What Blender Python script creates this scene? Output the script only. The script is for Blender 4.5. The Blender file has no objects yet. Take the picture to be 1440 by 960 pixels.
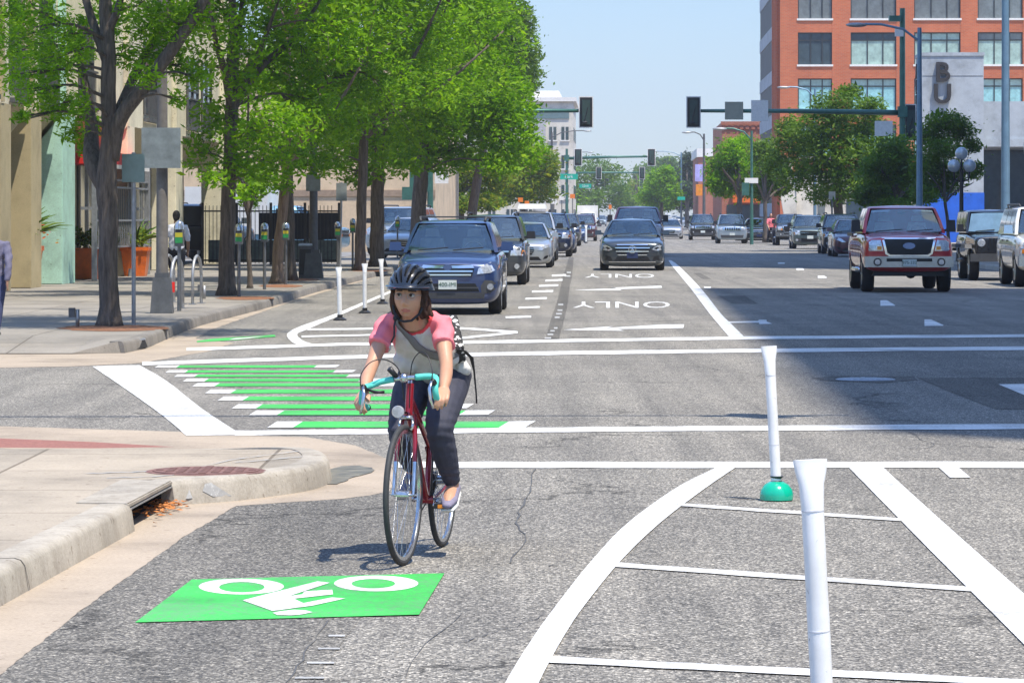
import bpy, bmesh, math, random
import numpy as np
from mathutils import Vector, Matrix, Euler
from mathutils.bvhtree import BVHTree
R = math.radians; PI = math.pi
random.seed(7)
S = bpy.context.scene; COL = S.collection
F = 5000.0; HC = 1.70; CX = 720.0; HY = 303.0      # focal length in photo pixels, eye height, vanishing line
SL = 0.0292; YAW = -math.atan(SL)                  # the street runs slightly to the right of the view axis

def G(px, py, z=0.0):                              # photo pixel -> point at height z
    d = F * (HC - z) / (py - HY)
    return Vector(((px - CX) / F * d, d, z))
def A(px, py, d):                                  # photo pixel -> point at distance d
    return Vector(((px - CX) / F * d, d, HC - (py - HY) / F * d))
def ST(t, y, z=0.0): return Vector((t + SL * y, y, z))   # street frame

# ------------------------------------------------------------------ materials
MATS = {}
def nn(nt, kind, **kw):
    n = nt.nodes.new(kind)
    for k, v in kw.items(): setattr(n, k, v)
    return n
def newmat(name):
    m = bpy.data.materials.new(name); m.use_nodes = True
    return m, m.node_tree, m.node_tree.nodes['Principled BSDF']
def ramp(nt, stops):
    r = nn(nt, 'ShaderNodeValToRGB'); e = r.color_ramp.elements
    while len(e) < len(stops): e.new(0.5)
    for i, (p, c) in enumerate(stops):
        e[i].position = p; e[i].color = (*c, 1) if len(c) == 3 else c
    return r
def coords(nt): return nn(nt, 'ShaderNodeTexCoord').outputs['Object']
def noise(nt, sc, det=4, rough=.6, vec=None):
    n = nn(nt, 'ShaderNodeTexNoise'); n.inputs['Scale'].default_value = sc
    n.inputs['Detail'].default_value = det; n.inputs['Roughness'].default_value = rough
    if vec is not None: nt.links.new(vec, n.inputs['Vector'])
    return n
def mixc(nt, fac, a, b, mode='MIX'):
    m = nn(nt, 'ShaderNodeMix', data_type='RGBA', blend_type=mode)
    for s, v in ((0, fac), (6, a), (7, b)):
        if hasattr(v, 'is_output'): nt.links.new(v, m.inputs[s])
        elif s == 0: m.inputs[0].default_value = v
        else: m.inputs[s].default_value = (*v, 1)
    return m.outputs[2]
def mat(name, col, rough=.6, metal=0.0, var=.18, sc=6, bump=0.0, coat=0.0, spec=.5):
    if name in MATS: return MATS[name]
    m, nt, b = newmat(name)
    b.inputs['Roughness'].default_value = rough; b.inputs['Metallic'].default_value = metal
    b.inputs['Specular IOR Level'].default_value = spec
    if coat: b.inputs['Coat Weight'].default_value = coat; b.inputs['Coat Roughness'].default_value = .04
    if var:
        n = noise(nt, sc, 5, .65, coords(nt))
        lo = tuple(c * (1 - var) for c in col); hi = tuple(min(1, c * (1 + var)) for c in col)
        r = ramp(nt, [(.3, lo), (.7, hi)]); nt.links.new(n.outputs['Fac'], r.inputs['Fac'])
        nt.links.new(r.outputs['Color'], b.inputs['Base Color'])
        if bump:
            bp = nn(nt, 'ShaderNodeBump'); bp.inputs['Strength'].default_value = bump; bp.inputs['Distance'].default_value = .02
            n2 = noise(nt, sc * 6, 6, .7, coords(nt)); nt.links.new(n2.outputs['Fac'], bp.inputs['Height'])
            nt.links.new(bp.outputs['Normal'], b.inputs['Normal'])
    else: b.inputs['Base Color'].default_value = (*col, 1)
    MATS[name] = m; return m
def paint(name, col, metal=.35, rough=.32):
    return mat('car_paint_' + name, col, rough, metal, .06, 3, coat=1.0)

def asphalt(name, base=.17, warm=1.0):
    m, nt, b = newmat(name); co = coords(nt)
    v = nn(nt, 'ShaderNodeTexVoronoi'); v.inputs['Scale'].default_value = 98; nt.links.new(co, v.inputs['Vector'])
    gr = nn(nt, 'ShaderNodeSeparateColor'); nt.links.new(v.outputs['Color'], gr.inputs[0])
    st = ramp(nt, [(0, (base*.28,)*3), (.28, (base*.62,)*3), (.62, (base*1.05, base*1.0, base*.91)), (.82, (base*1.5, base*1.46, base*1.38)), (.93, (base*2.5, base*2.42, base*2.25)), (1, (base*3.1, base*2.98, base*2.75))])
    nt.links.new(gr.outputs[0], st.inputs['Fac'])
    big = noise(nt, .28, 6, .62, co); br = ramp(nt, [(.32, (.80, .79, .78)), (.68, (1.14, 1.12, 1.08))])
    nt.links.new(big.outputs['Fac'], br.inputs['Fac'])
    c = mixc(nt, 1.0, st.outputs['Color'], br.outputs['Color'], 'MULTIPLY')
    md = noise(nt, 17, 5, .85, co); mr = ramp(nt, [(.34, (.76,)*3), (.66, (1.24, 1.22, 1.17))]); nt.links.new(md.outputs['Fac'], mr.inputs['Fac']); c = mixc(nt, 1.0, c, mr.outputs['Color'], 'MULTIPLY')
    # wheel tracks and oil streaks along the lanes
    mp = nn(nt, 'ShaderNodeMapping'); mp.inputs['Scale'].default_value = (2.2, .05, 1); mp.inputs['Rotation'].default_value = (0, 0, -YAW)
    nt.links.new(co, mp.inputs['Vector'])
    tr = noise(nt, 1.0, 4, .6, mp.outputs['Vector']); trr = ramp(nt, [(.35, (.72,)*3), (.6, (1.06, 1.05, 1.03))])
    nt.links.new(tr.outputs['Fac'], trr.inputs['Fac'])
    c = mixc(nt, .8, c, trr.outputs['Color'], 'MULTIPLY')
    # cracks
    wv = noise(nt, 1.1, 5, .7, co); wm = nn(nt, 'ShaderNodeVectorMath', operation='MULTIPLY_ADD')
    nt.links.new(wv.outputs['Color'], wm.inputs[0]); wm.inputs[1].default_value = (1.6, 1.6, 0); nt.links.new(co, wm.inputs[2])
    vc = nn(nt, 'ShaderNodeTexVoronoi', feature='DISTANCE_TO_EDGE'); vc.inputs['Scale'].default_value = .23; nt.links.new(wm.outputs[0], vc.inputs['Vector'])
    cr = ramp(nt, [(.0, (.32,)*3), (.0045, (.55,)*3), (.008, (1,)*3)]); nt.links.new(vc.outputs['Distance'], cr.inputs['Fac'])
    gate = noise(nt, .35, 2, .5, co); gr2 = ramp(nt, [(.46, (0,)*3), (.56, (1,)*3)]); nt.links.new(gate.outputs['Fac'], gr2.inputs['Fac'])
    c = mixc(nt, gr2.outputs['Color'], c, mixc(nt, 1.0, c, cr.outputs['Color'], 'MULTIPLY'))
    nt.links.new(c, b.inputs['Base Color']); b.inputs['Roughness'].default_value = .85; b.inputs['Specular IOR Level'].default_value = .3
    bp = nn(nt, 'ShaderNodeBump'); bp.inputs['Strength'].default_value = .55; bp.inputs['Distance'].default_value = .006
    nt.links.new(v.outputs['Distance'], bp.inputs['Height']); nt.links.new(bp.outputs['Normal'], b.inputs['Normal'])
    MATS[name] = m; return m
def concrete(name, col, joints=0.0, streak=False):
    m, nt, b = newmat(name); co = coords(nt)
    n = noise(nt, .7, 7, .7, co); r = ramp(nt, [(.28, tuple(c*.60 for c in col)), (.5, col), (.72, tuple(min(1, c*1.20) for c in col))])
    nt.links.new(n.outputs['Fac'], r.inputs['Fac'])
    f = noise(nt, 55, 4, .7, co); fr = ramp(nt, [(.3, (.82,)*3), (.7, (1.12,)*3)]); nt.links.new(f.outputs['Fac'], fr.inputs['Fac'])
    c = mixc(nt, 1.0, r.outputs['Color'], fr.outputs['Color'], 'MULTIPLY')
    sp = noise(nt, 17, 3, .5, co); sr = ramp(nt, [(.66, (1,)*3), (.70, (.42, .36, .31))]); nt.links.new(sp.outputs['Fac'], sr.inputs['Fac'])
    c = mixc(nt, .6, c, sr.outputs['Color'], 'MULTIPLY')
    if streak:
        mp = nn(nt, 'ShaderNodeMapping'); mp.inputs['Scale'].default_value = (4, 4, 1.2); nt.links.new(co, mp.inputs['Vector']); ns = noise(nt, 1.0, 6, .7, mp.outputs['Vector']); rs = ramp(nt, [(.36, (.60, .57, .53)), (.55, (1.04,)*3)]); nt.links.new(ns.outputs['Fac'], rs.inputs['Fac']); c = mixc(nt, .5, c, rs.outputs['Color'], 'MULTIPLY')
    if joints:
        br = nn(nt, 'ShaderNodeTexBrick'); br.offset = 0; br.inputs['Scale'].default_value = 1.0
        br.inputs['Brick Width'].default_value = joints; br.inputs['Row Height'].default_value = joints; br.inputs['Mortar Size'].default_value = .012
        br.inputs['Color1'].default_value = (1, 1, 1, 1); br.inputs['Color2'].default_value = (.76, .78, .80, 1); br.inputs['Mortar'].default_value = (.45, .43, .4, 1)
        nt.links.new(co, br.inputs['Vector']); c = mixc(nt, 1.0, c, br.outputs['Color'], 'MULTIPLY')
    nt.links.new(c, b.inputs['Base Color']); b.inputs['Roughness'].default_value = .85
    bp = nn(nt, 'ShaderNodeBump'); bp.inputs['Strength'].default_value = .35; bp.inputs['Distance'].default_value = .006
    nt.links.new(f.outputs['Fac'], bp.inputs['Height']); nt.links.new(bp.outputs['Normal'], b.inputs['Normal'])
    MATS[name] = m; return m
def specked(name, col, spk):
    m, nt, b = newmat(name); co = coords(nt); n = noise(nt, 26, 5, .7, co); r = ramp(nt, [(.0, col), (.655, col), (.69, spk)]); nt.links.new(n.outputs['Fac'], r.inputs['Fac'])
    g = noise(nt, 3, 5, .7, co); gr = ramp(nt, [(.3, (.84, .83, .81)), (.6, (1, 1, 1))]); nt.links.new(g.outputs['Fac'], gr.inputs['Fac'])
    nt.links.new(mixc(nt, 1.0, r.outputs['Color'], gr.outputs['Color'], 'MULTIPLY'), b.inputs['Base Color']); b.inputs['Roughness'].default_value = .5; MATS[name] = m; return m
def roadpaint(name, col, wear=.5):
    m, nt, b = newmat(name); co = coords(nt)
    n = noise(nt, 38, 6, .75, co); n2 = noise(nt, 1.6, 5, .6, co)
    ad = nn(nt, 'ShaderNodeMath', operation='MULTIPLY_ADD'); nt.links.new(n2.outputs['Fac'], ad.inputs[0]); ad.inputs[1].default_value = .5; nt.links.new(n.outputs['Fac'], ad.inputs[2])
    w0 = .98 - wear * .35
    r = ramp(nt, [(0, tuple(c*.94 for c in col)), (w0 - .12, col), (w0 - .03, tuple(c*.85 for c in col)), (w0, tuple(c*.55+.08 for c in col))])
    nt.links.new(ad.outputs[0], r.inputs['Fac'])
    dn = noise(nt, .9, 6, .7, co); dr = ramp(nt, [(.33, (.70, .69, .67)), (.58, (1, 1, 1))]); nt.links.new(dn.outputs['Fac'], dr.inputs['Fac'])
    nt.links.new(mixc(nt, 1.0, r.outputs['Color'], dr.outputs['Color'], 'MULTIPLY'), b.inputs['Base Color'])
    b.inputs['Roughness'].default_value = .6
    bp = nn(nt, 'ShaderNodeBump'); bp.inputs['Strength'].default_value = .3; bp.inputs['Distance'].default_value = .004
    nt.links.new(n.outputs['Fac'], bp.inputs['Height']); nt.links.new(bp.outputs['Normal'], b.inputs['Normal'])
    MATS[name] = m; return m
def brickmat(name, c1, c2, mortar, sc=1.0):
    m, nt, b = newmat(name); co = coords(nt)
    sx = nn(nt, 'ShaderNodeSeparateXYZ'); nt.links.new(co, sx.inputs[0])
    s = nn(nt, 'ShaderNodeMath', operation='ADD'); nt.links.new(sx.outputs[0], s.inputs[0]); nt.links.new(sx.outputs[1], s.inputs[1])
    cb = nn(nt, 'ShaderNodeCombineXYZ'); nt.links.new(s.outputs[0], cb.inputs[0]); nt.links.new(sx.outputs[2], cb.inputs[1])
    br = nn(nt, 'ShaderNodeTexBrick'); nt.links.new(cb.outputs[0], br.inputs['Vector'])
    br.inputs['Scale'].default_value = sc; br.inputs['Brick Width'].default_value = .3; br.inputs['Row Height'].default_value = .1; br.inputs['Mortar Size'].default_value = .012
    br.inputs['Color1'].default_value = (*c1, 1); br.inputs['Color2'].default_value = (*c2, 1); br.inputs['Mortar'].default_value = (*mortar, 1)
    n = noise(nt, .35, 6, .7, co); r = ramp(nt, [(.3, (.82, .8, .8)), (.7, (1.12, 1.1, 1.08))]); nt.links.new(n.outputs['Fac'], r.inputs['Fac'])
    nt.links.new(mixc(nt, 1.0, br.outputs['Color'], r.outputs['Color'], 'MULTIPLY'), b.inputs['Base Color'])
    b.inputs['Roughness'].default_value = .85; MATS[name] = m; return m
def barkmat(name, c1, c2):
    m, nt, b = newmat(name); co = coords(nt)
    mp = nn(nt, 'ShaderNodeMapping'); mp.inputs['Scale'].default_value = (9, 9, 1.3); nt.links.new(co, mp.inputs['Vector'])
    n = noise(nt, 2.2, 7, .72, mp.outputs['Vector']); r = ramp(nt, [(.32, c1), (.5, tuple((a+c)/2 for a, c in zip(c1, c2))), (.68, c2)])
    nt.links.new(n.outputs['Fac'], r.inputs['Fac']); nt.links.new(r.outputs['Color'], b.inputs['Base Color'])
    bp = nn(nt, 'ShaderNodeBump'); bp.inputs['Strength'].default_value = 1.0; bp.inputs['Distance'].default_value = .05
    nt.links.new(n.outputs['Fac'], bp.inputs['Height']); nt.links.new(bp.outputs['Normal'], b.inputs['Normal'])
    b.inputs['Roughness'].default_value = .9; MATS[name] = m; return m
def leafmat(name, cols, trans=.45):
    m, nt, b = newmat(name); out = nt.nodes['Material Output']
    g = nn(nt, 'ShaderNodeNewGeometry'); r = ramp(nt, [(i / max(1, len(cols) - 1), c) for i, c in enumerate(cols)])
    nt.links.new(g.outputs['Random Per Island'], r.inputs['Fac'])
    n = noise(nt, .9, 3, .5, coords(nt)); nr = ramp(nt, [(.32, (.55, .62, .55)), (.66, (1.30, 1.22, 1.1))]); nt.links.new(n.outputs['Fac'], nr.inputs['Fac'])
    c = mixc(nt, 1.0, r.outputs['Color'], nr.outputs['Color'], 'MULTIPLY')
    nt.links.new(c, b.inputs['Base Color']); b.inputs['Roughness'].default_value = .55; b.inputs['Specular IOR Level'].default_value = .25
    t = nn(nt, 'ShaderNodeBsdfTranslucent'); nt.links.new(mixc(nt, 1.0, c, (1.22, 1.36, .5), 'MULTIPLY'), t.inputs['Color'])
    mx = nn(nt, 'ShaderNodeMixShader'); mx.inputs[0].default_value = trans
    nt.links.new(b.outputs[0], mx.inputs[1]); nt.links.new(t.outputs[0], mx.inputs[2]); nt.links.new(mx.outputs[0], out.inputs['Surface'])
    MATS[name] = m; return m

M_ASPH = asphalt('asphalt', .20); M_ASPH2 = asphalt('darker_asphalt', .15); M_WALK2 = concrete('darker_grey_sidewalk', (.275, .25, .215), 1.55); M_KERB2 = concrete('darker_grey_kerb', (.21, .195, .175), 0, True); M_PATCH = asphalt('asphalt_patch', .115); M_TREAD = mat('lot_asphalt', (.2, .195, .19), .9, 0, .25, 1.5)  # second sidewalk and kerb concrete: darker and greyer
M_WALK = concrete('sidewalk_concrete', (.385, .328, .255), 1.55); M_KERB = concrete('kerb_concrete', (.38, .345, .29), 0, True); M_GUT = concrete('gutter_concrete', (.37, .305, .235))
M_WHITE = roadpaint('white_road_paint', (.80, .80, .78), .48); M_OLD = roadpaint('worn_road_paint', (.62, .62, .6), .9); M_GREEN = roadpaint('green_road_paint', (.05, .52, .08), .50)
M_SOIL = mat('mulch', (.22, .10, .05), .95, 0, .6, 14, .8); M_EARTH = mat('earth', (.30, .27, .22), .95, 0, .3, .4)
M_GALV = mat('galvanised_steel', (.36, .37, .38), .5, .6, .25, 9); M_POLE = mat('weathered_pole', (.17, .155, .14), .7, .2, .4, 3); M_GREY = mat('grey_painted_metal', (.10, .105, .11), .6, .2, .3, 5)
M_DGREEN = mat('dark_green_metal', (.05, .15, .12), .42, .25, .2, 4); M_LBLUE = mat('pale_blue_pole_paint', (.16, .27, .37), .45, .3, .15, 3)
M_BLACK = mat('black_plastic', (.014, .014, .016), .45, 0, .2, 10); M_RUB = mat('tyre_rubber', (.018, .018, .019), .8, 0, .25, 12); M_CHROME = mat('chrome', (.72, .73, .75), .14, 1.0, .05, 5)
M_ALLOY = mat('alloy_rim', (.42, .43, .45), .3, .9, .12, 6); M_DARK = mat('dark_void', (.012, .012, .013), .9, 0, .2, 4)
M_PLASTIC = mat('grey_bumper_plastic', (.05, .052, .056), .6, 0, .2, 7)
def glassmat(name, col, rough=.06):
    return mat(name, col, rough, 0, .25, 2.5, spec=.8, coat=.6)
def seethrough():
    m = bpy.data.materials.new('windshield_glass'); m.use_nodes = True; nt = m.node_tree; nt.nodes.remove(nt.nodes['Principled BSDF'])
    t = nn(nt, 'ShaderNodeBsdfTransparent'); t.inputs[0].default_value = (.82, .90, .90, 1); g = nn(nt, 'ShaderNodeBsdfGlossy'); g.inputs['Roughness'].default_value = .03
    f = nn(nt, 'ShaderNodeFresnel'); f.inputs[0].default_value = 1.6; a = nn(nt, 'ShaderNodeMath', operation='MULTIPLY_ADD'); nt.links.new(f.outputs[0], a.inputs[0]); a.inputs[1].default_value = .55; a.inputs[2].default_value = .015
    mx = nn(nt, 'ShaderNodeMixShader'); nt.links.new(a.outputs[0], mx.inputs[0]); nt.links.new(t.outputs[0], mx.inputs[1]); nt.links.new(g.outputs[0], mx.inputs[2]); nt.links.new(mx.outputs[0], nt.nodes['Material Output'].inputs[0]); MATS['windshield_glass'] = m; return m
M_WSG = seethrough(); M_TRIM = mat('dark_interior', (.13, .125, .12), .8, 0, .25, 5)
M_GLASS = glassmat('car_glass', (.018, .040, .050)); M_TINT = glassmat('tinted_glass', (.012, .015, .018)); M_LAMP = mat('headlamp_glass', (.55, .58, .62), .08, .45, .35, 22, coat=1)
M_AMBER = mat('amber_lens', (.85, .28, .02), .2, 0, .1, 20, coat=1); M_RED = mat('red_lens', (.6, .01, .015), .2, 0, .1, 20, coat=1)
M_BARK = barkmat('locust_bark', (.045, .035, .028), (.19, .155, .125)); M_BARK2 = barkmat('pale_bark', (.13, .085, .06), (.34, .25, .18))
M_LEAF = leafmat('locust_leaf', [(.105, .235, .006), (.14, .30, .007), (.175, .355, .008), (.215, .405, .010), (.275, .44, .012)], .5)
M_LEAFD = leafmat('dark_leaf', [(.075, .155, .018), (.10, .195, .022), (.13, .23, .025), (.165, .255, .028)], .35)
M_LEAFY = leafmat('yellow_green_leaf', [(.09, .18, .014), (.15, .25, .018), (.22, .29, .02), (.30, .28, .03)], .45)
M_LEAFB = leafmat('blue_green_needles', [(.035, .065, .05), (.05, .09, .06), (.07, .11, .07)], .25)

# ------------------------------------------------------------------ object helpers
def tag(o, label=None, cat=None, group=None, kind=None):
    for k, v in (('label', label), ('category', cat), ('group', group), ('kind', kind)):
        if v: o[k] = v
    return o
def empty(name, loc, label=None, cat=None, group=None, rz=0.0):
    o = bpy.data.objects.new(name, None); o.empty_display_size = .2; COL.objects.link(o)
    o.location = loc; o.rotation_euler = (0, 0, rz); tag(o, label, cat, group); return o
def link(name, me, mats, parent=None, smooth=None):
    for m in (mats if isinstance(mats, (list, tuple)) else [mats]): me.materials.append(m)
    if smooth is not None:
        me.polygons.foreach_set('use_smooth', [True] * len(me.polygons))
        if smooth < 3: me.set_sharp_from_angle(angle=smooth)
    o = bpy.data.objects.new(name, me); COL.objects.link(o)
    if parent: o.parent = parent; CH.setdefault(parent.as_pointer(), []).append(o)
    return o
class MB:
    """collects shapes for ONE mesh"""
    def __init__(s): s.b = bmesh.new(); s.mi = 0
    def _f(s, fs):
        for f in fs: f.material_index = s.mi
    def box(s, lo, hi, taper=None, rot=None, piv=None):
        (x0, y0, z0), (x1, y1, z1) = lo, hi
        tx, ty = taper or (1, 1); cx, cy = (x0+x1)/2, (y0+y1)/2
        v = []
        for z, kx, ky in ((z0, 1, 1), (z1, tx, ty)):
            for x, y in ((x0, y0), (x1, y0), (x1, y1), (x0, y1)):
                p = Vector((cx+(x-cx)*kx, cy+(y-cy)*ky, z))
                if rot: p = Matrix.Rotation(rot, 3, 'Z') @ (p - Vector(piv or (0, 0, 0))) + Vector(piv or (0, 0, 0))
                v.append(s.b.verts.new(p))
        fs = [s.b.faces.new([v[i] for i in q]) for q in ((3,2,1,0), (4,5,6,7), (0,1,5,4), (1,2,6,5), (2,3,7,6), (3,0,4,7))]
        s._f(fs); return s
    def tube(s, pts, r, n=8, cap=True, flat=None):
        pts = [Vector(p) for p in pts]; rs = r if isinstance(r, (list, tuple)) else [r]*len(pts)
        rings = []; up = None
        for i, p in enumerate(pts):
            t = (pts[min(i+1, len(pts)-1)] - pts[max(i-1, 0)]).normalized()
            if up is None: up = Vector((1, 0, 0)) if abs(t.x) < .85 else Vector((0, 0, 1))
            a = (up - t*up.dot(t)).normalized(); c = t.cross(a); up = a
            ra, rc = (rs[i], rs[i]*(flat or 1)) if not isinstance(rs[i], (tuple, list)) else rs[i]
            rings.append([s.b.verts.new(p + a*ra*math.cos(2*PI*k/n) + c*rc*math.sin(2*PI*k/n)) for k in range(n)])
        fs = []
        for q, w in zip(rings, rings[1:]):
            for k in range(n): fs.append(s.b.faces.new((q[k], q[(k+1) % n], w[(k+1) % n], w[k])))
        if cap: fs.append(s.b.faces.new(rings[0][::-1])); fs.append(s.b.faces.new(rings[-1]))
        s._f(fs); return s
    def lathe(s, prof, at=(0, 0, 0), axis='Z', n=20, close=False):
        M = {'Z': Matrix.Identity(3), 'X': Matrix(((0,0,1),(0,1,0),(-1,0,0))), 'Y': Matrix(((1,0,0),(0,0,1),(0,-1,0)))}[axis] if isinstance(axis, str) else axis
        at = Vector(at); rings = []
        for r, z in prof: rings.append([s.b.verts.new(M @ Vector((r*math.cos(2*PI*k/n), r*math.sin(2*PI*k/n), z)) + at) for k in range(n)])
        fs = []
        seq = list(zip(rings, rings[1:])) + ([(rings[-1], rings[0])] if close else [])
        for q, w in seq:
            for k in range(n): fs.append(s.b.faces.new((q[k], q[(k+1) % n], w[(k+1) % n], w[k])))
        if not close: fs.append(s.b.faces.new(rings[0][::-1])); fs.append(s.b.faces.new(rings[-1]))
        s._f(fs); return s
    def ball(s, at, r, n=12):
        r = r if isinstance(r, (tuple, list)) else (r, r, r)
        m = Matrix.Translation(at) @ Matrix.Diagonal((*r, 1))
        res = bmesh.ops.create_uvsphere(s.b, u_segments=n, v_segments=max(6, n*2//3), radius=1, matrix=m)
        s._f({f for v in res['verts'] for f in v.link_faces}); return s
    def poly(s, pts, thick=0.0, dirv=(0, 0, -1)):
        v = [s.b.verts.new(Vector(p)) for p in pts]; f = s.b.faces.new(v); fs = [f]
        if thick:
            ex = bmesh.ops.extrude_face_region(s.b, geom=[f])
            for e in ex['geom']:
                if isinstance(e, bmesh.types.BMVert): e.co += Vector(dirv)*thick
            fs += [e for e in ex['geom'] if isinstance(e, bmesh.types.BMFace)] + [g for e in ex['geom'] if isinstance(e, bmesh.types.BMVert) for g in e.link_faces]
        s._f(fs); return s
    def mesh(s, name, fix=True, bev=0.0):
        if bev: bmesh.ops.bevel(s.b, geom=[e for e in s.b.edges if len(e.link_faces) == 2 and e.calc_face_angle(0) > .5], offset=bev, segments=2, affect='EDGES', clamp_overlap=True)
        if fix: bmesh.ops.recalc_face_normals(s.b, faces=s.b.faces)
        me = bpy.data.meshes.new(name); s.b.to_mesh(me); s.b.free(); return me
    def obj(s, name, mats, parent=None, smooth=None, bev=0.0, fix=True):
        return link(name, s.mesh(name, fix, bev), mats, parent, smooth)
CH = {}
def kids(o): return list(CH.get(o.as_pointer(), ()))
def copy_tree(o, parent=None, swap=None):
    c = o.copy(); COL.objects.link(c)
    if parent: c.parent = parent; CH.setdefault(parent.as_pointer(), []).append(c)
    if swap and c.type == 'MESH':
        for sl in c.material_slots:
            if sl.material and sl.material.name in swap:
                w = swap[sl.material.name]; sl.link = 'OBJECT'; sl.material = w
    for ch in kids(o):
        if ch is not c: copy_tree(ch, c, swap)
    return c
def evalmesh(o):
    dg = bpy.context.evaluated_depsgraph_get(); dg.update()
    return bpy.data.meshes.new_from_object(o.evaluated_get(dg))
def remesh(mb, voxel, smooth=6, fac=.5):
    me = mb.mesh('tmp'); o = bpy.data.objects.new('tmp', me); COL.objects.link(o)
    m = o.modifiers.new('r', 'REMESH'); m.mode = 'VOXEL'; m.voxel_size = voxel; m.use_smooth_shade = True
    if smooth: sm = o.modifiers.new('s', 'SMOOTH'); sm.iterations = smooth; sm.factor = fac
    out = evalmesh(o); bpy.data.objects.remove(o); bpy.data.meshes.remove(me); out.materials.clear(); return out
def curve(pts, n=8):
    """Catmull-Rom through pts (tuples of any length)"""
    P = [np.array(p, float) for p in pts]; P = [2*P[0]-P[1]] + P + [2*P[-1]-P[-2]]; out = []
    for i in range(1, len(P)-2):
        for k in range(n):
            t = k/n; a, b, c, d = P[i-1:i+3]
            out.append(.5*((2*b)+(-a+c)*t+(2*a-5*b+4*c-d)*t*t+(-a+3*b-3*c+d)*t**3))
    out.append(P[-2]); return [tuple(p) for p in out]
def text_mesh(s, size, depth=.0, bold=0):
    cu = bpy.data.curves.new('txt', 'FONT'); cu.body = s; cu.offset = bold; cu.size = size; cu.extrude = depth; cu.align_x = 'CENTER'; cu.align_y = 'CENTER'; cu.resolution_u = 3
    o = bpy.data.objects.new('txt', cu); COL.objects.link(o); me = evalmesh(o); bpy.data.objects.remove(o); bpy.data.curves.remove(cu); me.materials.clear(); return me
def displace(me, fn):
    n = len(me.vertices); c = np.empty(n*3, np.float32); q = np.empty(n*3, np.float32); me.vertices.foreach_get('co', c); me.vertex_normals.foreach_get('vector', q)
    c = c.reshape(-1, 3).astype(float); q = q.reshape(-1, 3); c += q*fn(c[:, 0], c[:, 1], c[:, 2])[:, None]; me.vertices.foreach_set('co', c.astype(np.float32).ravel()); me.update(); return me
def xform(me, M): me.transform(M); return me
# ------------------------------------------------------------------ camera, light, sky
cam = bpy.data.cameras.new('camera'); co_ = bpy.data.objects.new('camera', cam); COL.objects.link(co_)
co_.location = (0, 0, HC); co_.rotation_euler = (R(90), 0, 0); cam.sensor_width = 36; cam.lens = F/1440*36
cam.shift_y = -(480-HY)/1440; cam.clip_start = .5; cam.clip_end = 6000; S.camera = co_
SUND = Vector((.25, -.29, 1)).normalized()
sl = bpy.data.lights.new('sun', 'SUN'); sl.energy = 4.6; sl.angle = R(.53); sl.color = (1, .925, .80)
so = bpy.data.objects.new('sun', sl); COL.objects.link(so); so.rotation_euler = SUND.to_track_quat('Z', 'Y').to_euler()
W = bpy.data.worlds.new('World'); S.world = W; W.use_nodes = True
sky = W.node_tree.nodes.new('ShaderNodeTexSky'); sky.sky_type = 'NISHITA'; sky.sun_disc = False
sky.sun_elevation = math.asin(SUND.z); sky.sun_rotation = math.atan2(SUND.x, SUND.y); sky.air_density = 1.0; sky.dust_density = 1.2; sky.ozone_density = 3.0; sky.altitude = 1600
_n = W.node_tree; tc = nn(_n, 'ShaderNodeTexCoord'); sx_ = nn(_n, 'ShaderNodeSeparateXYZ'); _n.links.new(tc.outputs['Generated'], sx_.inputs[0])
rp = ramp(_n, [(0, (.59, .61, .64)), (.12, (.60, .66, .75)), (.45, (1.38, 1.50, 1.63))]); _n.links.new(sx_.outputs[2], rp.inputs['Fac'])   # tint added to the sky: horizon dimmed, zenith boosted to fill the shadows
_n.links.new(mixc(_n, 1.0, sky.outputs[0], rp.outputs['Color'], 'MULTIPLY'), _n.nodes['Background'].inputs[0]); _n.nodes['Background'].inputs[1].default_value = .15
S.render.engine = 'CYCLES'; S.cycles.use_denoising = True; S.cycles.max_bounces = 6; S.cycles.diffuse_bounces = 3; S.cycles.glossy_bounces = 3; S.cycles.transmission_bounces = 4
S.cycles.transparent_max_bounces = 6; S.cycles.sample_clamp_indirect = 6; S.cycles.caustics_reflective = False; S.cycles.caustics_refractive = False
S.view_settings.view_transform = 'Standard'; S.view_settings.look = 'None'; S.view_settings.exposure = .6; S.view_settings.gamma = 1

# ------------------------------------------------------------------ ground, roads, kerbs
def sheet(name, pts, m, thick=0): return tag(MB().poly(pts, thick).obj(name, m, fix=False), kind='structure')
def pxsheet(name, px, z, m, rough=0):
    P = [G(x, y, z) for x, y in px]
    if rough:
        rr = random.Random(len(px)); Q = []
        for a, b in zip(P, P[1:]+P[:1]):
            n = max(1, min(60, int((b-a).length/.10)))
            for k in range(n): q = a+(b-a)*(k/n); Q.append(q + (Vector((rr.uniform(-rough, rough), rr.uniform(-rough, rough)*1.3, 0)) if k else Vector((0, 0, 0))))
        P = Q
    return sheet(name, P, m)
def up(me):
    return me
sheet('ground', [(-630, -100, -.08), (630, -100, -.08), (630, 2600, -.08), (-630, 2600, -.08)], M_EARTH)
sheet('road', [(-45, -25, 0), (45, -25, 0), (60, 900, 0), (-20, 900, 0), (-45, 60, 0)], M_ASPH)

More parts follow.
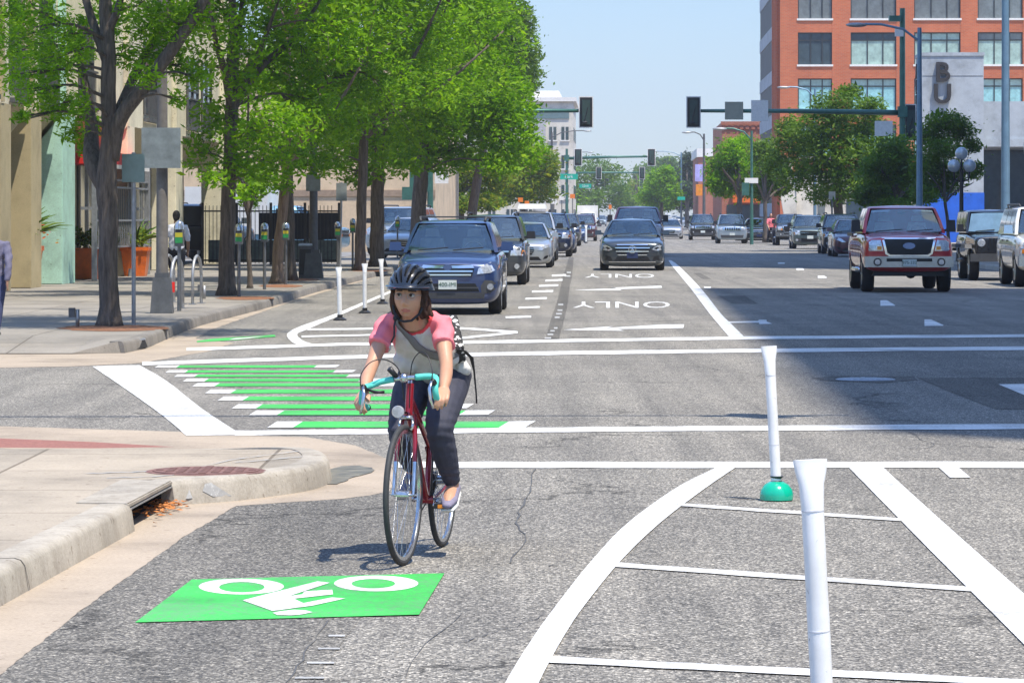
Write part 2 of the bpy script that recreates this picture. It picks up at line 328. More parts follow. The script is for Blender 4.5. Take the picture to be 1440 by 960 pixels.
def kerb(path, name='kerb', w=.16, side=1, m=None):
    P = [Vector(p) for p in path]; mb = MB(); rings = []
    for i, p in enumerate(P):
        t = (P[min(i+1, len(P)-1)] - P[max(i-1, 0)]); t.z = 0; t.normalize(); n = Vector((-t.y, t.x, 0))*side
        sec = [(-.035, -.03-p.z), (-.012, -.035), (.006, -.010), (.035, 0), (w, -.002), (w, -.03-p.z)]
        rings.append([mb.b.verts.new(p + n*a + Vector((0, 0, z))) for a, z in sec])
    for q, r_ in zip(rings, rings[1:]):
        for k in range(5): mb.b.faces.new((q[k], q[k+1], r_[k+1], r_[k]))
    mb.b.faces.new(rings[0]); mb.b.faces.new(rings[-1][::-1])
    return tag(mb.obj(name, m or M_KERB, smooth=R(50)), kind='structure')
# near left corner
KA = [(-2.56, 9, .15), (-2.40, 12.3, .15), (-2.246, 15.6, .15), (-2.13, 17.8, .15), (-2.06, 19.15, .15)]
KB = [(-1.995, 20.78, .15), (-1.93, 20.93, .15), (-1.66, 21.2, .15), (-1.39, 21.7, .15), (-1.25, 22.1, .15), (-1.187, 22.66, .15), (-1.22, 23.25, .15), (-1.33, 23.8, .145), (-1.56, 24.4, .115), (-1.95, 25.1, .06), (-2.6, 25.7, .012)]
kerb(KA); NK = kerb([KB[0]] + curve(KB[1:], 5))
mb = MB(); off = [(x-.09, y, .146) for x, y, z in KA] + [(-2.35, 19.2, .146), (-2.30, 20.85, .146)] + [(-2.05, 21.0, .146), (-1.72, 21.3, .146), (-1.46, 21.8, .146), (-1.33, 22.15, .146), (-1.28, 22.66, .146), (-1.31, 23.2, .146), (-1.4, 23.75, .14)]
mb.poly(off + [(-30, 23.9, .146), (-30, 9, .146)])
mb.poly([(-30, 23.9, .146), (-1.4, 23.75, .14), (-1.6, 24.35, .11), (-2.0, 25.05, .055), (-2.7, 25.65, .010), (-30, 26.5, .010)])
tag(mb.obj('sidewalk', M_WALK, fix=False), kind='structure')
pxsheet('gutter_pan', [(-160, 1060), (0, 948), (100, 868), (200, 796), (262, 752), (332, 711), (400, 706), (480, 701), (520, 696), (548, 690), (558, 668), (548, 646), (500, 626), (430, 614), (345, 612), (262, 607), (0, 599), (-500, 590), (-500, 700), (-300, 1060)], .0025, M_GUT, .006)
pxsheet('tactile_strip', [(-200, 617), (0, 616), (130, 621), (245, 628), (130, 630), (0, 629), (-200, 627)], .076, mat('dull_red_tactile', (.36, .16, .13), .9, 0, .25, 30, .8))
M_SCUFF = roadpaint('chalk_scuff', (.66, .62, .56), 1.0)
for q in ([(300, 770), (420, 655), (424, 656), (306, 772)],):
    pass
pxsheet('road', [(0, 948), (100, 868), (200, 796), (262, 752), (332, 711), (400, 706), (480, 701), (520, 696), (548, 690), (600, 690), (590, 735), (560, 790), (505, 870), (440, 960), (395, 1040), (-100, 1040)], .0015, M_ASPH2)
# storm inlet in the near kerb
si = empty('storm_drain', (-2.03, 19.96, 0), 'open storm drain inlet in the near kerb with leaves at its mouth', 'storm drain')
def loc(o, pts): return [Vector(p) - o.location for p in pts]
mb = MB(); mb.poly(loc(si, [(-2.065, 19.13, .153), (-1.988, 20.80, .153), (-2.30, 20.86, .153), (-2.36, 19.18, .153)]), .032); mb.obj('top_slab', M_KERB, si, bev=.008)
mb = MB(); mb.poly(loc(si, [(-2.062, 19.13, .120), (-1.985, 20.80, .120), (-2.03, 20.80, .120), (-2.10, 19.13, .120)]), .008); mb.obj('steel_lip', M_GALV, si)
mb = MB(); q = loc(si, [(-2.14, 19.17, 0), (-2.07, 20.78, 0)])
mb.box((q[0].x-.25, q[0].y, .006), (q[1].x-.04, q[1].y, .010)); mb.box((q[0].x-.30, q[0].y, .011), (q[0].x-.27, q[1].y, .106)); mb.box((q[0].x-.27, q[1].y-.02, .011), (q[1].x+.02, q[1].y, .105)); mb.box((q[0].x-.27, q[0].y, .011), (q[0].x, q[0].y+.02, .105))
mb.obj('throat', M_DARK, si)
mb = MB(); rr = random.Random(3)
for k in range(150):
    u = rr.random(); y = 20.75 - abs(rr.gauss(0, .45)); x = -2.0 + .045*(y-20.8) + rr.uniform(-.1, .10)*(.5+u); a = rr.random()*7; s = rr.uniform(.012, .03)
    z = .012 + rr.random()*.035
    mb.poly(loc(si, [(x+s*math.cos(a), y+s*math.sin(a), z), (x+s*.5*math.cos(a+1.7), y+s*.5*math.sin(a+1.7), z+.008), (x-s*math.cos(a), y-s*math.sin(a), z+.004), (x+s*.5*math.cos(a-1.7), y+s*.5*math.sin(a-1.7), z)]))
lo = mb.obj('leaf_litter', mat('dry_leaves', (.42, .15, .035), .8, 0, .5, 60), si, fix=False); tag(lo, kind='stuff')
# far left corner
KL = [(-4.81, 43.9, .15), (-4.71, 45.6, .15), (-4.76, 48.4, .15), (-4.83, 55, .15), (-4.57, 63.5, .15), (-4.45, 70.5, .15), (-4.36, 78.7, .15), (-4.08, 89, .15), (-3.6, 106, .15)]
KL += [tuple(ST(-6.65, y, .15)) for y in (125, 150)]
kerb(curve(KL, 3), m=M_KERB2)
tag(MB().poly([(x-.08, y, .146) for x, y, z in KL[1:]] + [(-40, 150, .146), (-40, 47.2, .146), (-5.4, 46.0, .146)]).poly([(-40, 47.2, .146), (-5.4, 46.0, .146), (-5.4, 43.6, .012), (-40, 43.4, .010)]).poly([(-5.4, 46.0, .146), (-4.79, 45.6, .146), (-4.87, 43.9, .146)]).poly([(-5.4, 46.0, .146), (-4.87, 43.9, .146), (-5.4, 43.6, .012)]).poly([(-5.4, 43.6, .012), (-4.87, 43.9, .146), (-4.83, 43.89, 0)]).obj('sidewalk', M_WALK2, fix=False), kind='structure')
sd_ = empty('storm_drain', (-4.76, 44.8, 0), 'small dark storm drain inlet in the far left kerb by the forked tree', 'storm drain')
MB().poly([(-.045+.035, -.62, .02), (.07+.033, .66, .02), (.055+.012, .66, .112), (-.055+.012, -.62, .112)][::-1], .02, (-1, .1, 0)).obj('throat', M_DARK, sd_); MB().poly([(-.055+.018, -.66, .114), (.055+.020, .70, .114), (.055+.008, .70, .135), (-.055+.006, -.66, .135)][::-1], .02, (-1, .1, 0)).obj('steel_lip', M_GALV, sd_)
pxsheet('gutter_pan', [(-400, 520), (0, 517), (100, 515), (200, 510), (292, 494), (330, 482), (275, 476), (300, 462), (420, 421), (520, 392), (560, 380), (540, 374), (400, 408), (190, 470), (140, 482), (-400, 488)], .0025, M_GUT, .02)
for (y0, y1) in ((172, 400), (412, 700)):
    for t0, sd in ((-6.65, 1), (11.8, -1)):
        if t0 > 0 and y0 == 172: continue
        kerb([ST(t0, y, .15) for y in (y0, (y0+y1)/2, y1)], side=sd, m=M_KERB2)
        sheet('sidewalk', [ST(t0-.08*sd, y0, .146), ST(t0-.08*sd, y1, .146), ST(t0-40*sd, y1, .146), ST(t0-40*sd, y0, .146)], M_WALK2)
for (y0, y1) in ((60, 150), (172, 400)):
    kerb([ST(11.8, y, .15) for y in (y0, (y0+y1)/2, y1)], side=-1)
    sheet('sidewalk', [ST(11.88, y0, .146), ST(11.88, y1, .146), ST(60, y1, .146), ST(60, y0, .146)], M_WALK)
sheet('parking_lot', [ST(-36, 113, .151), ST(-10.2, 113, .151), ST(-10.2, 150, .151), ST(-36, 150, .151)], M_TREAD)

# ------------------------------------------------------------------ painted markings (4 mm sheets)
_zc = [0]
def zj(z): _zc[0] += 1; return z + (_zc[0] % 60)*.000025
def mark(px, z=.005, m=None, name='road_marking'): return pxsheet(name, px, zj(z), m or M_WHITE)
def jit(pts, a=.8):
    return pts
def band(line, w, z=.005, m=None, name='road_marking'):       # a horizontal-ish painted line, w photo pixels thick
    z = zj(z); rr = random.Random(int(line[0][0]*7)); top = []; bot = []
    n = 14
    for k in range(len(line)-1):
        (xa, ya), (xb, yb) = line[k], line[k+1]
        for j in range(n):
            u = j/n; x = xa+(xb-xa)*u; y = ya+(yb-ya)*u
            top.append((x, y - w/2 + rr.uniform(-.06, .06)*w)); bot.append((x, y + w/2 + rr.uniform(-.06, .06)*w))
    x, y = line[-1]; top.append((x, y-w/2)); bot.append((x, y+w/2))
    mb = MB(); T = [mb.b.verts.new(G(*p, z)) for p in top]; B = [mb.b.verts.new(G(*p, z)) for p in bot]
    for i in range(len(T)-1): mb.b.faces.new((B[i], B[i+1], T[i+1], T[i]))
    return tag(mb.obj(name, m or M_WHITE, fix=False), kind='structure')
def strip(left, right, z=.005, m=None, name='road_marking'):
    z = zj(z); L = curve(left, 6); Rr = curve(right, 6); mb = MB(); a = [mb.b.verts.new(G(*p, z)) for p in L]; b = [mb.b.verts.new(G(*p, z)) for p in Rr]
    for i in range(len(a)-1): mb.b.faces.new((a[i], b[i], b[i+1], a[i+1]))
    return tag(mb.obj(name, m or M_WHITE, fix=False), kind='structure')
band([(560, 653), (900, 653), (2000, 653)], 8.5)
band([(330, 608.5), (640, 605), (1000, 602), (2000, 596)], 7)
band([(200, 511), (480, 502), (720, 497), (1080, 492.5), (2000, 484.4)], 5)
band([(262, 491), (480, 484), (720, 480), (1080, 474.5), (2000, 467.4)], 4.2)
strip([(130, 515), (180, 549), (230, 585), (262, 612)], [(196, 513), (235, 536), (285, 575), (340, 611)], .0065)
rows = [(515, 3.2, 220, 250), (522, 3.2, 235, 262), (528, 3.4, 247, 275), (534, 3.8, 260, 290), (540.5, 4.6, 274, 305), (550, 5.2, 292, 328), (560, 5.6, 310, 345), (571, 6, 330, 364), (580, 6.4, 355, 394), (596.5, 8.6, 382, 418)]
for i, (y, h, a, b) in enumerate(rows):
    e = 475 + (y-515)*3.32; s = h*.75
    q = lambda u: (u - s, y + h/2, u + s*1.2, y - h/2)
    xa, ya, xb, yb = q(a); xc, yc, xd, yd = q(b); xe, ye, xf, yf = q(e - (b-a)*1.05); xg, yg, xh, yh = q(e)
    mark([(xa, ya), (xc, yc), (xd, yd), (xb, yb)]); mark([(xe, ye), (xg, yg-.5), (xh, yh-.5), (xf, yf)]); mark([(xc, yc), (xe, ye), (xf, yf), (xd, yd)], .005, M_GREEN, 'crossing_marking')
strip([(1011, 655), (950, 686), (880, 737), (830, 790), (790, 840), (752, 892), (710, 960), (660, 1060)], [(1037, 655), (986, 690), (930, 733), (880, 780), (840, 827), (800, 882), (757, 960), (715, 1060)], .006)
strip([(1192, 655), (1316, 781), (1440, 905), (1540, 1006)], [(1240, 655), (1318, 726), (1440, 834), (1540, 922)], .006)
band([(945, 708), (1280, 731)], 4); band([(846, 792), (1372, 828)], 6.2); band([(770, 926), (1480, 961)], 9)
mark([(1318, 655), (1346, 655), (1365, 671), (1336, 671)]); mark([(1404, 540), (1480, 539), (1500, 562), (1440, 555)])
# the green box with the bicycle symbol
Z = lambda x, y: (180 + x/3, 780 + y/3)
mark([Z(30, 283), Z(1228, 250), Z(1335, 76), Z(270, 102)], .005, M_GREEN, 'bike_lane_marking')
def ring(cx, cy, rx, ry, ix, ry2, dx, dy):
    mb = MB(); o = []; i = []
    for k in range(40):
        a = 2*PI*k/40; o.append(mb.b.verts.new(G(*Z(cx+rx*math.cos(a), cy+ry*math.sin(a)), .0075))); i.append(mb.b.verts.new(G(*Z(cx+dx+ix*math.cos(a), cy+dy+ry2*math.sin(a)), .0075)))
    for k in range(40): mb.b.faces.new((o[k], i[k], i[(k+1) % 40], o[(k+1) % 40]))
    tag(mb.obj('bike_lane_marking', M_WHITE), kind='structure')
ring(478, 132, 180, 33, 96, 22, 2, 3); ring(1047, 119, 178, 33, 92, 20, -12, 1)
mark([Z(*p) for p in [(483, 190), (640, 150), (800, 110), (852, 116), (680, 172), (735, 165), (745, 152), (862, 145), (865, 165), (700, 183), (740, 202), (860, 178), (917, 182), (780, 212), (610, 235)]][::-1], .0075, name='bike_lane_marking')
mark([Z(*p) for p in [(610, 243), (640, 236), (700, 230), (750, 232), (780, 240), (735, 249), (690, 253), (630, 252)]][::-1], .0075, name='bike_lane_marking')
# far side markings
mark([(277, 479), (300, 476), (386, 470.5), (388, 473), (330, 478), (277, 481)], .005, M_GREEN, 'bike_lane_marking'); mark([(330, 475.5), (372, 472.5), (350, 475.8), (322, 477.5)], .0075)
strip([(640, 372), (549, 408.5), (469, 442), (424, 458), (404, 469), (411, 481), (428, 487)], [(642, 373.5), (551, 411), (472, 446), (432, 463), (418, 470), (427, 479), (448, 486)])
band([(432, 463), (640, 461)], 2.5); band([(424, 473), (640, 468)], 2.5)
band([(560, 457), (660, 462), (728, 467)], 3); band([(600, 480), (660, 474), (728, 467)], 3)
for x0, x1, y in ((711, 747, 445.5), (729, 759, 432), (739, 769, 419.5), (748, 778, 409.5), (758, 785, 401.5), (767, 791, 394), (776, 796, 387)): band([(x0, y+.5), (x1, y-.5)], 2.6)
strip([(767, 477), (775, 448), (783, 425), (791, 392), (800, 362)], [(786, 477), (797, 434), (801, 405), (804, 390), (807, 362)], .003, M_PATCH, 'road_patch')
for x0, x1, y in ((797, 803, 383), (794, 802, 388), (785, 792, 428), (784, 791, 436), (782, 790, 441), (780, 787, 446), (774, 780, 465), (770, 778, 470), (779, 784, 461), (766, 775, 475)): band([(x0, y), (x1, y)], 2.0, .006, M_OLD)
strip([(940, 366), (947, 376), (971, 405), (995, 437), (1008, 453), (1026, 474)], [(944, 366), (957, 376), (987, 407), (1013, 440), (1028, 455), (1047, 474)])
mark([(808, 407.5), (862, 405.5), (862, 404), (858, 404.5), (930, 401.5), (931, 404.5), (872, 406.5), (874, 408.2), (826, 408.2)][::-1])
mark([(792, 463.5), (862, 458.5), (852, 461), (933, 456), (962, 456), (961, 461), (918, 462), (868, 462.5), (878, 465)][::-1])
mark([(1009, 452.5), (1066, 451), (1067, 449.5), (1078, 449.5), (1078, 452), (1086, 455), (1068, 455.5), (1067, 453.5), (1009, 454)][::-1])
for x0, y0, x1, y1 in ((1094, 369, 1103, 371), (1120, 377, 1130, 380), (1150, 387.5, 1162, 391), (1238, 422, 1258, 430), (1300, 449, 1326, 458), (990, 403, 999, 405)): mark([(x0, y1), (x1, y1), (x1+1, y1-1), (x0+9, y0), (x0, y0)])
for cx, y0, y1, x0, x1 in ((873, 424, 432.7, 805, 942), (871, 385, 390.3, 822, 920)):
    me = text_mesh('ONLY', 1.0); vs = [v.co.copy() for v in me.vertices]; xs = [v.x for v in vs]; ys = [v.y for v in vs]
    for v in me.vertices:
        u = 1-(v.co.x-min(xs))/(max(xs)-min(xs)); w = (v.co.y-min(ys))/(max(ys)-min(ys)); py = y0+(y1-y0)*w
        pa = HY + 1/((1-w)/(y0-HY)+w/(y1-HY)); v.co = G(x0+(x1-x0)*u, pa, .005)
    me.flip_normals(); tag(link('road_marking', me, M_WHITE), kind='structure')
# patches and covers
mark([(1010, 416), (1048, 416), (1066, 427), (1030, 427)], .003, M_PATCH, 'road_patch'); mark([(975, 384), (985, 384), (1000, 392), (988, 392)], .003, M_PATCH, 'road_patch')
mark([(1140, 531), (1180, 528), (1285, 529), (1290, 534), (1240, 538), (1160, 535)], .003, M_PATCH, 'road_patch'); mark([(1290, 531), (1480, 531), (1540, 575), (1400, 575), (1330, 548)], .003, M_PATCH, 'road_patch')
pxsheet('dark_road_patch', [(457, 668), (464, 659), (480, 655), (505, 654), (524, 657), (527, 660), (514, 666), (497, 670), (486, 676), (474, 680), (461, 680)], .007, mat('dark_patch', (.17, .15, .11), .4, 0, .6, 7), .02)  # small mottled dark patch on the gutter at the corner
def cover(px, py, z, r, m, label):
    c = G(px, py, z); o = empty('manhole_cover', c, label, 'manhole cover')
    MB().lathe([(r*.98, -.02), (r, 0), (r*.93, .005), (r*.9, .003)], n=36).obj('frame', m, o)
    mb = MB(); mb.lathe([(r*.88, .0035), (r*.88, .007)], n=36)
    for i in range(-4, 5):
        for j in range(-4, 5):
            if i*i+j*j < 17: mb.box((i*r*.19-r*.06, j*r*.19-r*.06, .0072), (i*r*.19+r*.06, j*r*.19+r*.06, .011))
    mb.obj('lid', m, o)
cover(290, 662, .148, .37, mat('rusty_iron', (.20, .105, .085), .7, .2, .4, 14), 'rusty round manhole cover in the near corner sidewalk')
cover(1217, 533, .006, .31, mat('worn_iron', (.34, .37, .42), .45, .5, .3, 14), 'pale worn manhole cover in the shaded crossing road')
# chalky scuffs on the corner and old paint on the kerb face
for ln, w in (([(120, 666), (200, 663), (262, 661)], 1.4), ([(255, 662), (330, 646), (420, 634)], 1.6), ([(150, 672), (240, 668), (300, 655)], 1.0), ([(330, 650), (380, 646), (425, 642)], 1.3)):
    c = [((px-CX)/F*F*(HC-.148)/(py-HY), F*(HC-.148)/(py-HY)) for px, py in curve(ln, 8)]; mb = MB(); rr = random.Random(int(w*10)); aa = []; bb = []
    for x, y in c: k = .012*w*rr.uniform(.2, 1.4); j = rr.uniform(-.03, .03); aa.append(mb.b.verts.new((x, y-k+j, .1495))); bb.append(mb.b.verts.new((x, y+k*2+j, .1495)))
    for i in range(len(aa)-1): mb.b.faces.new((aa[i], aa[i+1], bb[i+1], bb[i]))
    tag(mb.obj('sidewalk_scuff', M_OLD, fix=False), kind='structure')
for q in ([(261, 701, 20.84), (266, 688, 20.86), (271, 700, 20.87)], [(285, 690, 20.93), (288, 680, 20.94), (297, 678, 20.98), (312, 688, 21.03), (326, 697, 21.09), (300, 698, 20.98)]):
    b_ = bmesh.new(); b_.from_mesh(NK.data); bv = BVHTree.FromBMesh(b_); b_.free(); cp = Vector((0, 0, HC)); P = []
    for px, py, _ in q: dr = (A(px, py, 10)-cp).normalized(); h = bv.ray_cast(cp, dr)[0]; P.append((h if h else A(px, py, 21))-dr*.004)
    tag(MB().poly(P).obj('kerb_paint', M_OLD), kind='structure')
for y0 in (11.2, 13.55, 16.1):
    x0 = float(np.interp(y0, [p[1] for p in KA], [p[0] for p in KA])); mb = MB()
    L = [[mb.b.verts.new((x0-a+.0015, y0+d_, .15+z+.0015)) for a, z in ((-.036, -.145), (-.013, -.035), (.006, -.010), (.035, 0), (.16, -.002))] for d_ in (-.006, .006)]
    for k in range(4): mb.b.faces.new((L[0][k], L[0][k+1], L[1][k+1], L[1][k]))
    tag(mb.obj('kerb_joint', M_DARK), kind='structure')
for x0, x1, y in ((447, 478, 911), (432, 470, 931), (415, 456, 952), (462, 485, 893)): band([(x0, y), (x1, y)], 2.4, .005, M_OLD)
# tar seams and cracks near the camera
M_TAR = mat('tar', (.085, .083, .08), .7, 0, .3, 20)
def crack(px, w): 
    c = curve(px, 5); rr = random.Random(int(px[0][0])); mb = MB(); a = []; b = []
    for x, y in c: k = w*rr.uniform(.1, .75); p = G(x+rr.uniform(-3, 3), y+rr.uniform(-1, 1), .004); a.append(mb.b.verts.new(p+Vector((-k, -k, 0)))); b.append(mb.b.verts.new(p+Vector((k, k, 0))))
    for i in range(len(a)-1): mb.b.faces.new((a[i], b[i], b[i+1], a[i+1]))
    tag(mb.obj('road_crack', M_TAR, fix=False), kind='structure')
crack([(752, 658), (745, 690), (732, 715), (728, 735), (738, 760), (715, 790)], .012); crack([(640, 905), (690, 890), (745, 872), (770, 862)], .010); crack([(640, 676), (700, 674), (760, 672), (810, 668)], .008)
crack([(770, 795), (805, 792), (838, 790)], .012); crack([(1270, 598), (1292, 615), (1310, 628), (1200, 633), (1060, 640)], .01); crack([(560, 962), (600, 905), (650, 862)], .004); crack([(400, 962), (430, 918), (458, 872)], .006)
# ------------------------------------------------------------------ the cyclist
M_SKIN = mat('skin', (.50, .27, .17), .5, 0, .08, 14); M_LIP = mat('lips', (.42, .14, .11), .45, 0, .05); M_BROW = mat('dark_brow', (.06, .03, .02), .8, 0, .1, 30); M_HAIR = barkmat('brown_hair', (.025, .011, .007), (.10, .042, .024)); M_HAIRD = barkmat('black_hair', (.008, .007, .006), (.03, .025, .022))
M_EYE = mat('eye_white', (.42, .39, .37), .2, 0, 0); M_IRIS = mat('dark_iris', (.03, .018, .012), .15, 0, 0)
M_PINK = mat('pink_jersey', (.80, .20, .235), .85, 0, .06, 9, .3); M_COLLAR = mat('red_collar', (.66, .06, .07), .8, 0, .05); M_TEE = mat('heather_white_jersey', (.60, .60, .57), .9, 0, .07, 16, .3); M_NAVYP = mat('dark_leggings', (.038, .040, .062), .75, 0, .18, 26, .3); M_SHOE = mat('lavender_canvas', (.22, .20, .28), .85, 0, .15, 40); M_SOLE = mat('pale_sole', (.68, .68, .64), .7, 0, .1, 10)
M_HELM = mat('helmet_black', (.016, .019, .026), .22, 0, .1, 12, coat=.6); M_VENT = mat('helmet_vent', (.006, .006, .006), .9, 0, 0); M_STRAP = mat('grey_webbing', (.17, .165, .155), .8, 0, .12, 60); M_BSTRAP = mat('black_webbing', (.014, .014, .015), .7, 0, 0)
RF = Vector((-.529, 17.28, 0)); RZ = R(-9.85)
def head_mesh(rx=.073, ry=.093, rz=.116, fem=1.0):
    """a head as a displaced ball: face towards -y, origin at the eye line"""
    nu, nv = 96, 72; V = []; F_ = []
    g = lambda x, z, cx, cz, sx, sz: math.exp(-((x-cx)/sx)**2-((z-cz)/sz)**2)
    for j in range(nv+1):
        ph = PI*j/nv
        for i in range(nu):
            th = 2*PI*i/nu; x = rx*math.sin(ph)*math.sin(th); y = -ry*math.sin(ph)*math.cos(th); z = rz*math.cos(ph)
            f = max(0, -y/ry); low = max(0, -z/rz)
            x *= 1 - .30*low**1.6*(.5+.5*f) + .03*g(abs(x), z, .06, -.025, .03, .03)
            y = y*(1-.10*low*(1-f)) if y < 0 else y*(1.04-.35*low)
            if y < 0:
                ax = abs(x); s = 0
                s += .020*g(x, z, 0, -.036, .0125, .017) + .013*g(x, z, 0, -.012, .009, .024) + .006*g(ax, z, .013, -.043, .008, .009)   # nose and wings
                s -= .012*g(ax, z, .031, .004, .017, .013); s += .005*g(ax, z, .030, .026, .024, .009)                                     # sockets, brows
                s += .006*g(ax, z, .043, -.024, .020, .020)                                                                                # cheeks
                s += .007*g(x, z, 0, -.0665, .022, .0055) + .007*g(x, z, 0, -.079, .019, .0065) - .005*g(x, z, 0, -.0725, .024, .0028)      # lips
                s += .009*g(x, z, 0, -.103, .020, .014) - .004*g(x, z, 0, -.090, .022, .006); s -= .003*g(x, z, 0, -.056, .005, .008)        # chin
                y -= s*min(1, f*1.8)
            V.append((x, y, z))
    for j in range(nv):
        for i in range(nu): F_.append((j*nu+i, j*nu+(i+1) % nu, (j+1)*nu+(i+1) % nu, (j+1)*nu+i))
    me = bpy.data.meshes.new('head'); me.from_pydata(V, [], F_); me.validate(); me.flip_normals()
    mi = []
    for p in me.polygons:
        c = p.center; ax = abs(c.x); k = 0
        if c.y < 0:
            if (c.x/.0255)**2+((c.z+.0725)/(.0098*(1-.25*abs(c.x)/.0255)))**2 < 1: k = 1
            if abs(c.z-(.0262-.05*max(0, ax-.036)-.03*max(0, .036-ax))) < .0036 and .014 < ax < .050: k = 2
        mi.append(k)
    me.polygons.foreach_set('material_index', mi); return me
def ear(mb, x, y, z): mb.ball((x, y, z), (.010, .020, .032), 10)
def hand(mb, wrist, knuck, down, spread, sc=1.0, curl=1.0, thumb=None):
    """palm from wrist to knuckles; four unequal fingers bent from 'knuck' towards 'down'; spread = vector across the knuckles"""
    w, k, dn, sp = Vector(wrist), Vector(knuck), Vector(down).normalized(), Vector(spread).normalized(); fw = (k-w).normalized()
    for u in (-.026, -.009, .009, .026): mb.tube([w+sp*u*.55, (w+k)*.5+sp*u*.9, k+sp*u], [.016*sc, .0155*sc, .0115*sc], 8)
    for u, L in ((-.030, .066), (-.010, .076), (.010, .071), (.030, .056)):
        b = k+sp*u; p1 = b+(fw*.75+dn*.35*curl).normalized()*L*.45; p2 = p1+(fw*(.8-.8*curl)+dn*curl).normalized()*L*.36; p3 = p2+(dn*.8-fw*.55*curl).normalized()*L*.32
        mb.tube([b, p1, p2, p3], [.0105*sc, .0092*sc, .0085*sc, .0068*sc], 8)
    t = Vector(thumb) if thumb else -sp
    b = w+(k-w)*.35+t*.022; mb.tube([b, b+(t*.7+fw*.6).normalized()*.034, b+(t*.35+fw*.8+dn*.3).normalized()*.062], [.0125*sc, .0105*sc, .008*sc], 8)
rider = empty('person', RF, 'woman cyclist in a black helmet and pink sleeved shirt riding towards the camera', 'person', None, RZ)
HCN = Vector((-.036, .335, 1.300)); HR = Matrix.Translation(HCN) @ Matrix.Rotation(R(-3), 4, 'Z') @ Matrix.Rotation(R(-3), 4, 'X') @ Matrix.Rotation(R(2), 4, 'Y')
def limb(mb, pts, n=14): c = curve(pts, 4); mb.tube([p[:3] for p in c], [(p[3], p[3]) if len(p) == 4 else (p[3], p[4]) for p in c], n); mb.ball(pts[0][:3], pts[0][3], 12); mb.ball(pts[-1][:3], pts[-1][3], 12)
AL = [(.108, .475, 1.145, .047), (.132, .37, 1.055, .040), (.160, .28, .965, .033), (.178, .17, .91, .032), (.186, .075, .855, .0225)]
AR = [(-.183, .475, 1.145, .047), (-.200, .37, 1.05, .040), (-.215, .28, .96, .033), (-.216, .17, .90, .032), (-.208, .07, .835, .0225)]
LL = [(.085, .80, .885, .098), (.098, .60, .79, .086), (.100, .43, .672, .068), (.102, .405, .63, .060), (.115, .47, .515, .057), (.133, .55, .385, .037), (.136, .565, .35, .034)]
LR = [(-.085, .80, .885, .098), (-.098, .62, .765, .086), (-.105, .49, .635, .066), (-.106, .485, .60, .058), (-.112, .60, .53, .056), (-.12, .77, .44, .038), (-.122, .81, .415, .034)]
mb = MB()
mb.tube(*zip(*[((x, y, z), (a, b)) for x, y, z, a, b in [(0, .83, .84, .13, .09), (-.005, .77, .92, .150, .11), (-.015, .67, 1.01, .122, .092), (-.03, .55, 1.10, .142, .10), (-.036, .475, 1.165, .135, .075), (-.037, .43, 1.20, .070, .055)]]), 18) if False else None
for pts in ([(0, .83, .84, .13, .09), (-.005, .77, .92, .150, .11), (-.015, .67, 1.01, .122, .092), (-.03, .55, 1.10, .125, .092), (-.036, .475, 1.160, .115, .066), (-.037, .43, 1.20, .060, .050)],):
    mb.tube([p[:3] for p in pts], [(p[3], p[4]) for p in pts], 18)
mb.tube([(-.037, .455, 1.165), (-.037, .41, 1.215), (-.037, .375, 1.25), (-.036, .355, 1.29)], [.065, .050, .047, .045], 14)
for a in (AL, AR, LL, LR): limb(mb, a)
for s, c in ((1, (.05, .492, 1.14)), (-1, (-.125, .492, 1.14))): mb.ball(c, (.065, .04, .036), 12)
hand(mb, AL[-1][:3], (.196, -.005, .825), (-.25, -.05, -1), (.75, .62, .0), thumb=(-.9, -.2, .1)); hand(mb, AR[-1][:3], (-.213, -.01, .80), (.35, -.05, -1), (-.75, .62, 0), thumb=(.9, -.35, .1))
for f in ([(.136, .60, .335), (.139, .52, .315), (.142, .45, .285), (.143, .40, .270)], [(-.122, .85, .385), (-.124, .79, .35), (-.126, .73, .325), (-.127, .69, .32)]): mb.tube(f, [.030, .034, .036, .02], 10)
bm_ = remesh(mb, .0045, 4)
hm = xform(head_mesh(), HR); b = bmesh.new(); b.from_mesh(bm_); b.from_mesh(hm); me = bpy.data.meshes.new('body'); b.to_mesh(me); b.free()
body = link('body', me, [M_SKIN, M_LIP, M_BROW], rider, 4)
for s in (-1, 1):
    e = MB().ball(HR @ Vector((s*.031, -.072, .003)), .0125, 16).obj('eye', M_EYE, rider, 4); MB().ball(HR @ Vector((s*.031-.003, -.0835, .003)), (.0066, .003, .0066), 12).obj('iris', M_IRIS, e, 4)
    MB().tube([HR @ Vector((s*x, y, z)) for x, y, z in ((.018, -.081, .002), (.025, -.0855, .0095), (.034, -.0845, .0105), (.045, -.077, .0075))], .0026, 6).obj('eyelid', M_BROW, e, 4)
gl = MB()
for s in (-1, 1): gl.tube([HR @ Vector((s*.033+.020*math.cos(t*PI/8), -.095+.10*abs(.024*math.cos(t*PI/8)+s*.0)*.4, -.003+.016*math.sin(t*PI/8))) for t in range(17)], .0008, 5)
gl.tube([HR @ Vector((x, -.101, .002)) for x in (-.009, .009)], .0008, 5)
for s in (-1, 1): gl.tube([HR @ Vector((s*.057, -.094, .004)), HR @ Vector((s*.073, -.03, .006)), HR @ Vector((s*.074, .0, .004))], .0013, 5)
gl.obj('glasses', M_GALV, rider, 4)
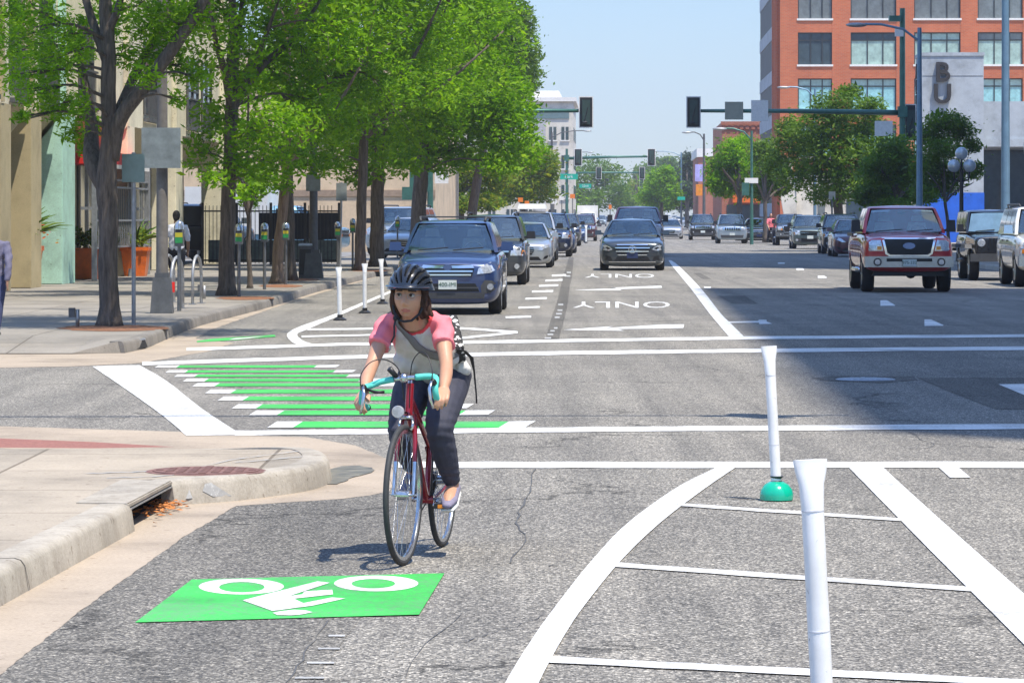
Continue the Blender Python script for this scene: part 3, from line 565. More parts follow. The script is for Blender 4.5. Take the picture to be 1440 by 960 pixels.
# hair
mb = MB(); T = lambda x, y, z: HR @ Vector((x, y, z))
mb.ball(T(0, .030, .012), (.082, .082, .105), 18)
for s in (-1, 1):
    mb.tube([T(s*.070, -.030, .055), T(s*.079, -.026, .01), T(s*.078, -.012, -.045), T(s*.070, .004, -.080), T(s*.064, .02, -.104)], [.014, .016, .018, .017, .007], 8)
    mb.tube([T(s*.062, .03, .0), T(s*.075, .035, -.06), T(s*.066, .05, -.105)], [.03, .029, .011], 8)
mb.tube([T(.07, .02, -.05), T(.095, .03, -.085), T(.118, .03, -.090)], [.024, .018, .006], 8); mb.tube([T(-.04, .07, -.03), T(0, .08, -.08), T(.04, .07, -.11)], [.04, .045, .02], 8)
hm_ = remesh(mb, .005, 2)
displace(hm_, lambda x, y, z: .004*np.sin(x*230+z*50)+.003*np.sin(z*90+y*190))
link('hair', hm_, M_HAIR, rider, 4)
# helmet
HM = HR @ Matrix.Translation((0, .012, .046)) @ Matrix.Rotation(R(3), 4, 'X'); nu, nv = 200, 64; V = []; Fc = []; mi = []; VENTS = [(0, .50, 0, .97, .095), (.13, .24, .33, .90, .085), (.33, .20, .63, .72, .098), (.60, .17, .84, .48, .085), (.84, .14, .96, .24, .05)]
for j in range(nv+1):
    el = (PI/2)*(1-j/nv)*1.0 - .10*(j/nv)
    for i in range(nu):
        th = 2*PI*i/nu; x, y, z = math.cos(el)*math.sin(th), -math.cos(el)*math.cos(th), math.sin(el)
        qa, qb, dep = abs(x), z, 0                                             # long vents fanning out in a v from the brow
        if y < .35:
            for (a0, b0, a1, b1, hw_) in VENTS:
                tt = max(0, min(1, ((qa-a0)*(a1-a0)+(qb-b0)*(b1-b0))/((a1-a0)**2+(b1-b0)**2))); dd = math.hypot(qa-a0-(a1-a0)*tt, (qb-b0-(b1-b0)*tt)); dep = max(dep, max(0, min(1, (hw_*(.35+.65*tt)-dd)/.02)))
        r_ = 1 - .16*dep*min(1, max(.15, 1-y*1.2)); flare = 1 + .05*max(0, .12-z)/.12
        V.append(tuple(HM @ Vector((x*.109*r_*flare, y*.138*r_*flare, z*.116*r_)))); mi.append(dep > .55)
for j in range(nv):
    for i in range(nu): Fc.append((j*nu+i, j*nu+(i+1) % nu, (j+1)*nu+(i+1) % nu, (j+1)*nu+i))
n0 = len(V)
for i in range(nu): th = 2*PI*i/nu; V.append(tuple(HM @ Vector((math.sin(th)*.097, -math.cos(th)*.124, -.004))))
for i in range(nu): Fc.append((nv*nu+i, nv*nu+(i+1) % nu, n0+(i+1) % nu, n0+i))
me = bpy.data.meshes.new('helmet'); me.from_pydata(V, [], Fc); me.validate(); me.flip_normals()
me.polygons.foreach_set('material_index', [1 if sum(mi[v] for v in p.vertices if v < n0) >= 3 else 0 for p in me.polygons])
hel = link('helmet', me, [M_HELM, M_VENT], rider, R(50))
MB().tube([HM @ Vector((math.sin(a)*.108, -math.cos(a)*(.150 - .012*abs(a)), .006-.006*math.cos(a))) for a in np.linspace(-1.15, 1.15, 15)], [(.018, .006)]*15, 8).obj('visor', M_HELM, hel, R(60))
mb = MB()
for s in (-1, 1): mb.tube([T(s*.084, -.01, .04), T(s*.081, -.02, -.03), T(s*.064, -.035, -.085), T(s*.03, -.06, -.121), T(-.005, -.07, -.127)], [(.007, .003)]*5, 6)
mb.tube([T(-.05, -.062, -.112), T(-.052, -.075, -.15), T(-.048, -.08, -.20), T(-.062, -.085, -.235)], [(.005, .002)]*4, 6); mb.ball(T(-.05, -.065, -.113), .013, 8)
mb.obj('chin_strap', M_BSTRAP, rider, 4)
# shirt
mb = MB()
SP_ = [(-.004, .80, .885, .168, .120), (-.008, .735, .955, .160, .130), (-.018, .65, 1.03, .147, .122), (-.03, .55, 1.105, .150, .116), (-.036, .485, 1.165, .138, .088), (-.037, .435, 1.208, .078, .060)]
mb.tube([p[:3] for p in SP_], [(p[3], p[4]) for p in SP_], 20)
for a, s in ((AL, 1), (AR, -1)):
    d = Vector(a[1][:3])-Vector(a[0][:3]); p0 = Vector(a[0][:3]); inn = Vector((-.037+s*.07, .465, 1.175))
    mb.tube([inn, p0+Vector((0, 0, .006)), p0+d*.55, p0+d*1.0], [.058, .058, .055, .058], 14)
mb.ball((.15, .72, .93), (.05, .06, .05), 10); mb.ball((.10, .60, .99), (.06, .06, .06), 10); mb.ball((-.10, .60, .97), (.07, .06, .07), 10)
sm = displace(remesh(mb, .006, 5), lambda x, y, z: .0034*np.sin(z*70+x*38+y*25) + .0028*np.sin(x*95-z*40) + .003*np.sin(x*42+z*21)); b = bmesh.new(); b.from_mesh(sm); NP = Vector((-.037, .375, 1.20)); rr = random.Random(5)
bmesh.ops.delete(b, geom=[f for f in b.faces if (Vector(((f.calc_center_median()-NP).x*.86, (f.calc_center_median()-NP).y, (f.calc_center_median()-NP).z*.80))).length < .080], context='FACES')
for f in b.faces:
    c = f.calc_center_median(); q = c-NP; r_ = Vector((q.x*.86, q.y, q.z*.80)).length
    xr = abs(c.x+.037); f.material_index = 2 if r_ < .093 else (1 if xr > .085+max(0, (1.13-c.z))*.28 and c.y < .60 and c.z > 1.0 else 0)
sm2 = bpy.data.meshes.new('shirt'); b.to_mesh(sm2); sbv = BVHTree.FromBMesh(b); b.free(); link('shirt', sm2, [M_TEE, M_PINK, M_COLLAR], rider, 4)
# leggings and shoes
mb = MB()
for pts in ([(0, .84, .835, .14, .10), (-.004, .78, .915, .157, .117), (-.008, .73, .96, .145, .11)],): mb.tube([p[:3] for p in pts], [(p[3], p[4]) for p in pts], 18)
for a in (LL, LR): limb(mb, [(p[0], p[1], p[2], p[3]+.008) for p in a[:-1]])
pm_ = remesh(mb, .006, 4)
displace(pm_, lambda x, y, z: .0026*np.sin(z*130+y*30)*np.clip(1-abs(z-.62)/.16, 0, 1) + .0024*np.sin(z*170)*np.clip(1-abs(z-.41)/.07, 0, 1) + .002*np.sin(z*60+x*90)*np.clip((z-.74)/.1, 0, 1))
link('leggings', pm_, M_NAVYP, rider, 4)
for f, tp in (([(.136, .615, .335), (.139, .53, .312), (.142, .45, .285), (.144, .385, .262)], .036), ([(-.122, .86, .385), (-.124, .79, .352), (-.126, .72, .325), (-.127, .67, .315)], .036)):
    mb = MB(); mb.tube(f, [(.034, .030), (.040, .034), (.044, .028), (.026, .017)], 14); mb.ball(f[0], .033, 10); mb.ball(f[-1], (.027, .022, .017), 10); sh = link('shoe', remesh(mb, .005, 3), M_SHOE, rider, 4)
    mb = MB(); mb.tube([Vector(p)+Vector((0, .004, -.026)) for p in f], [(.037, .010), (.041, .010), (.046, .010), (.032, .009)], 12); mb.obj('sole', M_SOLE, sh, 4)
# shoulder bag
bag = empty('backpack', RF, 'black and white floral shoulder bag on the cyclist back with a grey strap', 'bag', None, RZ)
m, nt, bs = newmat('floral_print'); co = coords(nt); v = nn(nt, 'ShaderNodeTexVoronoi'); v.inputs['Scale'].default_value = 34; nz = noise(nt, 30, 3, .6, co); va = nn(nt, 'ShaderNodeVectorMath', operation='MULTIPLY_ADD'); nt.links.new(nz.outputs['Color'], va.inputs[0]); va.inputs[1].default_value = (.05,)*3; nt.links.new(co, va.inputs[2]); nt.links.new(va.outputs[0], v.inputs['Vector'])
r_ = ramp(nt, [(.40, (.66, .65, .62)), (.46, (.02, .02, .02))]); nt.links.new(v.outputs['Distance'], r_.inputs['Fac']); r_.color_ramp.elements[0].position = .42; nt.links.new(r_.outputs['Color'], bs.inputs['Base Color']); bs.inputs['Roughness'].default_value = .8
mb = MB(); mb.box((-.115, -.06, -.13), (.115, .06, .13)); bm2 = remesh(mb, .011, 14); xform(bm2, Matrix.Translation((.050, .675, 1.062)) @ Matrix.Rotation(R(-47), 4, 'X') @ Matrix.Rotation(R(-16), 4, 'Y')); link('bag_body', bm2, m, bag, 4)
def ribbon(pts, w, m, name, par):
    c = [Vector(p) for p in curve(pts, 8)]; mb = MB(); L = []; S_ = []
    for p in c: h, n, _, _ = sbv.find_nearest(p); S_.append((h, n))
    for k, (h, n) in enumerate(S_):
        t = (S_[min(k+1, len(S_)-1)][0]-S_[max(k-1, 0)][0]).normalized(); s_ = t.cross(n).normalized(); row = []
        for u in (-1, -.33, .33, 1):
            q = h+s_*u*w/2+n*.02; h2, n2, _, _ = sbv.find_nearest(q); row.append(mb.b.verts.new(h2+n2*.006))
        L.append(row)
    C0 = [[v.co.copy() for v in r] for r in L]
    for i, r in enumerate(L):
        for k, v in enumerate(r): w_ = [C0[j][k] for j in range(max(0, i-4), min(len(L), i+5))]; v.co = sum(w_, Vector())/len(w_) + S_[i][1]*.006
    for a, b_ in zip(L, L[1:]):
        for k in range(3): mb.b.faces.new((a[k], a[k+1], b_[k+1], b_[k]))
    o = mb.obj(name, m, par, 4); s_ = o.modifiers.new('s', 'SOLIDIFY'); s_.thickness = .004; return o
ribbon([(-.125, .52, 1.26), (-.122, .46, 1.26), (-.112, .38, 1.20), (-.08, .36, 1.12), (-.03, .40, 1.05), (.04, .46, .99), (.10, .52, .985), (.16, .58, 1.01), (.18, .66, 1.05)], .046, M_STRAP, 'strap', bag)
MB().tube([(.160, .55, 1.03), (.19, .60, 1.02), (.215, .66, .985), (.225, .68, .92), (.238, .67, .80), (.24, .67, .755)], [(.012, .004), (.014, .004), (.013, .004), (.006, .003), (.005, .003), (.005, .003)], 6).obj('loose_strap', M_BSTRAP, bag, 4)
# ------------------------------------------------------------------ the bicycle
bk = empty('bicycle', RF, 'dark red step through road bicycle with turquoise drop bar tape', 'bicycle', None, RZ)
M_RFR = mat('bike_red', (.30, .010, .016), .25, .3, .08, 20, coat=.8); M_TAPE = mat('turquoise_tape', (.10, .56, .46), .7, 0, .1, 50); M_STEELB = mat('polished_alloy', (.55, .56, .58), .22, .95, .1, 20)
WR = .343
def bwheel(y, rot, name):
    o = MB().lathe([(WR-.030+.014*math.cos(a), .0135*math.sin(a)) if False else (WR-.0145+.0145*math.cos(a), .0145*math.sin(a)) for a in np.linspace(0, 2*PI, 11)[:-1]], (0, 0, 0), 'X', 56, close=True).obj(name, mat('bike_tyre', (.035, .036, .038), .7, 0, .2, 30), bk, 4); o.location = (0, y, WR); o.rotation_euler = (0, 0, rot)
    MB().lathe([(WR-.026, -.010), (WR-.026, .010), (WR-.044, .008), (WR-.046, 0), (WR-.044, -.008)], (0, 0, 0), 'X', 56, close=True).obj('rim', M_STEELB, o, R(40))
    sp = MB()
    for k in range(32): a = 2*PI*k/32; s = .028 if k % 2 else -.028; a2 = a+(.45 if k % 4 < 2 else -.45); sp.tube([(s, .022*math.sin(a2), .022*math.cos(a2)), (0, (WR-.045)*math.sin(a), (WR-.045)*math.cos(a))], .0013, 4, cap=False)
    sp.obj('spokes', M_STEELB, o, 4); MB().tube([(-.05, 0, 0), (-.034, 0, 0), (-.033, 0, 0), (.033, 0, 0), (.034, 0, 0), (.05, 0, 0)], [.008, .008, .024, .024, .008, .008], 12).obj('hub', M_STEELB, o, R(40)); return o
bwheel(0, R(-3), 'front_wheel'); rw = bwheel(1.0, 0, 'rear_wheel')
BB = (0, .585, .275); mb = MB()
for p, q, r0 in (((0, .130, .71), (0, .170, .875), .020), ((0, .135, .735), BB, .0165), ((0, .155, .82), (0, .665, .53), .0140), (BB, (0, .745, .83), .0150)): mb.tube([p, q], r0, 12)
for s in (-1, 1): mb.tube([(s*.03, .60, .275), (s*.055, .99, WR)], [.011, .008], 8); mb.tube([(s*.015, .715, .74), (s*.052, .99, WR)], [.009, .007], 8); mb.tube([(s*.018, .665, .53), (s*.05, .98, WR+.02)], [.008, .007], 8)
mb.tube([(-.037, *BB[1:]), (.037, *BB[1:])], .021, 12); mb.obj('frame', M_RFR, bk, R(60))
fk = MB(); 
for s in (-1, 1): fk.tube([(s*.028, .125, .715), (s*.042, .085, .60), (s*.047, .055, .50)], [.013, .0125, .011], 10)
fk.tube([(-.03, .126, .712), (.03, .126, .712)], .016, 10); fk = fk.obj('fork', M_RFR, bk, R(60)); f2 = MB()
for s in (-1, 1): f2.tube([(s*.047, .055, .50), (s*.049, .03, .42), (s*.050, .0, .343)], [.0112, .010, .008], 10)
f2.tube([(-.062, 0, .343), (.066, 0, .343)], .0045, 8); f2.obj('chrome_fork_end', M_STEELB, fk, R(60))
MB().tube([(0, .170, .875), (0, .178, .905)], .013, 10).tube([(0, .178, .905), (-.004, .12, .915), (-.008, .06, .908)], [.014, .015, .017], 10).ball((-.008, .058, .908), (.024, .022, .024), 10).obj('stem', M_STEELB, bk, R(60))
BL = [(-.008, .06, .908), (.05, .06, .912), (.11, .058, .917), (.148, .045, .913), (.163, .0, .90), (.168, -.045, .875), (.172, -.05, .835), (.176, -.02, .800), (.180, .05, .783)]
BR_ = [(-.008, .06, .908), (-.06, .06, .902), (-.125, .057, .888), (-.165, .045, .872), (-.185, .0, .865), (-.190, -.05, .845), (-.193, -.055, .81), (-.196, -.02, .778), (-.192, .06, .762)]
hb = MB().tube([p for p in curve(BL[:2], 4)], .0125, 10).tube([p for p in curve(BR_[:2], 4)], .0125, 10).obj('handlebar', M_STEELB, bk, 4)
for P in (BL, BR_): MB().tube(curve(P[1:], 6), .0155, 12).obj('bar_tape', M_TAPE, hb, 4)
for q_ in ([(-.192, .06, .762), (-.191, .072, .761)], [(.180, .05, .783), (.181, .062, .783)]): MB().tube(q_, .0165, 12).obj('bar_plug', M_BLACK, hb, 4)
for s, P in ((1, BL), (-1, BR_)):
    h = Vector(P[5]); lv = MB().tube([h+Vector((-s*.004, .02, .0)), h+Vector((-s*.008, -.02, .022)), h+Vector((-s*.008, -.035, .030))], [.016, .017, .010], 10).obj('brake_hood', M_BLACK, hb, 4)
    MB().tube([h+Vector((-s*.010, -.038, .026)), h+Vector((-s*.018, -.055, -.01)), h+Vector((-s*.012, -.060, -.06)), h+Vector((-s*.0, -.055, -.105))], [(.008, .006), (.009, .005), (.008, .005), (.006, .004)], 8).obj('brake_lever', M_STEELB, lv, 4)
MB().tube([(-.182, -.02, .86), (-.15, -.035, .848), (-.12, -.04, .842), (-.085, -.035, .845)], [.007, .007, .008, .006], 8).obj('safety_lever', M_BLACK, hb, 4)
MB().tube([Vector(c) for c in curve([(-.195, -.08, .875), (-.196, -.06, .93), (-.16, -.02, .985), (-.105, .02, 1.0), (-.055, .05, .975), (-.022, .055, .92), (-.01, .07, .80)], 6)], .003, 6).tube([Vector(c) for c in curve([(.158, -.08, .905), (.155, -.06, .955), (.125, -.02, 1.02), (.080, .02, 1.035), (.04, .05, .995), (.025, .06, .93), (.012, .09, .76)], 6)], .003, 6).obj('brake_cable', M_BLACK, bk, 4)
MB().tube([(-.075, .03, .955), (-.045, .055, .915)], [.015, .013], 8).obj('bell', M_BLACK, hb, 4)
MB().lathe([(.028, .0), (.031, .006), (.030, .022), (.02, .035)], (-.030, .015, .745), Matrix(((1,0,0),(0,0,1),(0,-1,0))), 20).obj('headlight', M_LAMP, bk, R(50)); MB().tube([(-.03, .045, .745), (-.005, .11, .735)], .006, 6).obj('lamp_bracket', M_BLACK, bk, 4)
MB().tube([(-.028, .085, .71), (-.034, .07, .68), (-.026, .06, .655)], .008, 6).tube([(.028, .085, .71), (.034, .07, .68), (.026, .06, .655)], .008, 6).tube([(-.03, .085, .712), (.03, .085, .716)], .010, 6).obj('brake_caliper', M_STEELB, bk, 4)
CL_ = Vector((.075, .437, .258)); CRR = Vector((-.075, .735, .300)); cb = Vector(BB)
MB().tube([cb+Vector((.060, 0, 0)), CL_+Vector((-.006, 0, 0))], [.014, .010], 8).tube([cb+Vector((-.065, 0, 0)), CRR+Vector((.004, 0, 0))], [.014, .010], 8).tube([cb+Vector((-.066, 0, 0)), cb+Vector((.062, 0, 0))], .010, 8).obj('crank', M_STEELB, bk, 4)
MB().lathe([(.093, -.002), (.096, 0), (.093, .002), (.082, .002), (.080, 0), (.082, -.002)], cb+Vector((-.048, 0, 0)), 'X', 36, close=True).obj('chainring', M_STEELB, bk, R(40))
MB().tube([cb+Vector((-.048, 0, .094)), (-.045, 1.0, WR+.03)], .004, 4).tube([cb+Vector((-.048, 0, -.094)), (-.045, 1.0, WR-.05)], .004, 4).obj('chain', M_BLACK, bk, 4)
for c, s in ((CL_, 1), (CRR, -1)): pd = MB().box((c.x if s > 0 else c.x-.09, c.y-.045, c.z-.013), (c.x+.09 if s > 0 else c.x, c.y+.045, c.z+.013)).obj('pedal', M_BLACK, bk, bev=.004); MB().box(((c.x+.02) if s > 0 else c.x-.07, c.y-.049, c.z-.009), ((c.x+.07) if s > 0 else c.x-.02, c.y-.046, c.z+.009)).obj('reflector', M_AMBER, pd)
MB().tube([(0, .745, .83), (0, .755, .905)], .0125, 10).obj('seat_post', M_STEELB, bk, 4); MB().tube([(0, .62, .925), (0, .72, .928), (0, .80, .93), (0, .86, .935)], [(.018, .018), (.03, .022), (.062, .026), (.066, .02)], 12).obj('saddle', M_BLACK, bk, 4)
MB().lathe([(.045, -.012), (.045, .012)], (-.04, 0, 0), 'X', 20).obj('sprocket', M_BLACK, rw, R(40)); MB().tube([(-.05, 1.0, WR-.02), (-.055, 1.02, WR-.10), (-.05, .97, WR-.16)], .012, 6).obj('derailleur', M_BLACK, bk, 4)

# ------------------------------------------------------------------ people on foot
def walker(label, loc, rz, shirt, pants, hair, sleeve='short', short_pants=False, sc=1.0, step=.22, bald=False, arms=(.18, -.18)):
    o = empty('person', loc, label, 'person', None, rz); o.scale = (sc,)*3; mb = MB()      # faces -y
    for pts in ([(0, 0, .86, .155, .11), (0, .01, .98, .15, .11), (0, .01, 1.12, .14, .10), (0, .01, 1.30, .17, .115), (0, .01, 1.40, .16, .09), (0, .0, 1.46, .07, .06)],): mb.tube([p[:3] for p in pts], [(p[3], p[4]) for p in pts], 18)
    mb.tube([(0, .005, 1.43), (0, -.01, 1.53), (0, -.015, 1.58)], [.06, .052, .05], 12); legs = []; arm = []
    for s, st in ((1, step), (-1, -step)):
        L = [(s*.09, 0, .88, .095), (s*.095, -st*.45-.02, .68, .08), (s*.095, -st*.75-.03, .49, .06), (s*.095, -st*.75+.03*(st < 0), .34, .055), (s*.095, -st+.06*(st < 0), .10+.05*(st < 0), .037)]; limb(mb, L); legs.append(L)
        f = L[-1]; mb.tube([(f[0], f[1]+.05, f[2]-.05), (f[0], f[1]-.05, f[2]-.06), (f[0], f[1]-.15, f[2]-.075)], [(.04, .035), (.045, .032), (.03, .018)], 10)
        a = arms[0 if s > 0 else 1]; Aq = [(s*.19, .01, 1.385, .055), (s*.235, a*.3+.02, 1.22, .045), (s*.25, a*.6+.03, 1.10, .038), (s*.25, a*.95-.0, .97, .035), (s*.245, a*1.25-.04, .86, .026)]; limb(mb, Aq); arm.append(Aq)
        hand(mb, Aq[-1][:3], (s*.245, a*1.25-.055, .785), (0, -.3, -.8), (0, 1, 0), 1.1, .6, thumb=(-s*.5, -.9, 0))
    bm_ = remesh(mb, .0075, 3); hm = xform(head_mesh(.076, .098, .120), Matrix.Translation((0, -.02, 1.63))); b = bmesh.new(); b.from_mesh(bm_); b.from_mesh(hm); me = bpy.data.meshes.new('body'); b.to_mesh(me); b.free(); link('body', me, [M_SKIN, M_LIP, M_BROW], o, 4)
    for s in (-1, 1): MB().ball((s*.031, -.097, 1.633), .010, 10).obj('eye', M_IRIS, o, 4)
    mb = MB(); mb.ball((0, .002, 1.655), (.083, .098, .108), 16); mb.ball((0, .045, 1.60), (.07, .055, .08), 12)
    hmsh = remesh(mb, .009, 2); link('hair', hmsh, hair, o, 4)
    mb = MB(); P = [(0, 0, .90, .178, .130), (0, .01, 1.0, .17, .128), (0, .01, 1.14, .162, .122), (0, .01, 1.30, .19, .135), (0, .01, 1.41, .172, .10), (0, .005, 1.475, .072, .066)]
    mb.tube([p[:3] for p in P], [(p[3], p[4]) for p in P], 18)
    for Aq in arm:
        q = Aq if sleeve == 'long' else Aq[:3]; mb.tube([(Aq[0][0]*.5, .01, 1.39)] + [p[:3] for p in q], [.07] + [p[3]+.018 for p in q], 12)
    me = remesh(mb, .010, 3)
    displace(me, lambda x, y, z: .004*np.sin(z*45+x*30)+.003*np.sin(x*60-z*25))
    link('shirt', me, shirt, o, 4); mb = MB(); mb.tube([(0, 0, .83), (0, .005, .90), (0, .01, .99)], [(.16, .118), (.168, .124), (.158, .118)], 16)
    for L in legs: q = L[:3] if short_pants else L; limb(mb, [(p[0], p[1], p[2]+(.05 if short_pants and i == 2 else .0), p[3]+.018) for i, p in enumerate(q)])
    link('shorts' if short_pants else 'trousers', remesh(mb, .010, 3), pants, o, 4)
    for L in legs:
        f = L[-1]; mb = MB(); mb.tube([(f[0], f[1]+.06, f[2]-.055), (f[0], f[1]-.05, f[2]-.06), (f[0], f[1]-.17, f[2]-.075)], [(.046, .042), (.050, .040), (.036, .024)], 12); mb.obj('shoe', M_BLACK, o, 4)
    return o
walker('man in a violet blue long sleeved shirt and navy trousers at the left photo edge', G(-9, 476, .15), R(178), mat('violet_blue_shirt', (.13, .125, .19), .85, 0, .15, 9, .3), mat('navy_trousers', (.035, .045, .11), .85, 0, .15, 9, .3), M_HAIRD, 'long', arms=(-.05, .22), sc=.85)
walker('jogger in a white and pale blue tee and black shorts seen from behind', G(248, 410, .15), R(184), mat('white_running_tee', (.78, .79, .84), .8, 0, .08, 4, .3), mat('black_shorts', (.02, .02, .024), .8, 0, .1, 9), M_HAIRD, 'short', True, sc=.94, step=.12)
walker('distant pedestrian in a pink top beside the parked dark grey pickup', G(1084, 341, .15), R(20), M_PINK, M_NAVYP, M_HAIR, 'short', sc=.95)
# ------------------------------------------------------------------ vehicles (front at y = 0 looking towards -y)
def patch(name, bvh, pts, axis, m, parent, off=.008, depth=.03, cuts=3, smooth=True):
    """a piece of trim cut to a 2-d outline and laid on the body; axis 'y' = seen from the front, 'x'/'-x' = from a side, 'ry' = rear"""
    b = bmesh.new(); v = [b.verts.new((p[0], p[1], 0)) for p in pts]; b.faces.new(v)
    bmesh.ops.triangulate(b, faces=b.faces[:]); 
    for _ in range(cuts): bmesh.ops.subdivide_edges(b, edges=[e for e in b.edges if e.calc_length() > .14], cuts=1, use_grid_fill=True)
    bmesh.ops.triangulate(b, faces=b.faces[:])
    last = 0.0; hits = []
    D = {'y': Vector((0, 1, 0)), 'ry': Vector((0, -1, 0)), 'x': Vector((-1, 0, 0)), '-x': Vector((1, 0, 0))}[axis]
    vs = list(b.verts); co = []
    for w in vs:
        u, z = w.co.x, w.co.y
        o = {'y': Vector((u, -3, z)), 'ry': Vector((u, 12, z)), 'x': Vector((4, u, z)), '-x': Vector((-4, u, z))}[axis]
        h = bvh.ray_cast(o, D)[0]; co.append((o, h))
    hs = [(h-o).dot(D) for o, h in co if h]
    md = sorted(hs)[len(hs)//2] if hs else 3
    for w, (o, h) in zip(vs, co):
        t = (h-o).dot(D) if h else md
        w.co = o + D*(t-off)
    ex = bmesh.ops.extrude_face_region(b, geom=b.faces[:])
    for e in ex['geom']:
        if isinstance(e, bmesh.types.BMVert): e.co += D*depth
    bmesh.ops.recalc_face_normals(b, faces=b.faces); me = bpy.data.meshes.new(name); b.to_mesh(me); b.free()
    return link(name, me, m, parent, R(40) if smooth else None)
def mirrored(pts): return [(-x, z) for x, z in pts][::-1]
def disc(cx, cz, r, n=12, sx=1.0): return [(cx+sx*r*math.cos(2*PI*k/n), cz+r*math.sin(2*PI*k/n)) for k in range(n)]
M_SEAT = mat('grey_seat_fabric', (.66, .62, .56), .85, 0, .2, 14)
def make_wheel(parent, x, y, r, w, rimm, spokes=5):
    s = 1 if x > 0 else -1
    prof = [(r*.66, -w/2+.01), (r*.9, -w/2), (r*.98, -w/2+.03), (r, -w*.25), (r, w*.25), (r*.98, w/2-.03), (r*.9, w/2), (r*.66, w/2-.01)]
    wh = MB().lathe(prof, (0, 0, 0), 'X', 28, close=True).obj('wheel', M_RUB, parent, R(35)); wh.location = (x, y, r)
    mb = MB(); mb.lathe([(r*.68, w*.42*s), (r*.62, w*.40*s), (r*.58, w*.15*s), (r*.67, -w*.3*s)], (0, 0, 0), 'X', 28); mb.lathe([(r*.16, w*.33*s), (r*.13, w*.40*s)], (0, 0, 0), 'X', 12)
    for k in range(spokes):
        a = 2*PI*k/spokes+.3; mb.tube([(s*w*.34, .1*r*math.sin(a), .1*r*math.cos(a)), (s*w*.38, .64*r*math.sin(a), .64*r*math.cos(a))], [r*.11, r*.075], 6)
    mb.obj('rim', rimm, wh, R(35)); return wh
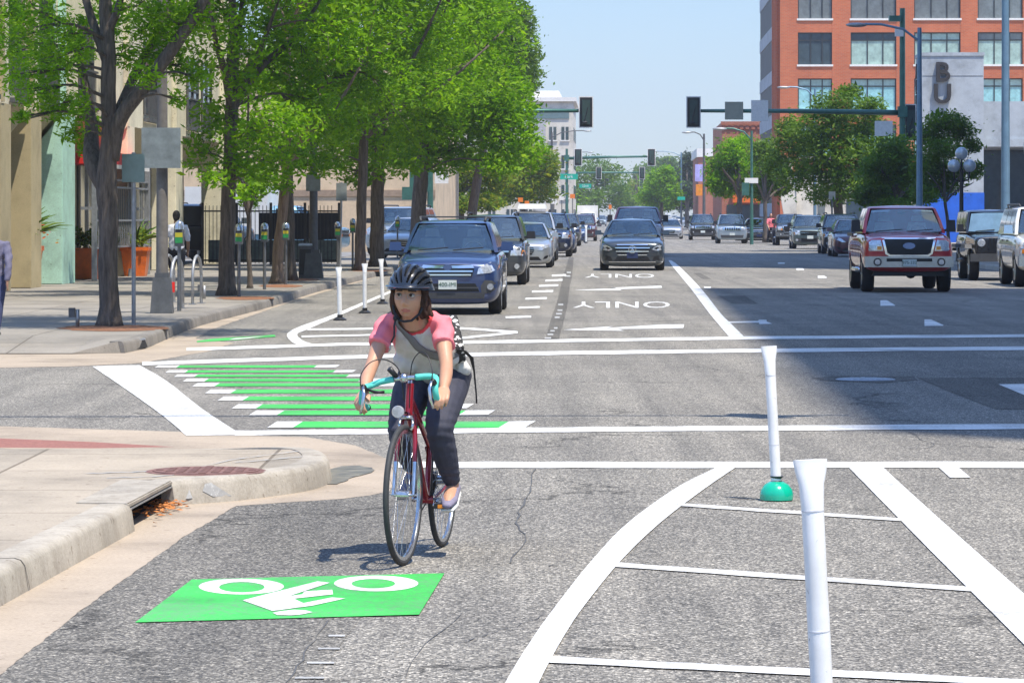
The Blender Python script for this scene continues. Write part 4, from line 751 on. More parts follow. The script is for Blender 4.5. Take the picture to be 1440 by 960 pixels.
def make_car(name, label, sp, pm, group=None):
    o = empty(name, (0, 0, 0), label, sp.get('cat', 'car'), group); Wd, L, H = sp['W'], sp['L'], sp['H']; hw = Wd/2
    # body loft
    b = bmesh.new(); rings = []
    for y, k, zt, zb in sp['st']:
        zb -= sp.get('drop', .075)
        w = hw*k; h = zt-zb; c = sp.get('crown', .035)
        half = [(0, zb), (.72*w, zb), (.94*w, zb+.05), (.995*w, zb+.30*h), (1.0*w, zb+.62*h), (.975*w, zb+.88*h), (.90*w, zt-.015), (.70*w, zt+.3*c), (.36*w, zt+.8*c), (0, zt+c)]
        rings.append([b.verts.new((x, y, z)) for x, z in half] + [b.verts.new((-x, y, z)) for x, z in half[-2:0:-1]])
    n = len(rings[0])
    for q, r_ in zip(rings, rings[1:]):
        for k in range(n): b.faces.new((q[k], q[(k+1) % n], r_[(k+1) % n], r_[k]))
    b.faces.new(rings[0][::-1]); b.faces.new(rings[-1]); bmesh.ops.recalc_face_normals(b, faces=b.faces)
    me = bpy.data.meshes.new('body'); b.to_mesh(me); b.free(); me.materials.append(pm); me.materials.append(M_DARK)
    t = bpy.data.objects.new('tmpbody', me); COL.objects.link(t)
    s = t.modifiers.new('s', 'SUBSURF'); s.levels = s.render_levels = 2
    r, ww = sp['wr'], sp['ww']; cut = MB(); cut.mi = 1
    for y in sp['wy']:
        for sd in (-1, 1): cut.lathe([(r*1.13, hw*.62*sd), (r*1.13, hw*1.2*sd)], (0, y, r*1.02), 'X', 24)
    cm = cut.mesh('cut'); cm.materials.append(pm); cm.materials.append(M_DARK); cu = bpy.data.objects.new('cut', cm); COL.objects.link(cu)
    m = t.modifiers.new('b', 'BOOLEAN'); m.object = cu; m.operation = 'DIFFERENCE'; m.solver = 'EXACT'
    bm_ = evalmesh(t); bpy.data.objects.remove(t); bpy.data.objects.remove(cu)
    bm_.materials.clear(); body = link('body', bm_, [pm, M_DARK], o, R(38))
    bb = bmesh.new(); bb.from_mesh(bm_); bvh = BVHTree.FromBMesh(bb); bb.free()
    # cabin
    if 'cab' in sp:
        z0, z1 = sp['belt'], H; (fy0, fy1), (ry0, ry1), (k0, k1) = sp['cab']; mb = MB(); rg = []
        bow = sp.get('bow', .14)
        for u, ins in ((0, 0), (.5, 0), (.93, 0), (1.0, .07)):
            z = z0+(z1-z0)*u - (.0 if u < 1 else 0); w = hw*(k0+(k1-k0)*u) - ins*.9; yf = fy0+(fy1-fy0)*u + ins*1.1; yr = ry0+(ry1-ry0)*u - ins
            w += .018*math.sin(u*PI)
            P = [(-w, yf+bow), (-w*.92, yf+bow*.7), (-w*.45, yf+bow*.12), (0, yf), (w*.45, yf+bow*.12), (w*.92, yf+bow*.7), (w, yf+bow), (w, (yf+yr)/2), (w, yr-.06), (w*.85, yr), (0, yr+.03), (-w*.85, yr), (-w, yr-.06), (-w, (yf+yr)/2)]
            rg.append([mb.b.verts.new((x, y, z)) for x, y in P])
        for q, r_ in zip(rg, rg[1:]):
            for k in range(14): mb.b.faces.new((q[k], q[(k+1) % 14], r_[(k+1) % 14], r_[k]))
        cy = (fy1+ry1)/2; ct = mb.b.verts.new((0, cy, z1+.035))
        for k in range(14): mb.b.faces.new((rg[-1][k], rg[-1][(k+1) % 14], ct))
        full = mb.b.copy(); bmesh.ops.recalc_face_normals(full, faces=full.faces); cv = BVHTree.FromBMesh(full); full.free()
        kill = []
        for q, r_ in zip(rg[:2], rg[1:3]):
            for k in range(1, 5): kill += [f for f in q[k].link_faces if all(v in f.verts for v in (q[k], q[k+1], r_[k], r_[k+1]))]
        bmesh.ops.delete(mb.b, geom=kill, context='FACES_ONLY')
        cab = mb.obj('cabin', sp.get('cabmat', pm), o, R(42))
        wl = lambda u: hw*(k0+(k1-k0)*u)
        a, c_ = .07, .86; za, zc = z0+(z1-z0)*a, z0+(z1-z0)*c_
        ws = [(-wl(a)*.93, za), (-wl(a)*.5, za-.015), (wl(a)*.5, za-.015), (wl(a)*.93, za), (wl(c_)*.88, zc), (wl(c_)*.4, zc+.022), (-wl(c_)*.4, zc+.022), (-wl(c_)*.88, zc)]
        patch('windshield', cv, ws, 'y', sp.get('glass', M_WSG), o, .006, .006, 4)
        MB().tube([(-wl(a)*.7, fy0-.01, za+.0), (-wl(a)*.05, fy0+.00, za+.045)], .012, 5).tube([(wl(a)*.05, fy0-.03, za+.0), (wl(a)*.7, fy0+.02, za+.045)], .012, 5).obj('wiper', M_BLACK, o)
        iw = hw*k0*.86; ib = MB(); ib.box((-iw, fy0+.16, z0-.02), (iw, fy0+.62, z0+.055), (.96, .8)); ib.box((-iw, fy0+.63, z0-.02), (iw, ry1-.12, z0+.035))
        hy = fy1+.30; top = min(z0+.40, z1-.14)
        ib.obj('dashboard', M_TRIM, o, bev=.02)
        for sd in (-1, 1):
            MB().box((sd*.37-.24, hy, z0+.0), (sd*.37+.24, hy+.14, top-.16), (.8, .8)).box((sd*.37-.13, hy+.03, top-.13), (sd*.37+.13, hy+.12, top), (.85, 1)).obj('seat', sp.get('seatm', M_SEAT), o, R(50), bev=.03)
        MB().lathe([(.165, -.012), (.185, -.012), (.185, .012), (.165, .012)], (.37, fy0+.60, z0+.02), Matrix(((1, 0, 0), (0, .45, -.9), (0, .9, .45))), 20, close=True).obj('steering_wheel', M_BLACK, o, R(50))
        mb2 = MB().ball((0, fy1-.02+.12, zc-.05), (.10, .02, .035), 8); mb2.obj('rear_view_mirror', M_BLACK, o)
        for y0, y1, y2, y3 in sp['win']:
            for ax in ('x', '-x'):
                q = [(y0, za), (y1, za), (y3, zc), (y2, zc)]
                patch('side_window', cv, q if ax == 'x' else q, ax, M_TINT, o, .006, .02, 2)
        my = fy0+.30
        for sd in (-1, 1):
            mb = MB(); x0 = sd*wl(0)*.97; mw, mh = sp.get('mir', (.22, .15))
            mb.tube([(x0, my, z0+.05), (x0+sd*.10, my-.02, z0+.09)], [.03, .022], 6)
            mb.b.verts.ensure_lookup_table(); q = MB()
            mb.box((x0+sd*.06 if sd > 0 else x0-.06-mw, my-.07, z0+.03), (x0+.06+mw if sd > 0 else x0-sd*-.06, my+.05, z0+.03+mh), (.86, .8))
            mb.obj('wing_mirror', sp.get('mirmat', pm), o, R(35), bev=.025)
    for y in sp['wy']:
        for sd in (-1, 1): make_wheel(o, sd*(hw-ww/2-.015), y, r, ww, sp.get('rim', M_ALLOY))
    X = lambda pts: [(x*hw, z) for x, z in pts]
    for it in sp['front']:
        nm, m, pts, off = it[:4]; mir = len(it) > 4 and it[4]
        patch(nm, bvh, X(pts), 'y', m, o, off)
        if mir: patch(nm, bvh, mirrored(X(pts)), 'y', m, o, off)
    pl = sp.get('plate')
    if pl:
        txt, z, pm2, tm = pl[:4]; hx = pl[4] if len(pl) > 4 else 0
        h = bvh.ray_cast(Vector((hx, -3, z)), Vector((0, 1, 0)))[0]; yy = (h.y if h else 0) - .035
        p = MB().box((hx-.155, yy, z-.078), (hx+.155, yy+.02, z+.078)).obj('license_plate', pm2, o, bev=.006)
        if txt:
            tm_ = xform(text_mesh(txt, .098, .002), Matrix.Translation((hx, yy-.003, z)) @ Matrix.Rotation(R(90), 4, 'X')); link('plate_text', tm_, tm, p)
    sp['bvh'] = bvh; 
    if 'extra' in sp: sp['extra'](o, sp, pm)
    # side trim: door gaps and handles
    bel = sp.get('belt', H*.6)
    for y in sp.get('doors', ()):
        for ax in ('x', '-x'): patch('door_gap', bvh, [(y, bel-.55), (y+.012, bel-.55), (y+.012, bel-.04), (y, bel-.04)], ax, M_DARK, o, .002, .01, 2)
    for y in sp.get('handles', ()):
        for ax in ('x', '-x'): patch('door_handle', bvh, [(y, bel-.16), (y+.18, bel-.16), (y+.18, bel-.13), (y, bel-.13)], ax, sp.get('hmat', pm), o, .03, .04, 1)
    return o
M_PLATE = mat('pale_plate', (.62, .66, .62), .4, 0, .06, 20); M_PTXT = mat('dark_green_ink', (.02, .09, .05), .5, 0, 0); M_DPL = mat('blue_dealer_plate', (.02, .035, .11), .4, 0, .1, 20); M_WTXT = mat('white_ink', (.75, .75, .75), .5, 0, 0)
M_GRILLE = mat('black_grille', (.012, .012, .013), .4, .2, .3, 60)
bar = lambda x, z0, z1: [(-x, z0), (x, z0), (x, z1), (-x, z1)]
def roofrails(o, sp, pm, y0=2.0, y1=4.3, m=None, cross=True):
    hw = sp['W']/2*sp['cab'][2][1]; z = sp['H']; m = m or M_PLASTIC
    for sd in (-1, 1): MB().tube([(sd*hw*.9, y0, z-.0), (sd*hw*.93, y0+.12, z+.065), (sd*hw*.93, y1-.12, z+.065), (sd*hw*.9, y1, z)], .024, 8).obj('roof_rail', m, o, 4)
    if cross:
        for y in (y0+.35, y1-.5): MB().box((-hw*.92, y-.03, z+.06), (hw*.92, y+.03, z+.085)).obj('crossbar', m, o, bev=.008)
def wagon_extra(o, sp, pm):
    roofrails(o, sp, M_BLACK); 
    MB().lathe([(.052, 0), (.05, .006)], (0, sp['bvh'].ray_cast(Vector((0, -3, .80)), Vector((0, 1, 0)))[0].y-.035, .815), Matrix(((1.5,0,0),(0,0,-1),(0,1,0))), 20).obj('oval_badge', mat('badge_blue', (.05, .10, .25), .2, .4, .1, 30, coat=1), o)
SP_WAGON = dict(cat='station wagon', W=1.82, L=4.78, H=1.60, belt=1.06, wr=.345, ww=.225, wy=(.93, 3.67),
    st=[(0, .62, .78, .34), (.05, .81, .86, .27), (.18, .95, .93, .25), (.55, 1, .985, .26), (1.1, 1, 1.06, .27), (2.4, 1, 1.10, .27), (4.0, 1, 1.10, .28), (4.6, .95, 1.08, .32), (4.78, .85, 1.0, .42)],
    cab=((1.08, 1.80), (4.70, 4.40), (.91, .69)), win=((1.75, 2.6, 2.08, 2.62), (2.68, 3.5, 2.70, 3.42), (3.58, 4.4, 3.50, 4.2)), mirmat=None, doors=(1.45, 2.62, 3.62), handles=(2.35, 3.35),
    front=[('grille', M_GRILLE, [(-.50, .80), (-.46, .655), (.46, .655), (.50, .80), (.44, .865), (-.44, .865)], .012), ('grille_bar', M_CHROME, bar(.44, .675, .70), .03), ('grille_bar', M_CHROME, bar(.47, .735, .765), .03), ('grille_bar', M_CHROME, [(-.5, .805), (-.2, .80), (.2, .80), (.5, .805), (.46, .86), (.2, .845), (-.2, .845), (-.46, .86)], .032),
           ('headlight', M_LAMP, [(.55, .70), (.80, .72), (.955, .80), (.965, .90), (.90, .945), (.70, .86), (.58, .80)], .014, True), ('turn_lamp', M_AMBER, [(.93, .77), (.965, .80), (.965, .86), (.945, .85)], .022, True),
           ('lower_intake', M_GRILLE, [(-.60, .40), (.60, .40), (.52, .54), (-.52, .54)], .012), ('lower_bar', M_PLASTIC, bar(.58, .455, .48), .03), ('fog_surround', M_PLASTIC, [(.64, .36), (.93, .40), (.95, .58), (.70, .60), (.62, .50)], .012, True), ('fog_light', M_LAMP, disc(.80, .485, .055, 12, 1.1), .03, True), ('skid_plate', M_PLASTIC, [(-.90, .28), (.90, .28), (.92, .385), (-.92, .385)], .012)],
    plate=('400-IMI', .52, M_PLATE, M_PTXT), extra=wagon_extra)
SP_SUV = dict(cat='car', W=1.81, L=4.45, H=1.70, belt=1.10, wr=.36, ww=.235, wy=(.86, 3.5),
    st=[(0, .78, .86, .36), (.05, .90, .94, .30), (.2, .97, .99, .28), (.6, 1, 1.03, .29), (1.0, 1, 1.09, .29), (2.4, 1, 1.13, .29), (3.9, 1, 1.13, .30), (4.35, .96, 1.1, .34), (4.45, .9, 1.0, .42)],
    cab=((1.0, 1.58), (4.42, 4.22), (.92, .72)), win=((1.6, 2.4, 1.85, 2.42), (2.48, 3.3, 2.5, 3.28), (3.38, 4.1, 3.36, 4.0)), mirmat=M_BLACK, mir=(.23, .18), doors=(1.35, 2.44, 3.4), handles=(2.15, 3.1),
    front=[('grille', M_GRILLE, bar(.52, .72, .92), .012), ('grille_bar', M_CHROME, bar(.52, .80, .84), .03), ('headlight', M_LAMP, [(.56, .72), (.90, .72), (.96, .94), (.60, .94)], .014, True), ('turn_lamp', M_AMBER, [(.86, .72), (.965, .74), (.965, .94), (.89, .94)], .024, True),
           ('bumper_lower', M_PLASTIC, [(-.92, .33), (.92, .33), (.95, .56), (-.95, .56)], .014), ('lower_intake', M_GRILLE, bar(.50, .40, .54), .03), ('fog_light', M_LAMP, disc(.74, .46, .065, 12, 1.1), .035, True)],
    plate=('', .60, M_PLATE, M_PTXT), extra=lambda o, sp, pm: roofrails(o, sp, pm, 1.8, 4.1, M_BLACK, False))
SP_SEDAN = dict(cat='car', W=1.86, L=4.85, H=1.46, belt=.96, wr=.335, ww=.22, wy=(.95, 3.75),
    st=[(0, .66, .66, .26), (.05, .84, .74, .20), (.2, .95, .80, .18), (.6, 1, .87, .19), (1.3, 1, .95, .20), (2.4, 1, .985, .20), (3.9, 1, 1.0, .21), (4.6, .94, 1.02, .26), (4.85, .82, .92, .4)],
    cab=((1.25, 2.15), (4.45, 3.6), (.90, .63)), win=((1.95, 2.75, 2.4, 2.76), (2.84, 3.75, 2.84, 3.35)), doors=(1.55, 2.8, 3.8), handles=(2.5, 3.5),
    front=[('grille', M_GRILLE, [(-.36, .56), (-.26, .42), (.26, .42), (.36, .56), (.33, .66), (-.33, .66)], .012), ('grille_bar', M_CHROME, bar(.34, .49, .505), .025), ('grille_bar', M_CHROME, bar(.35, .55, .565), .025), ('grille_bar', M_CHROME, bar(.35, .61, .625), .025), ('headlight', M_LAMP, [(.46, .58), (.62, .57), (.90, .70), (.965, .80), (.90, .80), (.66, .72)], .014, True), ('turn_lamp', M_AMBER, [(.88, .73), (.95, .78), (.95, .80), (.86, .765)], .024, True),
           ('lower_intake', M_GRILLE, [(-.62, .24), (.62, .24), (.50, .36), (-.50, .36)], .012), ('side_intake', M_GRILLE, [(.66, .28), (.90, .34), (.90, .42), (.72, .38)], .012, True), ('bumper_lip', M_CHROME, bar(.6, .215, .232), .02)], extra=None)
SP_SEDAN.pop('extra')
def star(o, sp, pm):
    h = sp['bvh'].ray_cast(Vector((0, -3, .60)), Vector((0, 1, 0)))[0].y - .06; mb = MB()
    mb.lathe([(.094, -.008), (.108, -.008), (.108, .008), (.094, .008)], (0, h, .60), 'Y', 28, close=True)
    for k in range(3):
        a = PI/2 + k*2*PI/3; mb.tube([(0, h, .60), (.1*math.cos(a), h, .60+.1*math.sin(a))], [.022, .005], 6)
    mb.obj('star_emblem', M_CHROME, o, R(35))
SP_SALOON = dict(cat='car', W=1.86, L=4.92, H=1.44, belt=.975, wr=.345, ww=.245, wy=(.88, 3.82), mir=(.20, .13),
    st=[(0, .64, .68, .28), (.06, .85, .77, .21), (.2, .965, .83, .19), (.6, 1, .89, .19), (1.4, 1, .97, .20), (2.4, 1, 1.0, .20), (3.9, 1, 1.02, .21), (4.7, .94, 1.02, .26), (4.92, .82, .92, .4)],
    cab=((1.35, 2.15), (4.5, 3.7), (.90, .63)), win=((2.0, 2.8, 2.4, 2.8), (2.88, 3.8, 2.88, 3.45)), doors=(1.6, 2.84, 3.85), handles=(2.55, 3.55),
    front=[('grille', M_GRILLE, [(-.44, .45), (.44, .45), (.57, .63), (.48, .735), (-.48, .735), (-.57, .63)], .012), ('grille_bar', M_CHROME, bar(.50, .53, .562), .03), ('grille_bar', M_CHROME, bar(.53, .63, .664), .03), ('grille_frame', M_CHROME, [(-.48, .72), (.48, .72), (.46, .748), (-.46, .748)], .03), ('grille_frame', M_CHROME, [(-.44, .435), (.44, .435), (.45, .458), (-.45, .458)], .03),
           ('headlight', M_LAMP, [(.60, .60), (.72, .56), (.88, .58), (.965, .68), (.96, .775), (.82, .73), (.66, .66)], .014, True), ('headlight_shade', M_BLACK, [(.66, .63), (.74, .60), (.82, .66), (.76, .68)], .02, True),
           ('lower_intake', M_GRILLE, [(-.56, .27), (.56, .27), (.46, .40), (-.46, .40)], .012), ('side_intake', M_GRILLE, [(.60, .28), (.90, .31), (.95, .47), (.66, .40)], .012, True), ('bumper_lip', M_CHROME, [(-.70, .235), (.70, .235), (.72, .258), (-.72, .258)], .028)],
    plate=('', .435, M_DPL, M_WTXT), extra=star)
def pickup_extra(o, sp, pm):
    hw = sp['W']/2; mb = MB()
    mb.lathe([(.075, 0), (.07, .02)], (0, -.055, 1.03), Matrix(((1.9,0,0),(0,0,-1),(0,1,0))), 24); mb.obj('oval_badge', mat('pickup_badge', (.10, .20, .42), .2, .4, .1, 30, coat=1), o)
    bp = MB().box((-hw*.97, -.13, .56), (hw*.97, .30, .80), (1, 1)).obj('bumper', mat('dull_chrome', (.40, .41, .43), .22, 1.0, .12, 5), o, R(40), bev=.05)
    MB().box((-.50, -.145, .685), (.50, -.08, .755)).obj('bumper_slot', M_GRILLE, bp, bev=.015)
    MB().box((-.16, -.16, .575), (.16, -.10, .74)).obj('plate_recess', M_GRILLE, bp)
    for sd in (-1, 1): MB().lathe([(.085, 0), (.09, .03), (.07, .032)], (sd*.70, -.12, .675), Matrix(((1,0,0),(0,0,-1),(0,1,0))), 18).obj('fog_surround', M_BLACK, bp); MB().lathe([(.065, 0), (.06, .02)], (sd*.70, -.135, .675), Matrix(((1,0,0),(0,0,-1),(0,1,0))), 18).obj('fog_light', M_LAMP, bp)
    p = MB().box((-.155, -.185, .585), (.155, -.165, .735)).obj('license_plate', M_PLATE, o, bev=.006)
    link('plate_text', xform(text_mesh('975-332', .095, .002), Matrix.Translation((0, -.188, .66)) @ Matrix.Rotation(R(90), 4, 'X')), M_PTXT, p)
    MB().box((-hw*.8, .2, .36), (hw*.8, .34, .55), (.9, 1)).obj('lower_valance', M_BLACK, o, bev=.03)
    MB().tube([(-hw*.75, 1.0, .42), (hw*.75, 1.0, .42)], .06, 8).ball((.12, 1.0, .42), .13, 10).obj('axle', M_DARK, o, 4)
    for sd in (-1, 1): MB().tube([(sd*(hw-.02), 1.55, .48), (sd*(hw-.02), 3.6, .48)], .055, 8).obj('running_board', M_CHROME, o, 4)
    for sd in (-1, 1): MB().box((sd*hw-.03 if sd > 0 else -hw-.0, 3.75, 1.22), (hw if sd > 0 else -hw+.03+.0, 5.5, 1.30)).obj('bed_rail', M_BLACK, o)
SP_PICKUP = dict(drop=.02, cat='pickup truck', W=2.0, L=5.7, H=1.90, belt=1.30, wr=.40, ww=.27, wy=(1.0, 4.66), mir=(.21, .27), mirmat=M_BLACK, crown=.05,
    st=[(0, .88, 1.12, .60), (.04, .94, 1.18, .50), (.15, .98, 1.21, .46), (.5, 1, 1.25, .46), (1.3, 1, 1.31, .44), (2.4, 1, 1.33, .44), (3.68, 1, 1.33, .44), (5.5, 1, 1.30, .48), (5.7, .96, 1.26, .6)],
    cab=((1.25, 1.95), (3.72, 3.62), (.93, .75)), win=((1.95, 2.75, 2.25, 2.76), (2.84, 3.5, 2.84, 3.46)), doors=(1.6, 2.8, 3.7), handles=(2.45, 3.2),
    front=[('grille_frame', M_CHROME, [(-.60, 1.215), (.60, 1.215), (.52, .85), (.44, .80), (-.44, .80), (-.52, .85)][::-1], .03), ('grille', M_GRILLE, [(-.545, 1.18), (.545, 1.18), (.475, .875), (.41, .835), (-.41, .835), (-.475, .875)][::-1], .042), 
           ('headlight', M_LAMP, [(.565, .92), (.955, .92), (.97, 1.16), (.62, 1.16)], .016, True), ('turn_lamp', M_AMBER, [(.60, .94), (.70, .94), (.70, 1.02), (.60, 1.02)], .024, True), ('side_lamp', M_AMBER, [(.90, 1.06), (.975, 1.06), (.975, 1.16), (.91, 1.16)], .024, True)], extra=pickup_extra)
def jeepslots(o, sp, pm):
    hw = sp['W']/2
    for k in range(-3, 4): patch('grille_slot', sp['bvh'], [(k*.135-.04, .80), (k*.135+.04, .80), (k*.135+.04, .96), (k*.135-.04, .96)], 'y', M_GRILLE, o, .035, .02, 1)
    roofrails(o, sp, pm, 1.9, 4.2, M_BLACK, False)
SP_JEEP = dict(SP_SUV, W=1.86, L=4.65, H=1.76, belt=1.14, wy=(.88, 3.6), extra=jeepslots, plate=('', .58, M_PLATE, M_PTXT),
    st=[(0, .82, .94, .38), (.04, .92, .99, .32), (.15, .98, 1.02, .30), (.6, 1, 1.05, .30), (1.05, 1, 1.12, .30), (2.4, 1, 1.16, .30), (4.1, 1, 1.16, .32), (4.55, .96, 1.12, .36), (4.65, .9, 1.0, .44)],
    front=[('grille', M_CHROME, [(-.56, .775), (.56, .775), (.60, .985), (-.60, .985)], .02), ('headlight', M_LAMP, [(.64, .80), (.93, .80), (.96, .97), (.66, .97)], .016, True), ('turn_lamp', M_AMBER, [(.92, .80), (.97, .81), (.97, .95), (.93, .95)], .022, True), ('bumper_lower', M_PLASTIC, [(-.94, .34), (.94, .34), (.95, .52), (-.95, .52)], .014), ('fog_light', M_LAMP, disc(.70, .56, .05), .02, True)])
def wrangler_extra(o, sp, pm):
    hw = sp['W']/2
    for sd in (-1, 1):
        MB().box((sd*hw-.06 if sd > 0 else -hw-.13, .15, .84), (hw+.13 if sd > 0 else -hw+.06, 1.35, .94), (.9, .9)).obj('fender_flare', M_PLASTIC, o, bev=.03)
        MB().box((sd*hw-.06 if sd > 0 else -hw-.13, 2.75, .84), (hw+.13 if sd > 0 else -hw+.06, 3.85, .94), (.9, .9)).obj('fender_flare', M_PLASTIC, o, bev=.03)
        MB().lathe([(.105, 0), (.09, .03)], (sd*.52, -.0, .98), Matrix(((1,0,0),(0,0,-1),(0,1,0))), 18).obj('headlight', M_LAMP, o)
        MB().tube([(sd*(hw+.03), 1.4, .52), (sd*(hw+.03), 2.7, .52)], .05, 8).obj('side_step', M_BLACK, o, 4)
    MB().box((-hw*1.0, -.28, .50), (hw*1.0, .02, .70)).obj('bumper', M_PLASTIC, o, R(40), bev=.04)
    for k in range(-3, 4): MB().box((k*.10-.03, -.025, .86), (k*.10+.03, .03, 1.10)).obj('grille_slot', M_GRILLE, o, bev=.01)
    MB().tube([(0, 4.35, 1.02), (0, 4.6, 1.02)], [.38, .38], 24).obj('spare_wheel', M_RUB, o, R(40))
SP_WRANGLER = dict(drop=0, cat='car', W=1.62, L=4.3, H=1.83, belt=1.24, wr=.41, ww=.26, wy=(.75, 3.3), bow=.03, mir=(.18, .2), mirmat=M_BLACK, crown=.02, glass=glassmat('sky_glass', (.16, .27, .36)),
    st=[(0, .82, 1.10, .62), (.03, .86, 1.14, .58), (.3, .88, 1.17, .56), (1.3, .96, 1.22, .55), (1.45, 1, 1.25, .52), (4.2, 1, 1.25, .52), (4.3, .97, 1.2, .6)],
    cab=((1.32, 1.52), (4.28, 4.25), (.97, .88)), win=((1.65, 2.35, 1.72, 2.35), (2.45, 3.2, 2.45, 3.2), (3.3, 4.1, 3.3, 4.1)), doors=(1.5, 2.4, 3.3), handles=(2.15,), front=[], extra=wrangler_extra)
def bigsuv_extra(o, sp, pm):
    hw = sp['W']/2; roofrails(o, sp, pm, 2.1, 4.8, M_PLASTIC, False)
    MB().box((-hw*.98, -.12, .50), (hw*.98, .25, .74)).obj('bumper', M_CHROME, o, R(40), bev=.045)
SP_BIGSUV = dict(drop=.04, cat='car', W=2.0, L=5.1, H=1.90, belt=1.24, wr=.40, ww=.265, wy=(.95, 3.9), mir=(.22, .2), mirmat=M_CHROME, crown=.04,
    st=[(0, .90, 1.08, .52), (.04, .95, 1.12, .44), (.15, .985, 1.15, .40), (.6, 1, 1.19, .40), (1.2, 1, 1.25, .40), (2.4, 1, 1.27, .40), (4.6, 1, 1.27, .42), (5.0, .98, 1.24, .46), (5.1, .94, 1.1, .5)],
    cab=((1.15, 1.78), (5.06, 4.9), (.93, .77)), win=((1.8, 2.6, 2.05, 2.6), (2.7, 3.6, 2.7, 3.58), (3.7, 4.8, 3.68, 4.7)), doors=(1.5, 2.64, 3.65), handles=(2.35, 3.35), hmat=M_BLACK,
    front=[('grille', M_GRILLE, bar(.58, .80, 1.04), .014), ('grille_bar', M_CHROME, bar(.60, .895, .945), .03), ('headlight', M_LAMP, [(.62, .92), (.93, .92), (.94, 1.06), (.62, 1.06)], .016, True), ('turn_lamp', M_AMBER, [(.62, .80), (.96, .80), (.96, .90), (.62, .90)], .018, True), ('side_lamp', M_AMBER, [(.93, .92), (.975, .92), (.975, 1.06), (.94, 1.06)], .02, True)], extra=bigsuv_extra)
SP_TRUCK = dict(SP_BIGSUV, cat='truck', H=2.0, W=2.0, L=6.2, wy=(1.0, 4.8), extra=lambda o, sp, pm: (MB().box((-1.08, 2.9, .9), (1.08, 6.2, 2.75)).obj('cargo_box', mat('white_box', (.72, .73, .74), .5, 0, .08, 2), o, bev=.04), None)[1],
    cab=((1.15, 1.75), (2.85, 2.8), (.93, .78)), win=((1.8, 2.6, 2.0, 2.6),), st=SP_BIGSUV['st'][:6] + [(3.2, 1, 1.2, .42), (6.0, .98, .95, .5), (6.2, .94, .9, .55)], doors=(1.5,), handles=(2.3,))
P_BLUE = paint('navy_blue', (.022, .045, .135)); P_GREY = paint('charcoal', (.045, .05, .055)); P_SILV = paint('silver', (.46, .48, .50), .6, .3); P_STEEL = paint('steel_grey', (.055, .068, .08), .6, .28); P_REDM = paint('dark_red', (.50, .014, .022), .15)
P_MAR = paint('maroon', (.085, .018, .03), .4); P_BLACK = paint('black', (.012, .012, .014), .2); P_WHITE = paint('white', (.66, .66, .62), 0, .35); P_TEAL = paint('grey_teal', (.085, .12, .125), .5); P_LBLUE = paint('pale_blue_silver', (.36, .43, .48), .55); P_OLIVE = paint('olive_grey', (.075, .075, .065), .5); P_NAVY = paint('midnight_blue', (.012, .024, .07), .4)
for s in (SP_WAGON,): s['mirmat'] = P_BLUE
def put(o, px, py, back=.9, sc=1.0, yaw=0.0):
    g = G(px, py); o.location = (g.x - SL*back*sc, g.y - back*sc, 0); o.rotation_euler = (0, 0, YAW + yaw); o.scale = (sc, sc, sc); return o
GLP = 'cars parked along the left side'; GRP = 'cars parked along the right kerb'; GTR = 'cars driving towards the crossing'
wagon = put(make_car('station_wagon', 'navy blue station wagon with black roof rails parked first behind the cyclist', SP_WAGON, P_BLUE, GLP), 633, 441, .93)
suv = put(make_car('parked_car', 'charcoal grey suv with amber corner lamps parked right behind the navy wagon', SP_SUV, P_GREY, GLP), 690, 400, .86)
sed = put(make_car('parked_car', 'silver sedan with a hexagonal grille parked third in the left row', SP_SEDAN, P_SILV, GLP), 738, 376, .95)
salo = put(make_car('saloon_car', 'dark steel grey saloon with a star emblem in its grille driving in the left lane', SP_SALOON, P_STEEL, GTR), 889, 380, .88, 1.09)
pick = put(make_car('pickup_truck', 'shiny dark red pickup truck with chrome bumper and big black mirrors', SP_PICKUP, P_REDM, GTR), 1273, 410, 1.0)
jeep = put(make_car('parked_car', 'pale blue silver suv with a seven slot grille in the oncoming lanes', SP_JEEP, P_LBLUE, GTR), 1029, 342.5, .88); jeep.name = 'car'
wran = put(make_car('parked_car', 'boxy black open jeep with wide fender flares parked beside the white suv', SP_WRANGLER, P_BLACK, GRP), 1404, 394, .75)
bigs = put(make_car('parked_car', 'big white suv with stacked amber lamps cut by the right photo edge', SP_BIGSUV, P_WHITE, GRP), 1484, 403, .95)
truk = put(make_car('truck', 'white box truck parked far along the left row', SP_TRUCK, P_WHITE, GLP), 826, 326, 1.0)
PM = {id(wagon): 'navy_blue'}
def another(src, old, new, label, px, py, group, name='parked_car', sc=1.0, cat=None, back=.9, yaw=0.0):
    c = copy_tree(src, None, {'car_paint_' + old: new}); c.name = name; c['label'] = label; c['group'] = group
    if cat: c['category'] = cat
    return put(c, px, py, back, sc, yaw)
sk = another(suv, 'charcoal', P_SILV, 'tall silver suv with a white box on its roof behind the silver sedan', 747, 367, GLP, sc=1.08)
MB().box((-.50, 1.7, 1.80), (.50, 3.9, 1.98), (.9, .95)).obj('roof_box', mat('white_box', (.72, .73, .74), .5, 0, .08, 2), sk, bev=.06)
another(suv, 'charcoal', P_NAVY, 'dark blue suv parked behind the silver suv with the roof box', 772, 361, GLP, sc=1.05)
another(sed, 'silver', P_NAVY, 'midnight blue small sedan poking out low from the left row', 783, 356, GLP, sc=.95)
another(suv, 'charcoal', P_OLIVE, 'olive grey suv parked just past the midnight blue sedan', 793, 346, GLP, sc=1.05)
another(jeep, 'pale_blue_silver', P_MAR, 'maroon suv parked past the olive grey one in the left row', 820, 339, GLP)
another(sed, 'silver', P_BLUE, 'blue sedan squeezed between the olive suv and the maroon one', 806, 341, GLP, sc=.95)
